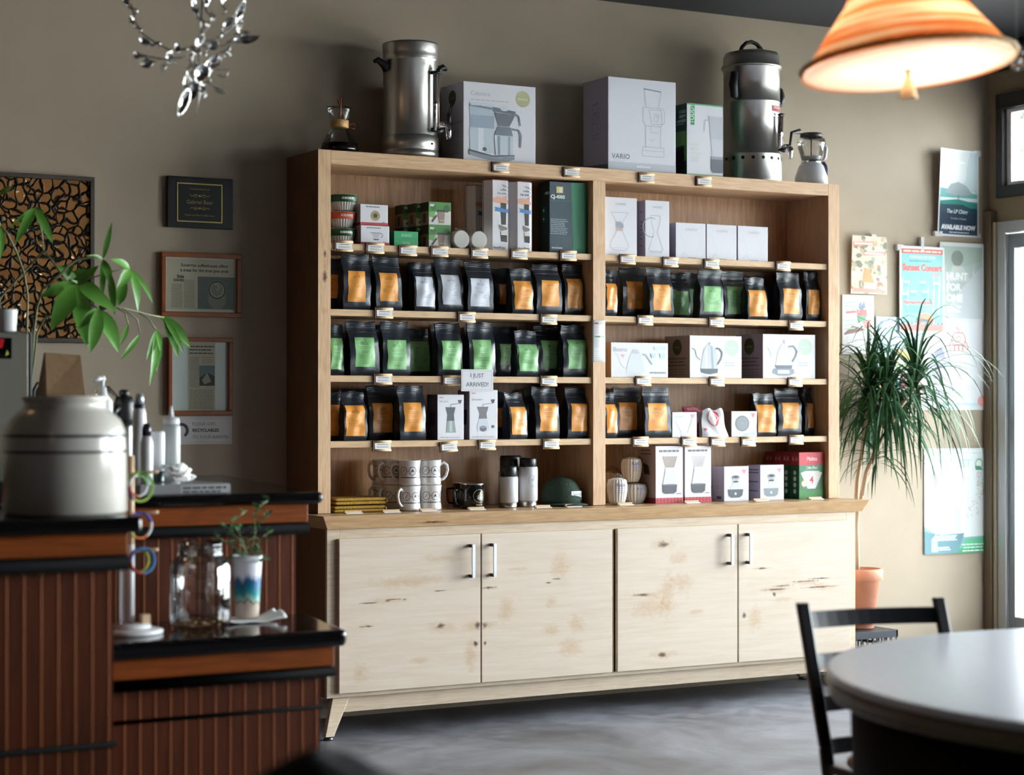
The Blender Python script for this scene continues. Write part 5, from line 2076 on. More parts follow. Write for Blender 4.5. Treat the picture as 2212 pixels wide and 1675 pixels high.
t = thing('memorial_plaque', 'black plaque with thin gold border and small gold lettering, topmost by the hutch', 'plaque', (-.4, WY, 2.08))
x0, x1, zz0, zz1 = -.537, -.250, 2.085, 2.297
part(G(mat('plaque black', '#0e0e10', .3)).box(x0, x1, WY - .024, WY - .001, zz0, zz1), 'board', t, bevel=.003)
gx0, gx1 = x0 + .040, x1 - .048
gz0, gz1 = zz0 + .024, zz1 - .026
part(frame_ring(G(mat('gold plate', '#c2a866', .3, metal=.7)), gx0, gx1, gz0, gz1, .005, WY - .0262, WY - .0242), 'gold_border', t)
g = G()
a = Art(g, gx1 - gx0, gz1 - gz0, face_fn((gx0, WY - .024, gz0), (1, 0, 0), (0, 0, 1), (0, -1, 0)))
gd = '#a48c4c'
a.text('In Loving Memory of', .5, .82, .045, gd, 'c')
for v, s_ in ((.68, 1), (.36, -1)):
    for q in (-1, 1):
        a.arc(.5 + q * .09, v, .035, .012, gd, 0, 330)
        a.line([(.5 + q * .03, v), (.5 + q * .10, v + .03 * s_), (.5 + q * .17, v - .02 * s_), (.5 + q * .22, v + .02 * s_)], .012, gd)
    a.ell(.5, v, .03, gd)
a.text('Gabriel Bear', .5, .47, .10, gd, 'c')
a.text('Friend and Fellow Coffee Lover', .5, .16, .045, gd, 'c', wmax=.7)
part(g, 'lettering', t)

M_cherry = mat('cherry frame', '#8a4a1e', .3, coat=.3, var=.15, vscale=20)
M_mat = mat('mount card', '#dfe0d6', .7)
t = thing('framed_clipping', 'wood-framed newspaper clipping with coffee cup photo, hanging below the black plaque', 'picture', (-.39, WY, 1.72))
x0, x1, zz0, zz1 = -.562, -.212, 1.716, 1.982
part(frame_ring(G(M_cherry), x0, x1, zz0, zz1, .020, WY - .026, WY - .001), 'frame', t, bevel=.003)
part(G(M_mat).box(x0 + .02, x1 - .02, WY - .010, WY - .003, zz0 + .02, zz1 - .02), 'mount', t)
g = G(C('#cdc4ad', .7))
W_, H_ = x1 - x0 - .048, zz1 - zz0 - .056
a = Art(g, W_, H_, face_fn((x0 + .022, WY - .0104, zz0 + .030), (1, 0, 0), (0, 0, 1), (0, -1, 0)))
a.rect(0, 0, 1, 1, '#cdc4ad')
a.text('Sunergos coffeehouse offers', .56, .83, .062, '#2e2a24', 'c', wmax=.76, bold=.02)
a.text('a treat for the true java snob', .56, .73, .062, '#2e2a24', 'c', wmax=.78, bold=.02)
a.text('Side', .26, .62, .062, '#2a2722', 'r', bold=.03)
a.text('DISHES', .26, .55, .05, '#2a2722', 'r', bold=.03)
for k in range(2):
    a.lines(.08 + .18 * k, .24 + .18 * k, .04, .50 + (.08 * k), 24, '#6e6859', .007, ragged=.02)
a.rect(.46, .02, 1, .66, '#6d7670')
a.ell(.74, .22, .19, '#8d8a7c', ry=.2)
a.ell(.74, .40, .19, '#9c998a', ry=.19)
a.arc(.74, .40, .17, .022, '#3c3b36', ry=.17)
a.ell(.74, .41, .14, '#a8a493', ry=.13)
for rr in (.11, .075, .04):
    a.arc(.74, .41, rr, .012, '#44423c', 20 + 900 * rr, 330 + 900 * rr)
part(g, 'clipping', t)
G(thin_glass('picture glass', (.97, .98, .97, 1), .05)).box(x0 + .02, x1 - .02, WY - .016, WY - .0145, zz0 + .02, zz1 - .02).build('glass_pane', t, loc=-t.location)

t = thing('framed_clipping', 'wood-framed narrow newspaper column on pale mount, hanging above the recyclables sign', 'picture', (-.39, WY, 1.31))
x0, x1, zz0, zz1 = -.532, -.250, 1.308, 1.630
part(frame_ring(G(M_cherry), x0, x1, zz0, zz1, .018, WY - .026, WY - .001), 'frame', t, bevel=.003)
part(G(mat('pale mount', '#dfe6e3', .7)).box(x0 + .018, x1 - .018, WY - .010, WY - .003, zz0 + .018, zz1 - .018), 'mount', t)
g = G()
W_, H_ = .118, zz1 - zz0 - .04
a = Art(g, W_, H_, face_fn((x0 + .09, WY - .0104, zz0 + .02), (1, 0, 0), (0, 0, 1), (0, -1, 0)))
a.rect(0, 0, 1, 1, '#c4bba5')
for q, v in enumerate((.94, .89, .84)):
    a.lines(.04, .98, v, v, 1, '#4c483e', .018, ragged=.15, seed=q)
a.lines(.05, .42, .34, .78, 22, '#6e6859', .006, ragged=.05)
a.lines(.5, .95, .70, .78, 4, '#6e6859', .006, ragged=.05)
a.rect(.42, .36, .98, .66, '#6c7f86')
a.P([(.42, .36), (.98, .36), (.98, .5), (.7, .56), (.42, .48)], '#3d4038')
a.P([(.5, .44), (.7, .56), (.85, .42), (.6, .38)], '#a59c88')
a.lines(.05, .95, .03, .3, 14, '#6e6859', .006, ragged=.05)
part(g, 'clipping', t)
G(thin_glass('picture glass')).box(x0 + .018, x1 - .018, WY - .016, WY - .0145, zz0 + .018, zz1 - .018).build('glass_pane', t, loc=-t.location)

zz0, zz1 = 1.186, 1.302
x0, x1 = -.51, -.246
o = G(C('#c3c1be', .5)).box(0, x1 - x0, -.002, 0, 0, zz1 - zz0).build('wall_sign', loc=(x0, WY - .0015, zz0))
tag(o, 'white card on the wall asking to give recyclables to the barista', 'sign')
g = G()
a = Art(g, x1 - x0, zz1 - zz0, face_fn((0, -.002, 0), (1, 0, 0), (0, 0, 1), (0, -1, 0)))
a.line([(.03, .07), (.97, .07), (.97, .93), (.03, .93)], .008, '#8b8a8c', True)
a.text('PLEASE GIVE', .34, .67, .115, '#77767c', 'l', wmax=.42)
a.text('RECYCLABLES', .34, .44, .115, '#3c3b42', 'l', wmax=.5, bold=.03)
a.text('TO YOUR BARISTA', .34, .20, .115, '#77767c', 'l', wmax=.62)
a.arc(.16, .5, .22, .1, '#2a2838', -60, 200)
g.build('lettering', o)

# ---- posters and flyers, each a slightly bowed sheet
M_tape = mat('masking tape', '#c9c9c9', .6)


def poster(label, px0, px1, py0, py1, draw, base='#dcdcdc', bow=.006, curl=0.0, tapes=(), name='poster', off=.004, rot=0):
    A_, B_ = wallp(px0, py0), wallp(px1, py1)
    W_, H_ = B_.x - A_.x, A_.z - B_.z

    def fn(u, v, o_=0):
        y = WY - off - bow * math.sin(u / W_ * 3.14) * (.4 + .6 * v / H_) - curl * max(0, 1 - u / W_) ** 2 * (.4 + .6 * v / H_) - o_
        return Vector((A_.x + u, y, B_.z + v))
    g = G(C(base, .6))
    g.grid(lambda a, b: fn(a * W_, b * H_), 12, 14)
    o = g.build(name, solid=.0004)
    tag(o, label, 'poster' if name == 'poster' else 'flyer', 'posters and flyers on the back wall')

    # artwork is cut into strips so that it follows the bow of the sheet
    class Sheet(Art):
        def P(s, pts, col, rough=.6):
            us = [p[0] for p in pts]
            n = max(1, int((max(us) - min(us)) * 8))
            if n == 1:
                return Art.P(s, pts, col, rough)
            lo, hi = min(us), max(us)
            cells = []
            for k in range(n):
                a_, b_ = lo + (hi - lo) * k / n, lo + (hi - lo) * (k + 1) / n
                q = clipu(clipu(pts, a_, 1), b_, -1)
                if len(q) > 2:
                    cells.append(q)
            for q in cells:
                Art.P(s, q, col, rough)
                s.n -= 1
            s.n += 1
    ga = G()
    a = Sheet(ga, W_, H_, lambda u, v, o_: fn(u, v, o_ + .0022))
    draw(a)
    ga.build('print', o)
    for (tu, tv, tw, th) in tapes:
        c = fn(tu * W_, tv * H_)
        yy = c.y - .003
        G(M_tape).box(c.x - tw / 2, c.x + tw / 2, yy, WY - .0005, c.z - th / 2, c.z + th / 2).build('tape', o)
    return o


def clipu(pts, u, sgn):
    out = []
    n = len(pts)
    for i in range(n):
        p, q = pts[i], pts[(i + 1) % n]
        dp, dq = (p[0] - u) * sgn, (q[0] - u) * sgn
        if dp >= 0:
            out.append(p)
        if (dp > 0 and dq < 0) or (dp < 0 and dq > 0):
            k = dp / (dp - dq)
            out.append((u, p[1] + (q[1] - p[1]) * k))
    return out


def d_lp(a):
    a.rect(0, 0, 1, 1, '#d6dcdf')
    a.rect(.03, .02, .97, .985, '#c3cccb')
    a.P([(.03, .55), (.97, .62), (.97, .95), (.7, .985), (.03, .985)], '#ccd0cf')
    a.P([(.8, .985), (.97, .985), (.97, .5), (.6, .6)], '#b4c4c6')
    a.rect(.03, .02, .97, .40, '#142e46')
    a.P([(.03, .38), (.97, .38), (.97, .5), (.6, .52), (.03, .55)], '#5f9e9a')
    a.P([(.15, .5), (.3, .6), (.5, .63), (.7, .59), (.85, .5), (.6, .47), (.4, .47)], '#8d9a9c')
    a.P([(.03, .44), (.97, .45), (.97, .41), (.03, .40)], '#cfdedb')
    a.P([(.03, .40), (.5, .43), (.97, .39), (.97, .33), (.03, .34)], '#1f7a72')
    a.P([(.03, .36), (.6, .37), (.97, .30), (.97, .26), (.03, .28)], '#123c4a')
    a.line([(.5, .40), (.5, .48)], .012, '#50606a')
    a.text('The LP Ching', .46, .25, .045, '#e4e8ea', 'c', wmax=.72, slant=.2, bold=.02)
    a.text('The Album of Changes', .5, .19, .02, '#c4ccd4', 'c', wmax=.5, slant=.2)
    a.text('AVAILABLE NOW', .5, .075, .05, '#e8ebee', 'c', wmax=.9, bold=.06)
    a.lines(.28, .76, .045, .045, 1, '#a9b4c2', .014, ragged=0)
    a.lines(.3, .75, .85, .86, 2, '#dfe2e2', .012)


poster('dark teal poster reading Available Now, highest on the wall and curling off it', 2018, 2112, 321, 514, d_lp, '#e2e4e4', bow=.004, curl=.045, name='poster', tapes=[(.97, .98, .05, .03), (.03, .02, .05, .025), (.97, .02, .05, .02)])


def d_camo(a):
    a.rect(0, 0, 1, 1, '#cbbfae')
    rnd = random.Random(5)
    for k in range(70):
        u, v = rnd.random(), rnd.random()
        s_ = rnd.uniform(.03, .09)
        c = rnd.choice(['#8f9a80', '#b3a284', '#7e7a68', '#c9b99a', '#a4775c', '#6d7460', '#dcd2c2'])
        P = [(min(1, max(0, u + s_ * 1.4 * math.cos(q * 1.05) * rnd.uniform(.5, 1))), min(1, max(0, v + s_ * math.sin(q * 1.05) * rnd.uniform(.4, 1)))) for q in range(6)]
        a.P(P, c)
        a.n -= 1
    a.n += 1
    a.P([(.02, .82), (.6, .84), (.6, .91), (.02, .89)], '#d98a78')
    a.P([(.3, .66), (.95, .68), (.95, .74), (.3, .72)], '#d98a78')
    a.lines(.06, .56, .865, .865, 1, '#efe2dc', .03, ragged=0)
    a.lines(.34, .9, .70, .70, 1, '#efe2dc', .03, ragged=0)
    a.P([(.35, .45), (.5, .42), (.62, .2), (.3, .2)], '#c28f5c')
    a.P([(.05, .1), (.95, .08), (.97, .02), (.04, .03)], '#d98c80')


poster('mottled brown and green flyer with two red caption strips, left above the palm', 1834, 1914, 509, 637, d_camo, bow=.012, curl=.02, name='flyer', tapes=[(.6, 1.0, .03, .02)])


def d_fox(a):
    a.rect(0, 0, 1, 1, '#dfe4e4')
    a.rect(.04, .03, .96, .97, '#86c2c2')
    a.rect(.04, .915, .96, .97, '#cf5a50')
    a.lines(.08, .92, .942, .942, 1, '#f0dcd8', .02, ragged=0)
    a.text('FOXHOLLOW FARM', .5, .86, .03, '#eef4f2', 'c', wmax=.72, bold=.02)
    a.lines(.2, .7, .83, .83, 1, '#3f7f86', .01, ragged=0)
    a.text('Sunset Concert', .5, .715, .075, '#d8605a', 'c', wmax=.88, bold=.05)
    a.text('SERIES', .8, .655, .04, '#d77a72', 'c', wmax=.24)
    for u, v in ((.16, .59), (.5, .59), (.8, .58), (.3, .48), (.56, .48), (.12, .45)):
        a.lines(u - .06, u + .06, v, v, 1, '#e8f2f0', .022, ragged=0)
        a.lines(u - .09, u + .09, v - .05, v - .03, 2, '#4e9aa2', .008)
    a.text('Harvest Hoedown', .40, .335, .04, '#d77068', 'c', wmax=.64, bold=.04)
    a.lines(.1, .6, .25, .3, 3, '#4e9aa2', .008)
    a.ell(.56, .125, .13, '#e58a6c', ry=.11, a0=0, a1=180)
    a.P([(.44, .18), (.64, .16), (.64, .13), (.44, .14)], '#56707c')
    a.rect(.04, .105, .96, .125, '#42606e')
    a.rect(.04, .03, .96, .1, '#df7f78')
    a.lines(.08, .92, .115, .115, 1, '#cfdada', .008, ragged=0)


def d_hunt(a):
    a.rect(0, 0, 1, 1, '#d9dedd')
    a.rect(.04, .03, .96, .95, '#a6b3ae')
    a.P([(.04, .60), (.96, .78), (.96, .95), (.04, .95)], '#9aaba2')
    a.P([(.3, .3), (.96, .72), (.96, .03), (.1, .03)], '#bcc4c6')
    a.ell(.38, .80, .10, '#6b766e')
    a.P([(.26, .7), (.5, .7), (.7, .5), (.2, .5)], '#b8beb8')
    a.text('HUNT', .14, .52, .09, '#dde4e0', 'l', bold=.04)
    a.text('FOR', .14, .38, .09, '#dde4e0', 'l', bold=.04)
    a.text('ONE', .14, .24, .09, '#e8edea', 'l', bold=.05)
    a.lines(.14, .5, .12, .18, 3, '#dfe5e2', .02)


def d_kid(a):
    a.rect(0, 0, 1, 1, '#dedfe1')
    a.P([(.5, .86), (.66, .9), (.72, .8), (.6, .74), (.48, .78)], '#6b7d94')
    a.P([(.42, .76), (.75, .76), (.78, .64), (.45, .62)], '#c76a68')
    a.P([(.44, .64), (.74, .66), (.7, .5), (.62, .56), (.46, .52)], '#5f9a78')
    a.P([(.1, .72), (.4, .74), (.42, .70), (.1, .68)], '#d08080')
    a.P([(.6, .56), (.85, .6), (.88, .45), (.7, .44)], '#d98a84')
    a.P([(.3, .48), (.75, .42), (.5, .38), (.05, .32), (.05, .35)], '#8a6f6a')
    for v in (.86, .80, .74, .56, .48, .42):
        a.line([(.05, v), (.38, v + .02)], .02, '#a9cdb4')
    a.lines(.1, .9, .12, .28, 5, '#c9cbd0', .01)


def d_zom(a):
    a.rect(0, 0, 1, 1, '#bcd6ea')
    a.P([(0, .45), (.4, .52), (1, .62), (1, .3), (0, .25)], '#c8dcae')
    a.P([(0, .42), (.5, .4), (1, .5), (1, 0), (0, 0)], '#ded8d8')
    a.text('Zombie', .32, .85, .055, '#e9f2f8', 'c', wmax=.5)
    a.text('Jam', .32, .77, .05, '#e9f2f8', 'c')
    for u, c in ((.1, '#d8a34c'), (.25, '#e2e4ea'), (.4, '#8fb8d6'), (.56, '#d86a86'), (.72, '#c9a4c4'), (.88, '#e8b8b0')):
        a.P([(u - .06, .05), (u + .06, .05), (u + .05, .3), (u - .05, .3)], c)
        a.ell(u, .34, .035, '#c9a692')
    a.P([(.3, .62), (.6, .5), (.9, .56), (.7, .62)], '#e2cf7a')


def d_big(a):
    a.rect(0, 0, 1, 1, '#dfe0e4')
    c = '#d8847c'
    a.line([(.48, .86), (.60, .86), (.64, .80), (.62, .72), (.46, .72), (.44, .80)], .012, c, True)
    a.arc(.54, .79, .03, .01, c)
    a.line([(.54, .86), (.54, .9), (.5, .92)], .012, c)
    for u in (.48, .54, .6):
        a.line([(u, .72), (u, .66)], .02, c)
    a.line([(.44, .78), (.40, .70), (.42, .66)], .012, c)
    a.line([(.63, .78), (.68, .70), (.66, .66)], .012, c)
    a.P([(.22, .66), (.28, .7), (.32, .66), (.36, .55), (.3, .48), (.16, .50), (.16, .58)], '#8e93a8')
    a.P([(.14, .58), (.4, .56), (.42, .38), (.12, .38)], '#c2d4e6')
    a.P([(.18, .5), (.32, .5), (.34, .28), (.29, .28), (.25, .42), (.22, .28), (.17, .28)], '#b9b0c8')
    a.rect(.3, .05, .96, .08, '#b4d4e0')
    a.ell(.88, .10, .06, '#e49a94')
    a.lines(.1, .8, .12, .26, 7, '#cfd2d8', .006)


def d_pete(a):
    a.rect(0, 0, 1, 1, '#d9dfe0')
    a.lines(.08, .92, .955, .955, 1, '#b8c6c8', .01, ragged=0)
    a.text('PETEFEST', .44, .815, .075, '#b9c6c8', 'c', wmax=.56, bold=.05)
    a.ell(.83, .85, .052, '#8fb49c')
    a.ell(.83, .85, .035, '#e2ebe6')
    a.P([(.76, .83), (.84, .83), (.9, .79), (.78, .79)], '#4c8a6c')
    a.lines(.1, .62, .36, .74, 16, '#ccd5d6', .007, ragged=.4)
    rnd = random.Random(3)
    for k in range(60):
        q = rnd.random()
        u = .80 + .05 * math.sin(q * 5) - (.15 * max(0, q - .6)) + rnd.uniform(-.05, .05) * (1 + q)
        v = .76 - .44 * q + rnd.uniform(-.02, .02)
        c = rnd.choice(['#d9907a', '#8fb4c8', '#9cc08c', '#d8c27a', '#c48aa8'])
        a.P([(u, v), (u + .02, v + .006), (u + .012, v + .018)], c)
        a.n -= 1
    a.n += 1
    a.P([(.36, .2), (.34, .38), (.42, .40), (.46, .2)], '#cfd6d8')
    a.P([(.44, .2), (.44, .42), (.52, .43), (.55, .2)], '#c2cacd')
    a.P([(0, .0), (1, .0), (1, .16), (.6, .15), (.55, .19), (.3, .17), (.15, .2), (0, .26)], '#7ea4aa')
    a.P([(0, 0), (.5, 0), (.6, .19), (.2, .18), (0, .22)], '#5c8792')
    a.P([(.5, .02), (1, .02), (1, .15), (.62, .13)], '#57b083')
    a.rect(.5, .0, 1, .045, '#3f9a70')
    a.lines(.15, .5, .13, .17, 4, '#dbe8e8', .009, align='c')
    a.lines(.1, .45, .04, .06, 2, '#dbe8e8', .012)
    a.lines(.55, .92, .02, .08, 3, '#e4f2ea', .01, align='c')
    a.P([(.1, .14), (.18, .2), (.2, .02), (.1, .02)], '#a9c4c8')


poster('white child-drawing flyer with red and green figure, directly right of the hutch', 1818, 1886, 637, 766, d_kid, bow=.008, name='flyer', off=.003)
poster('pale blue flyer with a row of cartoon figures, half behind the turquoise poster', 1891, 1995, 684, 872, d_zom, bow=.004, name='flyer', off=.003)
poster('large white poster with small red robot outline, low at the wall corner', 1987, 2136, 690, 886, d_big, bow=.004, off=.003)
poster('grey-green poster with large letters reading Hunt for One, beside the turquoise one', 2027, 2122, 523, 695, d_hunt, bow=.004, off=.010)
poster('turquoise concert poster with red headline, taped among the others', 1938, 2035, 531, 722, d_fox, bow=.004, off=.016, tapes=[(.02, .98, .04, .03), (.5, 1.03, .02, .07)])
poster('large pale festival poster with green foot, hanging lowest on the wall', 1995, 2136, 970, 1192, d_pete, bow=.006, off=.003)

# ================================================================== PALM IN TERRACOTTA POT ON A CRATE
yp = .14
cx = X(1851, yp)
zc = .255
t = thing('plastic_crate', 'black plastic milk crate on the floor beside the cabinet', 'crate', (X(1893, .05) - .075, .13, 0))
g = G(mat('crate plastic', '#1b222b', .4))
cw, chh = .15, zc
frame = [(-cw, cw, -cw, -cw + .012), (-cw, cw, cw - .012, cw), (-cw, -cw + .012, -cw, cw), (cw - .012, cw, -cw, cw)]
for (a, b, c_, d) in frame:
    for (q0, q1) in ((0, .03), (.10, .115), (.17, .185), (chh - .035, chh)):
        g.box(a, b, c_, d, q0, q1)
for k in range(9):
    u = -cw + .006 + k * (2 * cw - .012) / 8
    for v in (-cw + .003, cw - .009):
        g.box(u - .004, u + .004, v, v + .006, .03, chh - .035)
        g.box(v, v + .006, u - .004, u + .004, .03, chh - .035)
g.box(-cw, cw, -cw, cw, .004, .010)
g.build('basket', t, bevel=.001)
g = G(mat('crate plastic', '#1b222b', .4)).box(-cw + .012, cw - .012, -cw + .012, cw - .012, chh - .006, chh - .001)
g.build('lid_tray', t)
cx = X(1857, .13)
t = thing('potted_palm', 'tall dragon palm with thin arching leaves in a terracotta pot by the cabinet', 'plant', (cx, .13, zc + .001))
zt = Zz(1870, 1228, .13) - zc
M_ter = mat('terracotta', '#c58468', .75, var=.08, vscale=15)
G(M_ter).lathe([(.062, 0), (.068, .002), (.098, zt - .055), (.110, zt - .054), (.112, zt - .01), (.108, zt), (.098, zt), (.092, zt - .03), (0, zt - .03)], 40).build('pot', t)
G(mat('gravelly soil', '#8d8a86', .9, bump=1, bscale=90, var=.5, vscale=120)).lathe([(.095, zt - .028), (.05, zt - .02), (0, zt - .018)], 30).build('soil', t)
base = Vector(t.location)


def loc(px, py, y):
    return PY(px, py, y) - base


g = G(mat('palm cane', '#b9a08a', .75, bump=.5, bscale=60, stretch=(1, 1, 6)))
trunks = [[(1852, 1232, .13), (1852, 1190, .13), (1850, 1140, .13), (1853, 1105, .12), (1862, 1070, .10), (1880, 1010, .10), (1898, 940, .12), (1915, 880, .14)],
          [(1853, 1105, .12), (1850, 1078, .13), (1852, 1040, .15), (1862, 980, .17), (1872, 900, .18), (1876, 850, .18)],
          [(1862, 1070, .10), (1872, 1020, .07), (1905, 950, .05), (1945, 880, .05), (1975, 840, .06)],
          [(1880, 1010, .10), (1888, 990, .05), (1893, 978, .03)]]
for tr in trunks:
    n = len(tr)
    g.tube([loc(*p) for p in tr], [.0115 - .003 * i / n for i in range(n)], 10)
g.build('trunk', t)
M_palm = mat('palm leaf', '#2f5a34', .55, spec=.25, var=.35, vscale=14, **{'Subsurface Weight': 0.0})
rnd = random.Random(11)


def strap(g, o, az, el, L_, w_, droop, n=9):
    p = Vector(o)
    d = Vector((math.cos(az) * math.cos(el), math.sin(az) * math.cos(el), math.sin(el)))
    side = Vector((-math.sin(az), math.cos(az), 0))
    step = L_ / n
    vs_ = []
    for i in range(n + 1):
        q = i / n
        ww = w_ * (math.sin(min(1, q * 4 + .25) * 1.57)) * (1 - q ** 2.2) + .0004
        nrm = side.cross(d).normalized()
        vs_ += [p - side * ww, p + nrm * -ww * .35, p + side * ww]
        p = p + d * step
        if p.y > WY - .032 - base.y:
            p.y = WY - .032 - base.y
        if p.x + base.x < 2.79 and p.y + base.y > -.19:
            p.x = 2.79 - base.x
        # towards straight down
        d = (d + Vector((0, 0, -1)) * droop * step * (1 + q)).normalized()
    fs = []
    for i in range(n):
        a = i * 3
        fs += [(a, a + 1, a + 4, a + 3), (a + 1, a + 2, a + 5, a + 4)]
    g.add(vs_, fs, True)


g = G(M_palm)
heads = [((1915, 870, .14), 130, .50, 1.0), ((1876, 850, .18), 95, .44, 1.0), ((1978, 838, .06), 110, .50, 1.0), ((1893, 975, .03), 30, .34, .8)]
for (hp, n, L_, s_) in heads:
    o = loc(*hp)
    for k in range(n):
        az = rnd.uniform(0, 6.2832)
        q = k / n
        el = math.radians(85 - 95 * q + rnd.uniform(-12, 12))
        oo = o + Vector((0, 0, .05 - .12 * q))
        strap(g, oo, az, el, L_ * rnd.uniform(.75, 1.15), .0075 * s_ * rnd.uniform(.8, 1.2), rnd.uniform(3.2, 7.0) * (1.0 if el > 0 else .8))
g.build('foliage', t)
#MARK-D

# ================================================================== SERVICE BARS
M_stone = mat('black counter top', '#0c0a0b', .12, spec=.6)
M_mahog = wood('mahogany varnish', '#8a4413', '#4c2209', 'x', rough=.42, scale=.7, contrast=1.0)
M_bead = wood('mahogany beadboard', '#57270d', '#2b1207', 'z', rough=.5, scale=.6, contrast=.9)
M_bead_glint = mat('bead edge glint', '#b56a2c', .45)  # warm varnish highlight put into the colour of the bead edges
M_molding = mat('black molding', '#060606', .7, spec=.02)


for m__ in (M_bead, M_mahog):
    m__.node_tree.nodes['Principled BSDF'].inputs['Specular IOR Level'].default_value = .2


def beadboard(x0, x1, y, z0, z1, step=.0424):
    """vertical tongue boards with a raised bead between two grooves; faces -y"""
    pts = []
    x = x1
    xs_ = []
    while x > x0:
        xs_.append(x)
        x -= step
    prof = [(x1, 0)]
    for xb in xs_:
        c = xb - .012
        for dx, dy in ((.0052, 0), (.0042, .0035), (.0032, .001), (.0018, -.0008), (0, -.0015), (-.0018, -.0008), (-.0032, .001), (-.0042, .0035), (-.0052, 0)):
            if c + dx > x0:
                prof.append((c + dx, dy))
    prof.append((x0, 0))
    poly = [(p[0], y + p[1]) for p in prof]
    poly += [(x0, y + .02), (x1, y + .02)]
    g = G(M_bead)
    n = len(poly)
    vs_ = [(p[0], p[1], z0) for p in poly] + [(p[0], p[1], z1) for p in poly]
    for i in range(n):
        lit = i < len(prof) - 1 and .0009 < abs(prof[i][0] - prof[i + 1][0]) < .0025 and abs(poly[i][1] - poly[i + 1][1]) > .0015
        g.use(M_bead_glint if lit else M_bead)
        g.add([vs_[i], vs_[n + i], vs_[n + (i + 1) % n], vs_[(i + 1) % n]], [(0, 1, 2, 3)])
    return g


def bar(label, xl, xr, yf, yb, zt, th, apr, bead, xr_ap, xr_w, low, top_poly=None, name='service_bar'):
    """xl..xr counter slab extents; apr / bead: (z1, z0); xr_ap / xr_w: right ends of apron and boards"""
    t_ = thing(name, label, 'counter', ((xl + xr) / 2, (yf + yb) / 2, 0))
    poly = top_poly or [(xl, yf), (xr, yf), (xr, yb), (xl, yb)]
    part(G(M_stone).prism(poly, zt - th, zt), 'countertop', t_, bevel=.016).modifiers[-1].segments = 4
    ya, yw = yf + .03, yf + .055
    part(G(M_mahog).box(xl, xr_ap, ya, yb, apr[1], apr[0] - .0005), 'apron', t_, bevel=.003)
    g = G(M_molding)
    g.tube([(xl, ya - .002, (bead[0] + bead[1]) / 2), (xr_ap - .002, ya - .002, (bead[0] + bead[1]) / 2)], (bead[0] - bead[1]) / 2, 12)
    g.box(xl, xr_ap - .004, ya + .004, yb, bead[1], bead[0])
    part(g, 'bead_molding', t_)
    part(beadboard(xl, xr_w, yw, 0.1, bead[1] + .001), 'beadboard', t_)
    part(G(M_bead).box(xl, xr_w - .001, yw + .02, yb, .1, bead[1]), 'carcass', t_)
    part(G(M_molding).box(xl, xr_w - .01, yw + .004, yb, 0, .1), 'kick_board', t_)
    for (z0_, z1_) in low:
        g = G(M_molding)
        g.tube([(xl, yw - .003, (z0_ + z1_) / 2), (xr_w + .006, yw - .003, (z0_ + z1_) / 2)], (z1_ - z0_) / 2, 10)
        part(g, 'rail_molding', t_)
    return t_


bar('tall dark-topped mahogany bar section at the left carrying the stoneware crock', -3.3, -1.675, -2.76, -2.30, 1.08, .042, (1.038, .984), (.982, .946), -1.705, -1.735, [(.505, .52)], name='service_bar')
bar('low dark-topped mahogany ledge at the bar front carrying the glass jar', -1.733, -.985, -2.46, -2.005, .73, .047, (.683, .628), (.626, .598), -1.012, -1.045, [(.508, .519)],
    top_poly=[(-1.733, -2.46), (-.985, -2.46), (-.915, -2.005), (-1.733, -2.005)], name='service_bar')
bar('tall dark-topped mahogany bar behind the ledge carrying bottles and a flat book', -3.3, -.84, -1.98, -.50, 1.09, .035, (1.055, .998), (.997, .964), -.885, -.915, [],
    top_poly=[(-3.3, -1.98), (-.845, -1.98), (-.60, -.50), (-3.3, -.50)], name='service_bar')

# ---- stoneware crock
t = thing('stoneware_crock', 'big cream stoneware crock with two dark stripes on the left bar', 'crock', (PY(141, 1100, -2.56).x, -2.56, 1.081))
M_crock = mat('cream stoneware glaze', '#c8c3b9', .22, coat=.4, var=.04)
r0 = 132 * MPP(141, -2.56)
hc = Zz(150, 857, -2.56) - 1.08
G(M_crock).lathe([(r0 * .95, 0), (r0, .006), (r0 * .985, hc * .55), (r0 * .97, hc * .70), (r0 * .90, hc * .79), (r0 * .74, hc * .87), (r0 * .66, hc * .90), (r0 * .66, hc * .95), (r0 * .70, hc * .965), (r0 * .70, hc), (r0 * .62, hc), (r0 * .6, hc * .93), (r0 * .6, .02), (0, .02)], 64).build('body', t)
for z_ in (hc * .665, hc * .53):
    G(mat('stripe glaze', '#2c2a35', .25)).lathe([(r0 * .982, z_ - .0035), (r0 * .990, z_ - .003), (r0 * .990, z_ + .003), (r0 * .98, z_ + .0035)], 64).build('stripe', t)

# ---- items on the back bar (z = 1.09)
ZB = 1.0905
# flat boxed book
yk = -1.93
xk0, xk1 = X(388, yk), X(498, yk)
g = G(mat('book cover', '#8d8d90', .12, coat=.5))
bx = Vector(((xk0 + xk1) / 2, yk, ZB))
g.add([(-.20, 0, 0), ((xk1 - xk0) / 2, 0, 0), ((xk1 - xk0) / 2 - .02, .33, 0), (-.22, .30, 0), (-.20, 0, .030), ((xk1 - xk0) / 2, 0, .030), ((xk1 - xk0) / 2 - .02, .33, .030), (-.22, .30, .030)],
      [(3, 2, 1, 0), (4, 5, 6, 7), (0, 1, 5, 4), (1, 2, 6, 5), (2, 3, 7, 6), (3, 0, 4, 7)])
o = g.build('large_book', loc=bx, bevel=.002)
tag(o, 'large flat grey glossy book lying on the back bar under the bottles', 'book')
g = G()
a = Art(g, (xk1 - xk0), .030, face_fn((-(xk1 - xk0) / 2, 0, 0), (1, 0, 0), (0, 0, 1), (0, -1, 0)))
a.rect(.02, .08, .98, .92, '#a3a3a4')
a.lines(.06, .92, .6, .6, 1, '#4c4c50', .26, ragged=0)
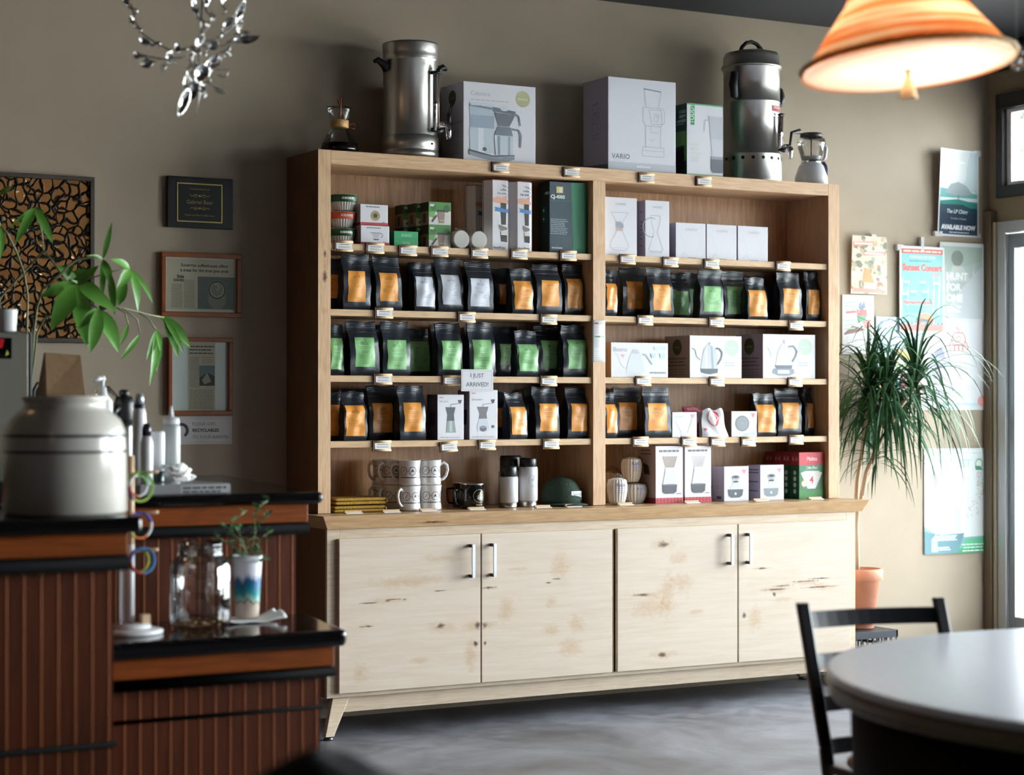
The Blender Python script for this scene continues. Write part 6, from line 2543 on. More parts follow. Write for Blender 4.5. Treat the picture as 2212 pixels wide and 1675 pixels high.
a.lines(.06, .8, .22, .22, 1, '#4c4c50', .22, ragged=0)
g.build('spine_print', o)
ZK = ZB + .0305


def bottle(name, label, cat, px, y, z, parts):
    """parts: list of (name, material, [(r_px, z_frac)...]) with total height from z to H"""
    m_ = MPP(px, y)
    t_ = thing(name, label, cat, (X(px, y), y, z))
    for nm, mt, H_, prof in parts:
        G(mt).lathe([(max(p[0], 0) * m_, p[1] * H_) for p in prof], 32).build(nm, t_)
    return t_


M_wht = mat('white plastic', '#dcdcde', .35)
yb_ = -1.72
H = Zz(370, 878, yb_) - ZK
M_milky = mat('milky plastic', '#c9cfcd', .3, **{'Transmission Weight': .35})
t = bottle('squeeze_bottle', 'clear squeeze bottle with white pointed nozzle, in front of the recyclables sign', 'bottle', 370, yb_, ZK, [
    ('body', M_milky, H, [(18, 0), (19.5, .02), (19.5, .72), (17, .76), (0, .76)]),
    ('cap', M_wht, H, [(17.5, .76), (18, .78), (17, .84), (8, .85), (0, .85)]),
    ('nozzle', M_wht, H, [(6, .85), (3, .97), (2, 1.0), (0, 1.0)])])
H = Zz(341, 932, yb_) - ZK
bottle('white_canister', 'white canister with dark green base beside the squeeze bottle', 'canister', 341, -1.76, ZK, [
    ('base', mat('deep green', '#1c3836', .3), H, [(13.5, 0), (14, .02), (14, .22), (0, .22)]),
    ('body', M_wht, H, [(14, .22), (15, .23), (15, .97), (13, 1.0), (0, 1.0)])])
H = Zz(318, 915, -1.82) - ZB
bottle('pump_bottle', 'short white bottle with dark domed top left of the canister', 'bottle', 317, -1.84, ZB, [
    ('body', M_wht, H, [(13, 0), (13.5, .02), (13.5, .72), (10, .82), (0, .82)]),
    ('cap', mat('pewter', '#4a4650', .25, metal=.7), H, [(10, .82), (10, .93), (6, 1.0), (0, 1.0)])])
H = Zz(301, 850, -1.82) - ZB
bottle('tall_canister', 'tall slim white vacuum flask with dark neck beside the black airpot', 'flask', 301, -1.78, ZB, [
    ('body', M_wht, H, [(15, 0), (15.5, .02), (15.5, .70), (14, .80), (12, .85), (0, .85)]),
    ('collar', mat('navy plastic', '#1d2238', .35), H, [(12.5, .85), (12.5, .89), (0, .89)]),
    ('cap', mat('pale steel', '#b9bfc6', .3, metal=.6), H, [(11, .89), (9, .99), (0, 1.0)])])
ya_ = -1.5
m_ = MPP(270, ya_)
H = Zz(270, 842, ya_) - ZB
t = thing('airpot', 'black-topped airpot on the back bar behind the crock', 'flask', (X(268, ya_), ya_, ZB))
R = 21 * m_
G(M_steeld).lathe([(R * .95, 0), (R, .004), (R, H * .62), (R * .9, H * .68), (0, H * .68)], 36).build('body', t)
g = G(M_blackm)
g.lathe([(R * .9, H * .68), (R * 1.02, H * .70), (R * 1.02, H * .86), (R * .82, H * .93), (0, H * .93)], 36)
hd = g.build('pump_head', t)
G(M_blackm).lathe([(.012, H * .93), (.016, H * .95), (.016, H * .985), (.008, H), (0, H)], 20).build('plunger', hd)
G(M_blackm).tube([(-R * .8, -.02, H * .82), (-R * 1.35, -.03, H * .78), (-R * 1.35, -.03, H * .70)], [.012, .010, .008], 10).build('spout', hd)
G(M_blackm).tube([(R * .9, 0, H * .82), (R * 1.4, -.01, H * .78), (R * 1.45, -.01, H * .4), (R * 1.0, 0, H * .3)], .009, 10).build('handle', t)
# crumpled napkins next to the squeeze bottle
g = G(M_paper)
rnd = random.Random(4)
c = Vector(PY(388, 1020, -1.84))
for k in range(7):
    a0 = rnd.uniform(0, 6.28)
    g.grid(lambda a_, b_: Vector(((a_ - .5) * .07 * math.cos(a0) - (b_ - .5) * .05 * math.sin(a0) + .012 * math.sin(b_ * 7 + k), (a_ - .5) * .05 * math.sin(a0) + (b_ - .5) * .05 * math.cos(a0) + .004 * k, .004 + .035 * abs(math.sin(a_ * 3.1 + k)) * (.4 + b_ * .8) + .002 * k)), 6, 6)
o = g.build('crumpled_napkin', loc=(c.x, -1.84, ZK), solid=.001)
tag(o, 'crumpled white napkin on the flat book at the squeeze bottle foot', 'napkin')

# brown paper bag, machine, cup, handle jug, little pump
yq = -1.30
x0, x1 = X(100, yq), X(184, yq)
z1_ = Zz(140, 762, yq)
g = G(mat('kraft paper', '#6e5336', .8, bump=.3, bscale=30))
w2 = (x1 - x0) / 2
hh_ = z1_ - ZB
n = 8
V = [(-w2, 0, 0), (w2, 0, 0), (w2, .11, 0), (-w2, .11, 0), (-w2, 0, hh_ * .7), (w2, 0, hh_ * .7), (w2, .11, hh_ * .7), (-w2, .11, hh_ * .7), (-w2 * .9, .04, hh_), (w2 * 1.02, .05, hh_ * .985), (w2 * 1.02, .06, hh_ * .985), (-w2 * .9, .05, hh_), (-w2 * 1.0 + .01, .055, hh_ * .35), (w2 - .012, .055, hh_ * .45)]
g.add(V, [(3, 2, 1, 0), (0, 1, 5, 4), (2, 3, 7, 6), (4, 5, 9, 8), (6, 7, 11, 10), (8, 9, 10, 11), (1, 2, 13), (2, 6, 13), (6, 5, 13), (5, 1, 13), (3, 0, 12), (0, 4, 12), (4, 7, 12), (7, 3, 12), (4, 8, 11, 7), (5, 6, 10, 9)])
o = g.build('paper_bag', loc=((x0 + x1) / 2, yq, ZB + .0005), bevel=.002)
tag(o, 'brown kraft paper bag standing behind the crock', 'paper bag')
yq = -1.62
x1 = X(72, yq)
zt_ = Zz(40, 716, yq)
M_mach = mat('machine steel', '#8c877e', .4, metal=.8)
t = thing('grinder_machine', 'brushed steel counter machine with small red and black screen at the left edge', 'machine', (x1 - .16, yq, ZB))
hm = zt_ - ZB
g = G(M_mach)
g.box(-.16, .150, 0, .22, .03, hm)
g.build('housing', t, bevel=.008)
G(M_blackm).box(-.15, .14, .01, .2, 0, .03).build('base', t)
G(mat('edge highlight', '#c9cfc8', .2, metal=.6)).box(.1502, .1560, -.004, .22, .03, hm - .002).build('edge_highlight', t)  # pale strip: highlight along the machine's edge put in as colour
sx = X(24, yq) - (x1 - .16)
z0_, z1_ = Zz(10, 775, yq) - ZB, Zz(10, 730, yq) - ZB
G(mat('screen black', '#07070a', .1)).box(sx - .09, sx, -.005, -.0005, z0_, z1_).build('screen', t)
G(mat('red decal', '#c0151c', .3)).add([(sx - .08, -.0055, z0_ + .025), (sx - .028, -.0055, z0_ + .032), (sx - .022, -.0055, z1_ - .004), (sx - .08, -.0055, z1_ - .004)], [(0, 1, 2, 3)]).build('red_decal', t)
G(C('#b7d24a')).add([(sx - .018, -.0056, z0_ + .008), (sx - .008, -.0056, z0_ + .014), (sx - .014, -.0056, z0_ + .025)], [(0, 1, 2)]).build('green_decal', t)
g = G(mat('red handle', '#b3141c', .25))
g.tube([(-.145, -.03, hm * .46), (-.115, -.045, hm * .43), (-.105, -.045, hm * .30), (-.12, -.04, hm * .18)], [.010, .013, .012, .010], 10)
g.build('red_lever', t)
m_ = MPP(14, yq)
t = bottle('paper_cup', 'white paper cup upside down on top of the steel machine', 'cup', 14, yq + .06, zt_ + .001, [('cup', M_wht, Zz(14, 668, yq) - zt_, [(19, 0), (20, .05), (23, .94), (23.5, 1.0), (0, 1.0)])])
yq = -1.28
t = thing('milk_jug', 'dark carafe with slim loop handle behind the crock, left of the paper bag', 'jug', (X(96, -1.10), -1.10, ZB))
hj = Zz(90, 822, -1.1) - ZB
G(M_steeld).lathe([(.045, 0), (.05, .01), (.05, hj * .7), (.036, hj * .85), (.03, hj * .95), (0, hj * .95)], 28).build('body', t)
G(M_blackm).tube([(-.02, -.03, hj * .92), (-.035, -.045, hj * .97), (-.05, -.05, hj * .9), (-.05, -.05, hj * .5), (-.03, -.035, hj * .35)], .006, 8).build('handle', t)
yq = -1.55
t = thing('soap_pump', 'white pump dispenser poking above the crock rim', 'dispenser', (X(221, yq), yq, ZB))
hj = Zz(215, 812, yq) - ZB
G(M_wht).lathe([(.03, 0), (.032, .01), (.032, hj * .78), (.015, hj * .84), (.012, hj * .9), (0, hj * .9)], 28).build('bottle', t)
G(M_wht).tube([(0, 0, hj * .88), (0, 0, hj * .97), (-.012, -.01, hj * .975), (-.035, -.02, hj * .955)], [.006, .008, .008, .005], 8).tube([(0, 0, hj * .96), (0, 0, hj)], [.012, .008], 10).build('pump_head', t)
t = thing('swan_neck_faucet', 'thin chrome curved spout between the paper bag and the airpot', 'tap', (X(246, -1.3), -1.3, ZB))
hj = Zz(240, 838, -1.3) - ZB
G(M_chrome).tube([(.02, 0, 0), (.02, 0, hj * .72), (.012, 0, hj * .9), (-.02, 0, hj), (-.055, 0, hj * .96), (-.06, 0, hj * .86)], .007, 10).build('spout', t)
G(M_chrome).box(-.10, -.05, -.01, .02, hj * .84, hj * .9).tube([(-.075, 0, 0), (-.075, 0, hj * .86)], .006, 8).build('valve', t)

# ---- low ledge: mason jar, potted herb on cloth, bracelet stand
ZL = .7305
yj = -2.22
m_ = MPP(434, yj)
M_jar = thin_glass('jar cello glass', (.975, .98, .98, 1), .5)
t = thing('mason_jar', 'large open glass mason jar with a few coins inside on the ledge', 'jar', (X(434, yj), yj, ZL))
H = Zz(432, 1170, yj) - ZL
R = 66 * m_
G(M_jar).lathe([(R * .80, .002), (R * .95, .01), (R, .03), (R, H * .70), (R * .93, H * .78), (R * .74, H * .83), (R * .69, H * .85), (R * .69, H)], 48).lathe([(R * .96, .03), (R * .96, H * .69), (R * .89, H * .77), (R * .70, H * .83), (R * .66, H * .86), (R * .66, H)], 48).build('glass_body', t)
G(M_jar).tube([(R * .71 * math.cos(q * .2), R * .71 * math.sin(q * .2), H * .875 + .012 * q / 31.4) for q in range(63)], .003, 6).tube([(R * .72 * math.cos(q * .2), R * .72 * math.sin(q * .2), H * .855) for q in range(31)], .004, 6, closed=True).build('thread', t)
g = G(mat('coin copper', '#a88a5e', .3, metal=.7))
rnd = random.Random(8)
for k in range(34):
    a_, rr = rnd.uniform(0, 6.28), R * .78 * math.sqrt(rnd.random())
    c = Vector((rr * math.cos(a_), rr * math.sin(a_), .010 + rnd.random() * .014))
    tl = Matrix.Rotation(rnd.uniform(-.5, .5), 3, 'X') @ Matrix.Rotation(rnd.uniform(-.5, .5), 3, 'Y')
    n = 12
    top = [c + tl @ Vector((.0095 * math.cos(q * 6.283 / n), .0095 * math.sin(q * 6.283 / n), .0008)) for q in range(n)]
    bot = [c + tl @ Vector((.0095 * math.cos(q * 6.283 / n), .0095 * math.sin(q * 6.283 / n), -.0008)) for q in range(n)]
    g.add(bot + top, [tuple(reversed(range(n))), tuple(range(n, 2 * n))] + [(i, (i + 1) % n, n + (i + 1) % n, n + i) for i in range(n)])
o = g.build('coins', loc=t.location)
tag(o, 'loose pile of small coins in the bottom of the mason jar', 'coins')
o['kind'] = 'stuff'

yh = -2.13
m_ = MPP(533, yh)
t = thing('herb_pot', 'small glazed pot, blue-green over bare clay, with trailing round-leaved herb', 'plant', (X(534, yh), yh, ZL + .012))
H = Zz(535, 1200, yh) - ZL - .012


def glaze():
    m = mat('drip glaze', '#cbb9a8', .3, coat=.4)
    nt = m.node_tree
    N, L_ = nt.nodes, nt.links
    tc = N.new('ShaderNodeTexCoord')
    sp = N.new('ShaderNodeSeparateXYZ')
    L_.new(tc.outputs['Object'], sp.inputs[0])
    no = N.new('ShaderNodeTexNoise')
    no.inputs['Scale'].default_value = 55
    mp = N.new('ShaderNodeMapping')
    mp.inputs['Scale'].default_value = (1, 1, .15)
    L_.new(tc.outputs['Object'], mp.inputs[0])
    L_.new(mp.outputs[0], no.inputs['Vector'])
    ma = N.new('ShaderNodeMath')
    ma.operation = 'MULTIPLY_ADD'
    ma.inputs[1].default_value = .05
    L_.new(no.outputs[0], ma.inputs[0])
    L_.new(sp.outputs[2], ma.inputs[2])
    r = N.new('ShaderNodeValToRGB')
    mr = N.new('ShaderNodeMapRange')
    mr.inputs['From Min'].default_value = .03
    mr.inputs['From Max'].default_value = .16
    L_.new(ma.outputs[0], mr.inputs['Value'])
    e = r.color_ramp.elements
    e[0].position, e[0].color = .28, lin('#c9b8a9')
    e[1].position, e[1].color = .95, lin('#e2e2ec')
    for p, c in ((.31, '#5c4a40'), (.36, '#9fc0b2'), (.5, '#2f8f96'), (.66, '#1b6a8c'), (.8, '#2c5f8c')):
        q = e.new(p)
        q.color = lin(c)
    L_.new(mr.outputs[0], r.inputs[0])
    L_.new(r.outputs[0], N['Principled BSDF'].inputs['Base Color'])
    return m


R = 32 * m_
G(glaze()).lathe([(R * .75, 0), (R * .8, .003), (R * 1.0, H * .9), (R * 1.02, H), (R * .94, H), (R * .9, H * .85), (0, H * .85)], 36).build('pot', t)
G(C('#2c221a', .9)).lathe([(R * .88, H * .87), (0, H * .9)], 24).build('soil', t)
M_herb = mat('herb leaf', '#5f8a5c', .4, var=.25, vscale=30)
g = G(M_herb)
gs = G(mat('herb stem', '#5c6a44', .6))
base = Vector(t.location)
stems = [[(530, 1200), (500, 1180), (470, 1160), (462, 1150)], [(535, 1200), (515, 1150), (500, 1128), (528, 1108)], [(540, 1200), (552, 1150), (548, 1110), (560, 1095), (578, 1082)],
         [(530, 1205), (505, 1195), (490, 1215), (500, 1230)], [(540, 1205), (560, 1185), (570, 1205), (562, 1215)], [(535, 1200), (520, 1170), (490, 1140), (480, 1135)], [(538, 1200), (568, 1160), (580, 1150)], [(552, 1150), (560, 1130), (582, 1112)]]
for i, st_ in enumerate(stems):
    pts = [PY(px, py, yh - .02 + .03 * math.sin(i * 2.1 + k)) - base for k, (px, py) in enumerate(st_)]
    gs.tube(pts, .0016, 6)
    for k in range(1, len(pts)):
        for j in range(4):
            p = pts[k - 1].lerp(pts[k], (j + 1) / 4)
            az = rnd.uniform(0, 6.28)
            el = rnd.uniform(-.6, .8)
            L_ = rnd.uniform(.014, .026)
            d = Vector((math.cos(az) * math.cos(el), math.sin(az) * math.cos(el), math.sin(el)))
            sd = d.cross(Vector((.1, .2, 1))).normalized()
            up_ = sd.cross(d)
            V = [p] + [p + d * L_ * q + sd * s_ * L_ * .42 * w_ + up_ * L_ * .12 * abs(s_) for q, s_, w_ in ((.25, -1, .75), (.6, -1, 1), (.9, -1, .5))] + [p + d * L_ * 1.08] + [p + d * L_ * q + sd * s_ * L_ * .42 * w_ + up_ * L_ * .12 for q, s_, w_ in ((.9, 1, .5), (.6, 1, 1), (.25, 1, .75))] + [p + d * L_ * .5]
            g.add(V, [(0, 1, 8), (1, 2, 8), (2, 3, 8), (3, 4, 8), (4, 5, 8), (5, 6, 8), (6, 7, 8), (7, 0, 8)], True)
g.build('foliage', t)
gs.build('stem', t)
g = G(M_paper)
p0 = PZ(490, 1330, ZL)
rnd2 = random.Random(2)
g.grid(lambda a, b: Vector(((a - .5) * .19, (b - .5) * .13, .0035 + .005 * (a - .5) ** 2 * 4 + (.010 * max(0, a * 2 - 1.3) + .012 * max(0, (a - .8) * 5) * abs(math.sin(b * 4))) + .0012 * math.sin(a * 17 + b * 5))), 18, 10)
o = g.build('folded_cloth', loc=(X(536, yh), yh - .005, ZL + .001), rot=(0, 0, -.1), solid=.005)
tag(o, 'white cloth napkin under the glazed herb pot on the ledge', 'cloth')

# bracelet stand
ysd = -2.26
xs_ = X(283, ysd)
t = thing('bracelet_stand', 'white and pale wood post stand with round base holding beaded bracelets', 'display stand', (xs_, ysd, ZL))
m_ = MPP(285, ysd)
G(M_wht).lathe([(.085, 0), (.088, .003), (.088, .010), (.075, .014), (0, .015)], 40, (.0, -.0, 0)).lathe([(.055, .015), (.055, .024), (.02, .028), (0, .028)], 36).build('base', t)
zt_ = Zz(283, 985, ysd) - ZL
M_dowel = mat('pale dowel', '#d8b896', .5)
g = G(M_wht)
g.tube([(0, 0, .026), (0, 0, zt_ * .50)], .010, 14)
g.box(-.030, -.010, .003, .006, .026, Zz(260, 1215, ysd) - ZL)
g.build('post', t)
G(M_dowel).tube([(0, 0, zt_ * .5), (0, 0, zt_)], .009, 14).build('dowel', t)
pegs = [(1024, .0), (1111, .0), (1191, .0)]
for i, (py, d) in enumerate(pegs):
    z_ = Zz(300, py, ysd) - ZL
    o = G(M_dowel).tube([(.004, -.006, z_), (.050, -.075, z_ + .008)], .004, 8).build('peg', t)
G(M_dowel).box(.024, .046, -.03, -.005, .0285, .052).build('tag_block', t)


def bracelet(i, py, rpx, cols, label, tilt, px=303):
    r = rpx * m_
    c = PY(px, py, ysd - (.046 if i not in (1, 4) else .060))
    g = G()
    n = 46
    for k in range(n):
        a_ = 6.2832 * k / n
        g.use(mat('bead ' + cols[k * len(cols) // n % len(cols)], cols[k * len(cols) // n % len(cols)], .25))
        for s_ in (-1, 1):
            g.ball((r * math.sin(a_) * math.cos(tilt), s_ * .0035 + r * math.sin(a_) * math.sin(tilt), r * math.cos(a_)), .0034, 6, 4)
    o = g.build('beaded_bracelet', loc=c)
    tag(o, label, 'bracelet', 'beaded bracelets on the stand')


bracelet(0, 1052, 31, ['#6aa33a', '#8bbf3f', '#b6cf5a', '#6b4a9a', '#a8d04a'], 'large green and purple beaded bracelet, highest on the stand', .25)
bracelet(1, 1050, 22, ['#4c9a4a', '#d8d8d8', '#b84a2a', '#e6e6e2'], 'green, white and rust beaded bracelet inside the highest loop', .3, 298)
bracelet(2, 1136, 27, ['#2f4ab8', '#e4e4ea', '#e07a2a', '#a8c23a', '#2f4ab8'], 'blue, orange and lime beaded bracelet in the middle of the stand', .2)
bracelet(3, 1212, 24, ['#9ac23a', '#b8c84a', '#c84a2a', '#d8602c'], 'lime and red beaded bracelet, lowest on the stand', .3, 300)
bracelet(4, 1212, 27, ['#1f7ac8', '#2a8fd0', '#9a1f2c', '#1f6ab0'], 'bright blue beaded bracelet beside the lowest lime one', .1, 308)
#MARK-E

# ================================================================== HOUSE PLANT BEHIND THE MACHINE
yl = -.92
base = Vector((X(62, yl), yl, ZB))
t = thing('umbrella_leaf_plant', 'tall houseplant with bright green fingered leaves rising behind the left bar', 'plant', tuple(base))
G(mat('dark glazed planter', '#23201f', .4)).lathe([(.055, 0), (.06, .005), (.075, .20), (.078, .215), (.07, .215), (.068, .2), (0, .2)], 32).build('pot', t)
gs = G(mat('grey green stem', '#7e8560', .6))


def pl(px, py, dy=0.0):
    return PY(px, py, yl + dy) - base


stem_px = [[(62, 862, 0), (58, 711, 0), (60, 640, -.02), (52, 590, -.04), (36, 545, -.05), (16, 505, -.06), (2, 488, -.06)],
           [(60, 862, .02), (-8, 720, .05), (0, 644, .04), (50, 590, 0), (95, 541, -.04), (114, 565, -.08), (134, 594, -.10), (167, 616, -.14)],
           [(64, 862, 0), (74, 714, -.02), (80, 665, -.06), (92, 625, -.10), (127, 597, -.14), (150, 572, -.15), (170, 560, -.16), (200, 556, -.18), (222, 560, -.18)],
           [(64, 862, -.03), (80, 720, -.08), (95, 690, -.12), (130, 668, -.16), (175, 645, -.2), (214, 668, -.22)],
           [(167, 616, -.14), (200, 600, -.18), (235, 588, -.2), (281, 581, -.2)],
           [(214, 668, -.22), (251, 664, -.2), (285, 670, -.17), (320, 680, -.14), (354, 686, -.1)],
           [(251, 664, -.2), (270, 675, -.2), (277, 701, -.2)], [(265, 667, -.2), (296, 690, -.18), (303, 723, -.18)],
           [(300, 675, -.15), (322, 690, -.14), (338, 714, -.14)], [(95, 541, -.04), (90, 500, -.05), (75, 450, -.06)], [(222, 560, -.18), (230, 530, -.19), (238, 500, -.2)]]
for st_ in stem_px:
    gs.tube([pl(*p) for p in st_], .0038 if len(st_) > 5 else .0026, 8)
gs.build('stem', t)
M_leaf = mat('bright leaf', '#5a9238', .38, var=.2, vscale=9, **{'Subsurface Weight': .0})
nb = M_leaf.node_tree.nodes['Principled BSDF']
nb.inputs['Transmission Weight'].default_value = 0.0


def leaf(g, a, b, wd, arch=.1, side_tilt=0.0):
    """lanceolate blade from a to b, slightly folded along the midrib"""
    a, b = Vector(a), Vector(b)
    d = b - a
    L_ = d.length
    d.normalize()
    view = Vector((math.sin(side_tilt), -math.cos(side_tilt), .35)).normalized()
    sd = d.cross(view).normalized()
    nr = sd.cross(d).normalized()
    n = 8
    vs_ = []
    for i in range(n + 1):
        q = i / n
        w_ = wd / 2 * (math.sin(3.14159 * q ** .8) ** .85 if 0 < q < 1 else .02)
        c = a + d * L_ * q + nr * (arch * L_ * math.sin(3.14 * q)) + Vector((0, 0, -.02 * L_ * q * q))
        vs_ += [c - sd * w_ + nr * w_ * .3, c, c + sd * w_ + nr * w_ * .3]
    fs = []
    for i in range(n):
        k = i * 3
        fs += [(k, k + 1, k + 4, k + 3), (k + 1, k + 2, k + 5, k + 4)]
    g.add(vs_, fs, True)


LV = [((75, 449), (33, 525), 20, -.06), ((75, 449), (114, 525), 20, -.06), ((75, 449), (20, 492), 9, -.02), ((75, 449), (98, 462), 8, .0),
      ((2, 488), (-30, 470), 16, -.06), ((0, 420), (30, 402), 14, -.05), ((3, 492), (0, 560), 14, -.06),
      ((167, 616), (86, 640), 30, -.14), ((167, 616), (110, 712), 42, -.20), ((167, 616), (186, 745), 40, -.16), ((167, 616), (226, 640), 30, -.12), ((167, 616), (122, 572), 24, -.10),
      ((167, 616), (213, 573), 22, -.14), ((167, 616), (252, 672), 30, -.2), ((167, 616), (172, 668), 10, -.24),
      ((214, 668), (167, 710), 20, -.24), ((214, 668), (194, 762), 30, -.26), ((214, 668), (256, 760), 34, -.25), ((214, 668), (244, 650), 18, -.2),
      ((222, 560), (242, 477), 12, -.19), ((222, 560), (219, 650), 14, -.18), ((222, 560), (240, 618), 18, -.2), ((238, 590), (248, 680), 16, -.16), ((222, 560), (186, 552), 10, -.14),
      ((281, 581), (239, 559), 18, -.22), ((281, 581), (252, 623), 24, -.22), ((281, 581), (298, 671), 22, -.2), ((281, 581), (331, 655), 14, -.18),
      ((354, 686), (411, 750), 26, -.1), ((354, 686), (385, 772), 22, -.1), ((345, 684), (402, 728), 22, -.08), ((354, 686), (398, 765), 14, -.12),
      ((277, 701), (259, 748), 10, -.2), ((303, 723), (258, 778), 12, -.18), ((338, 714), (316, 778), 16, -.14), ((338, 714), (323, 832), 18, -.14), ((338, 714), (346, 758), 14, -.16), ((338, 718), (338, 800), 20, -.12),
      ((264, 621), (256, 660), 24, -.12), ((264, 600), (268, 650), 18, -.10), ((130, 597), (160, 570), 24, -.1), ((150, 600), (205, 590), 26, -.1)]
g = G(M_leaf)
mpx = MPP(200, yl)
for (a, b, wd, dy) in LV:
    leaf(g, pl(a[0], a[1], dy), pl(b[0], b[1], dy - .03), wd * mpx, .06, (a[0] * 13 % 7 - 3) * .12)
g.build('foliage', t)

# ================================================================== HANGING CUTLERY MOBILE
dm = 5.6
c0 = PD(428, 120, dm)
t = thing('cutlery_mobile', 'hanging mobile made of bent silver spoons and forks, top left', 'mobile', tuple(c0))
M_sil = mat('polished silver', '#d9d7d4', .12, metal=1.0)
mp_ = dm / FPX


def mpt(px, py, dd=0.0):
    return PD(px, py, dm + dd) - c0


g = G(M_sil)
top = Vector((c0.x, c0.y, CZ)) - c0
g.tube([top, mpt(436, 60), mpt(430, 130), mpt(434, 190), mpt(422, 252)], [.002, .0025, .003, .0025, .0015], 8)
arms = [[(430, 100, 0), (400, 105, .02), (370, 110, .03), (340, 95, .05), (310, 75, .06), (293, 50, .06), (283, 8, .06)],
        [(430, 110, 0), (395, 125, -.02), (350, 128, -.04), (300, 118, -.05)], [(432, 90, 0), (470, 85, .03), (500, 60, .04), (525, 25, .04)],
        [(432, 100, 0), (480, 100, -.03), (520, 85, -.05), (548, 80, -.05)], [(430, 130, 0), (400, 150, .04), (415, 180, .04)], [(434, 140, 0), (470, 150, -.02), (495, 150, -.03), (488, 168, -.03), (470, 162, -.03)],
        [(434, 80, 0), (432, 40, .02), (440, 0, .02)]]
for ar_ in arms:
    g.tube([mpt(*p) for p in ar_], .0024, 8)
g.build('wire_frame', t)


def spoon(px0, py0, px1, py1, dd, bowl=.35, wd=.022, ln=1.0):
    bowl = max(bowl, .6)
    a, b = mpt(px0, py0, dd), mpt(px1 + (px1 - px0) * .25, py1 + (py1 - py0) * .25, dd - .02)
    d = b - a
    L_ = d.length
    d.normalize()
    sd = d.cross(Vector((.48, -.85, .3))).normalized()
    nr = sd.cross(d)
    g = G(M_sil)
    n = 12
    # handle
    pts = [a + d * L_ * (1 - bowl) * q / 6 + nr * .012 * math.sin(q * .9) for q in range(7)]
    g.tube(pts, [.0038, .0034, .003, .0026, .0026, .003, .004], 8, flat=.5)
    a2 = pts[-1]
    vs_, fs = [], []
    Lb = L_ * bowl
    for i in range(9):
        q = i / 8
        w_ = wd * .68 * math.sin(3.1416 * min(.98, max(.03, q)) ** .85) ** .7
        for j in range(7):
            u = j / 3 - 1
            vs_.append(a2 + d * Lb * q + sd * w_ * u + nr * (-.012 * (1 - u * u) * math.sin(3.1416 * q)))
    for i in range(8):
        for j in range(6):
            k = i * 7 + j
            fs.append((k, k + 1, k + 8, k + 7))
    g.add(vs_, fs, True)
    g.build('spoon', t, solid=.0012)


def fork(px0, py0, px1, py1, dd):
    a, b = mpt(px0, py0, dd), mpt(px1, py1, dd + .02)
    d = b - a
    L_ = d.length
    d.normalize()
    sd = d.cross(Vector((.48, -.85, .3))).normalized()
    nr = sd.cross(d)
    g = G(M_sil)
    g.tube([a, a + d * L_ * .35 + nr * .008, a + d * L_ * .62], [.004, .003, .0035], 8, flat=.5)
    c = a + d * L_ * .62
    for k in range(4):
        o = sd * (k - 1.5) * .005
        g.tube([c, c + d * L_ * .1 + o + nr * .004, c + d * L_ * .38 + o * 1.1 - nr * .004], [.003, .0016, .001], 6)
    g.build('fork', t)


SP = [(430, 150, 398, 232, -.06, .34, .026), (455, 145, 412, 210, -.04, .5, .030), (470, 118, 435, 165, -.08, .6, .036), (495, 100, 462, 140, -.05, .5, .028), (470, 80, 500, 48, .03, .5, .02),
      (505, 75, 528, 18, .04, .34, .026), (512, 82, 525, 55, .02, .6, .020), (490, 95, 545, 80, -.05, .5, .018), (500, 88, 530, 74, -.02, .5, .018), (410, 130, 408, 190, .04, .4, .022),
      (440, 165, 482, 190, -.02, .35, .018), (380, 95, 370, 128, .02, .5, .022), (345, 100, 310, 82, .05, .5, .02), (350, 128, 312, 136, -.03, .4, .020), (318, 124, 296, 114, -.04, .6, .018),
      (440, 60, 425, 5, .02, .4, .024), (448, 50, 455, -20, .0, .35, .024), (480, 30, 492, -18, .03, .5, .026), (292, 30, 275, -8, .06, .5, .022), (300, 70, 290, 40, .06, .4, .016),
      (400, 110, 385, 98, .0, .7, .024), (425, 115, 440, 85, -.05, .7, .028), (440, 118, 465, 100, -.06, .7, .026), (410, 122, 432, 140, -.07, .7, .030), (450, 170, 440, 195, -.03, .6, .020)]
for s_ in SP:
    spoon(*s_)
for f_ in ((405, 150, 420, 100, -.05), (440, 70, 462, 28, .0), (450, 130, 410, 165, .03), (380, 135, 345, 150, -.04), (430, 185, 445, 215, .0), (470, 130, 500, 112, .04)):
    fork(*f_)

# ================================================================== PENDANT LAMP
dl = 4.6
cl = PD(1962, 146, dl)
ml = dl / FPX
Rl = 229 * ml
t = thing('pendant_lamp', 'orange striped cone pendant lampshade glowing at the top right', 'lamp', tuple(cl))
tilt = Matrix.Rotation(math.radians(-4.5), 4, FW) @ Matrix.Rotation(math.radians(-4.0), 4, RT)
tr_ = tilt.to_euler()


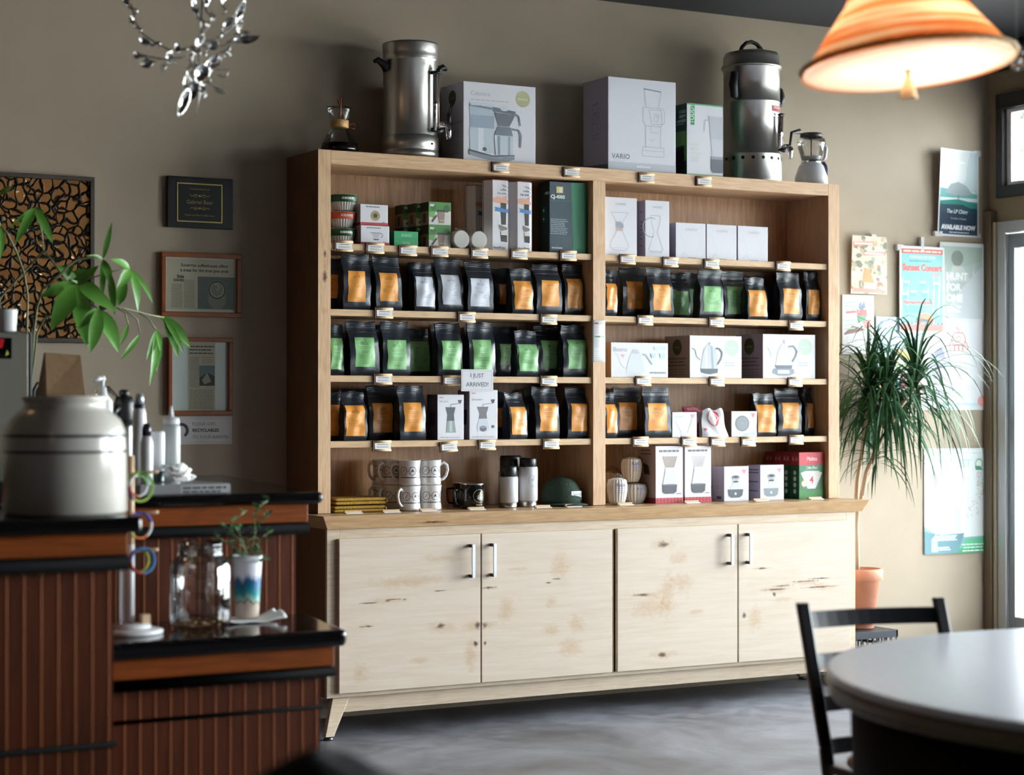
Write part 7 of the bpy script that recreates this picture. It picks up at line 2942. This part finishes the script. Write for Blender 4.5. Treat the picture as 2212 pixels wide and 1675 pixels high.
def shade_mat():
    m = bpy.data.materials.new('striped orange shade')
    m.use_nodes = True
    nt = m.node_tree
    N, L_ = nt.nodes, nt.links
    N.remove(N['Principled BSDF'])
    tc = N.new('ShaderNodeTexCoord')
    sp = N.new('ShaderNodeSeparateXYZ')
    L_.new(tc.outputs['Object'], sp.inputs[0])
    no = N.new('ShaderNodeTexNoise')
    no.inputs['Scale'].default_value = 5
    no.inputs['Detail'].default_value = 5
    mp = N.new('ShaderNodeMapping')
    mp.inputs['Scale'].default_value = (.5, .5, 11)
    L_.new(tc.outputs['Object'], mp.inputs[0])
    L_.new(mp.outputs[0], no.inputs['Vector'])
    r = N.new('ShaderNodeValToRGB')
    e = r.color_ramp.elements
    e[0].position, e[0].color = .40, lin('#d8743a')
    e[1].position, e[1].color = .60, lin('#ecd2ac')
    q = e.new(.5)
    q.color = lin('#e08f55')
    L_.new(no.outputs[0], r.inputs[0])
    d = N.new('ShaderNodeBsdfDiffuse')
    tl = N.new('ShaderNodeBsdfTranslucent')
    L_.new(r.outputs[0], d.inputs[0])
    L_.new(r.outputs[0], tl.inputs[0])
    x = N.new('ShaderNodeMixShader')
    x.inputs[0].default_value = .42
    L_.new(d.outputs[0], x.inputs[1])
    L_.new(tl.outputs[0], x.inputs[2])
    L_.new(x.outputs[0], N['Material Output'].inputs[0])
    return m


g = G(shade_mat())
Hs = Rl * 1.12
g.v, g.f = [], []
n = 72
prof = [(Rl, 0), (Rl * .95, Rl * .07), (Rl * .83, Rl * .24), (Rl * .55, Rl * .61), (Rl * .27, Hs)]
for (rr, z) in prof:
    for k in range(n):
        a = 6.28318 * k / n
        g.v.append((rr * math.cos(a), rr * math.sin(a), z))
for i in range(len(prof) - 1):
    for k in range(n):
        g.f.append((i * n + k, i * n + (k + 1) % n, (i + 1) * n + (k + 1) % n, (i + 1) * n + k))
        g.mi.append(0)
        g.sm.append(True)
g.build('lamp_shade', t, rot=tr_)
ml_ = bpy.data.materials.new('white lining')
ml_.use_nodes = True
nt = ml_.node_tree
nt.nodes.remove(nt.nodes['Principled BSDF'])
q1, q2, q3 = nt.nodes.new('ShaderNodeBsdfDiffuse'), nt.nodes.new('ShaderNodeBsdfTranslucent'), nt.nodes.new('ShaderNodeMixShader')
q1.inputs[0].default_value = q2.inputs[0].default_value = lin('#f4efe8')
nt.links.new(q1.outputs[0], q3.inputs[1])
nt.links.new(q2.outputs[0], q3.inputs[2])
q3.inputs[0].default_value = .45
nt.links.new(q3.outputs[0], nt.nodes['Material Output'].inputs[0])
G(ml_).lathe([(p_[0] - .006, p_[1] + .003) for p_ in prof], 72, caps=False).build('lining', t, rot=tr_)
g = G(mat('gold gimp braid', '#8a6a24', .6, bump=.6, bscale=150))
g.tube([(Rl * 1.004 * math.cos(q * 6.28318 / 96), Rl * 1.004 * math.sin(q * 6.28318 / 96), .010 + .002 * (q % 2)) for q in range(96)], .0052, 8, closed=True)
g.build('braid_trim', t, rot=tr_)
md = bpy.data.materials.new('fabric diffuser')
md.use_nodes = True
nt = md.node_tree
nt.nodes.remove(nt.nodes['Principled BSDF'])
d_ = nt.nodes.new('ShaderNodeBsdfDiffuse')
d_.inputs[0].default_value = lin('#f6f1ea')
tl = nt.nodes.new('ShaderNodeBsdfTranslucent')
tl.inputs[0].default_value = lin('#f8f2ea')
x_ = nt.nodes.new('ShaderNodeMixShader')
x_.inputs[0].default_value = .85
nt.links.new(d_.outputs[0], x_.inputs[1])
nt.links.new(tl.outputs[0], x_.inputs[2])
nt.links.new(x_.outputs[0], nt.nodes['Material Output'].inputs[0])
G(md).lathe([(0, -.006), (Rl * .5, -.004), (Rl * .97, .002)], 60).build('diffuser', t, rot=tr_)
g = G(mat('tassel cream', '#e0b98a', .7))
g.lathe([(.016, .0), (.006, -.006), (.006, -.02), (.012, -.035), (.022, -.065), (.020, -.068), (0, -.06)], 24)
g.build('tassel', t, loc=(0, 0, -.005))
g = G(M_blackm)
g.tube([(0, 0, Hs), (0, 0, CZ - cl.z)], .004, 8)
g.lathe([(.05, Hs - .005), (.05, Hs + .004), (0, Hs + .01)], 24)
g.build('cord', t)
for k in range(3):
    lamp_light('lamp_bulb_light', (cl.x + .10 * math.cos(k * 2.094 + .5), cl.y + .10 * math.sin(k * 2.094 + .5), cl.z + .07), 2.9, (1, .93, .84), .03)
# glass ornament hung beside the shade
c_ = PD(2196, 125, 4.75)
t = thing('crystal_ornament', 'cluster of clear glass drops hanging beside the orange lampshade', 'ornament', tuple(c_))
g = G(thin_glass('crystal', (.95, .96, .98, 1), .3))
for (dx, dz, rr) in ((0, 0, .016), (-.012, .016, .012), (.016, -.014, .014), (.01, .02, .012), (-.004, -.02, .011)):
    g.ball(tuple(RT * dx + Vector((0, 0, dz))), rr, 8, 6, False)
g.build('glass_drops', t)
G(M_steeld).tube([(0, 0, .02), (0, 0, CZ - c_.z)], .0012, 6).build('wire', t)

# ================================================================== TABLE AND CHAIR
tc_ = Vector((.362, -4.418))
Rt = .963
M_top = mat('grey laminate', '#e6e9f0', .22, spec=.5, var=.03, vscale=40)
t = thing('round_table', 'large round table with glossy pale top and dark drum base, lower right', 'table', (tc_.x, tc_.y, 0))
G(M_top).lathe([(0, .730), (Rt - .012, .730), (Rt - .004, .735), (Rt - .001, .742), (Rt - .006, .7495), (Rt - .012, .75), (0, .75)], 120).build('tabletop', t)
M_edge = wood('table edge wood', '#84704e', '#4f3a24', 'x', rough=.35)
G(M_edge).lathe([(Rt - .1, .690), (Rt - .012, .690), (Rt - .006, .697), (Rt - .012, .706), (Rt - .004, .712), (Rt - .001, .722), (Rt - .004, .7299), (Rt - .1, .7299), (Rt - .1, .69)], 120, caps=False).build('edge_band', t)
G(mat('dark oak drum', '#150b07', .75, spec=.1, var=.2, vscale=6, stretch=(1, 1, .2))).lathe([(Rt - .068, .478), (Rt - .064, .48), (Rt - .058, .6899), (Rt - .2, .6899), (Rt - .2, .48), (Rt - .068, .478)], 96, caps=False).build('apron', t)
G(mat('dark oak drum', '#1e120d')).lathe([(.42, 0), (.44, .02), (.44, .05), (.12, .10), (.09, .2), (.09, .62), (.3, .689), (0, .689)], 48).build('pedestal', t)
# chair
M_chair = mat('black powder coat', '#0f1116', .28, spec=.6)
PLt = PD(1733, 1303, 5.2)
dirx = Vector((math.cos(math.radians(-9.2)), math.sin(math.radians(-9.2)), 0))
fw = Vector((dirx.y, -dirx.x, 0))
fw = Vector((math.sin(math.radians(-9.2)), -math.cos(math.radians(-9.2)), 0))
wch = .415
seat_c = Vector((PLt.x, PLt.y, 0)) + dirx * wch / 2 + fw * .34
t = thing('cafe_chair', 'black metal ladder-back cafe chair with wooden seat behind the round table', 'chair', tuple(seat_c), 0)


def L(u, f, z):
    return Vector((PLt.x, PLt.y, 0)) + dirx * (wch / 2 + u) + fw * f + Vector((0, 0, z)) - seat_c


def bar_box(g, a, b, w_, d_, wdir, ddir):
    a, b = Vector(a), Vector(b)
    vs_ = []
    for p in (a, b):
        for s1_, s2_ in ((-1, -1), (1, -1), (1, 1), (-1, 1)):
            vs_.append(p + wdir * w_ / 2 * s1_ + ddir * d_ / 2 * s2_)
    g.add(vs_, [(3, 2, 1, 0), (4, 5, 6, 7), (0, 1, 5, 4), (1, 2, 6, 5), (2, 3, 7, 6), (3, 0, 4, 7)])


ztop = PLt.z
for s_ in (-1, 1):
    g = G(M_chair)
    u = s_ * wch / 2
    P = [L(u, 0, ztop), L(u, .125, .47), L(u, .14, .40), L(u * 1.04, .06, 0)]
    for a, b in zip(P[:-1], P[1:]):
        bar_box(g, a, b, .034, .020, dirx, fw)
    g.build('back_leg', t, bevel=.004)
    g = G(M_chair)
    bar_box(g, L(u * .95, .50, .43), L(u * 1.05, .53, 0), .02, .028, dirx, fw)
    g.build('front_leg', t, bevel=.004)
zs_ = [.775, .665, .562, .455]
for k, z_ in enumerate([ztop - .045, ztop - .150, ztop - .255, ztop - .36]):
    f = .125 * (ztop - z_) / (ztop - .47)
    g = G(M_chair)
    n = 12
    h_ = .021 if k == 0 else .019
    vs_ = []
    for i in range(n + 1):
        q = i / n
        u = (q - .5) * wch * .97
        bow = -.030 * (1 - (2 * q - 1) ** 2)
        for dz in (-h_, h_):
            for df in (-.004, .004):
                vs_.append(L(u, f + bow + df - (dz * .15 / .35), z_ + dz))
    fs = []
    for i in range(n):
        a = i * 4
        b = a + 4
        fs += [(a, b, b + 1, a + 1), (a + 2, a + 3, b + 3, b + 2), (a, a + 2, b + 2, b), (a + 1, b + 1, b + 3, a + 3)]
    fs += [(0, 1, 3, 2), (n * 4, n * 4 + 2, n * 4 + 3, n * 4 + 1)]
    g.add(vs_, fs)
    g.build('back_slat', t)
W_seat = wood('seat oak', '#b98c63', '#7a5332', 'x', rough=.35)
g = G(W_seat)
n = 40
poly = []
for k in range(n):
    a = 6.28318 * k / n
    cx_, sy_ = math.cos(a), math.sin(a)
    u = .215 * math.copysign(abs(cx_) ** .6, cx_)
    f = .345 + .20 * math.copysign(abs(sy_) ** .6, sy_)
    p = L(u, f, 0)
    poly.append((p.x, p.y))
g.prism(poly, .435, .458)
g.build('seat', t, bevel=.008)
g = G(M_chair)
for s_ in (-1, 1):
    g2 = G(M_chair)
    bar_box(g2, L(s_ * wch / 2, .16, .42), L(s_ * wch / 2 * .95, .51, .42), .016, .022, dirx, Vector((0, 0, 1)))
    g2.build('side_rail', t)
    g2 = G(M_chair)
    bar_box(g2, L(s_ * wch / 2, .15, .20), L(s_ * wch / 2, .52, .20), .014, .014, dirx, Vector((0, 0, 1)))
    g2.build('stretcher', t)

# ================================================================== DARK BAG IN THE NEAR FOREGROUND (on a small table below the frame)
cb = PD(690, 1700, 2.6)
t = thing('cafe_table', 'small dark table just below the frame that carries the dark bag', 'table', (cb.x, cb.y, 0))
G(mat('dark oak drum', '#1e120d')).lathe([(0, .705), (.32, .705), (.325, .715), (.32, .73), (0, .73)], 60).build('tabletop', t)
G(M_blackm).lathe([(.22, 0), (.22, .015), (.03, .03), (.03, .7), (.1, .7049), (0, .7049)], 40).build('pedestal', t)
t = thing('dark_rucksack', 'blurred dark rucksack with pale buckle patch in the near foreground, bottom edge', 'bag', (cb.x, cb.y, .731))
g = G(mat('black canvas', '#0b0b0c', .85, bump=.3, bscale=90))
hb = .172
rndb = random.Random(6)
dR = Vector((RT.x, RT.y, 0))


def blob(a_, b_):
    th = a_ * 6.28318
    ph = b_ * 3.14159 / 2
    rx, ry = .165, .10
    cr_ = math.cos(ph) ** .55
    z = hb * math.sin(ph) ** .9
    k = 1 + .06 * math.sin(th * 3 + 1) * math.sin(ph * 2) + .03 * math.sin(th * 7)
    p = dR * rx * cr_ * math.cos(th) * k + Vector((-dR.y, dR.x, 0)) * ry * cr_ * math.sin(th) * k
    return Vector((p.x, p.y, z - .045 * abs(math.cos(th)) ** 2 * (1 if math.cos(th) < 0 else .7) * math.sin(ph)))


g.grid(blob, 48, 14)
g.build('body', t)
g = G(mat('teal lining', '#0f4b4a', .7))
g.tube([blob(q, .38) * 1.02 + Vector((0, 0, .004)) for q in [.92, .95, .98, 1.01, 1.04, 1.07]], .006, 8)
g.build('piping', t)
g = G(mat('pale patch', '#c9c6bc', .4))
p0 = blob(.56, .50)
g.ball(tuple(blob(.585, .42) + -FW * .012), (.012, .008, .020), 12, 8)
g.build('buckle', t)
#MARK-F

# ================================================================== STREET TREE SEEN THROUGH THE TRANSOM
t = thing('street_tree', 'leafy green tree outside, seen through the transom window', 'tree', (8.4, 4.1, -.05))
G(mat('bark', '#5c5146', .9)).tube([(0, 0, 0), (.05, 0, 1.6), (0, .05, 3.2), (.1, 0, 4.4)], [.14, .11, .09, .04], 10).build('trunk', t)
g = G(mat('tree leaf', '#1f3a14', .6, var=.4, vscale=3))
rt_ = random.Random(21)
for k in range(1500):
    a_ = rt_.uniform(0, 6.28)
    rr = 1.5 * rt_.random() ** .5
    c = Vector((rr * math.cos(a_), rr * math.sin(a_), 3.6 + 1.5 * rt_.uniform(-1, 1) * math.sqrt(max(0, 1 - (rr / 1.5) ** 2))))
    d = Vector((rt_.uniform(-1, 1), rt_.uniform(-1, 1), rt_.uniform(-1, .3))).normalized() * .11
    q = d.orthogonal().normalized() * .04
    g.add([c, c + d * .5 + q, c + d, c + d * .5 - q], [(0, 1, 2, 3)])
g.build('foliage', t)
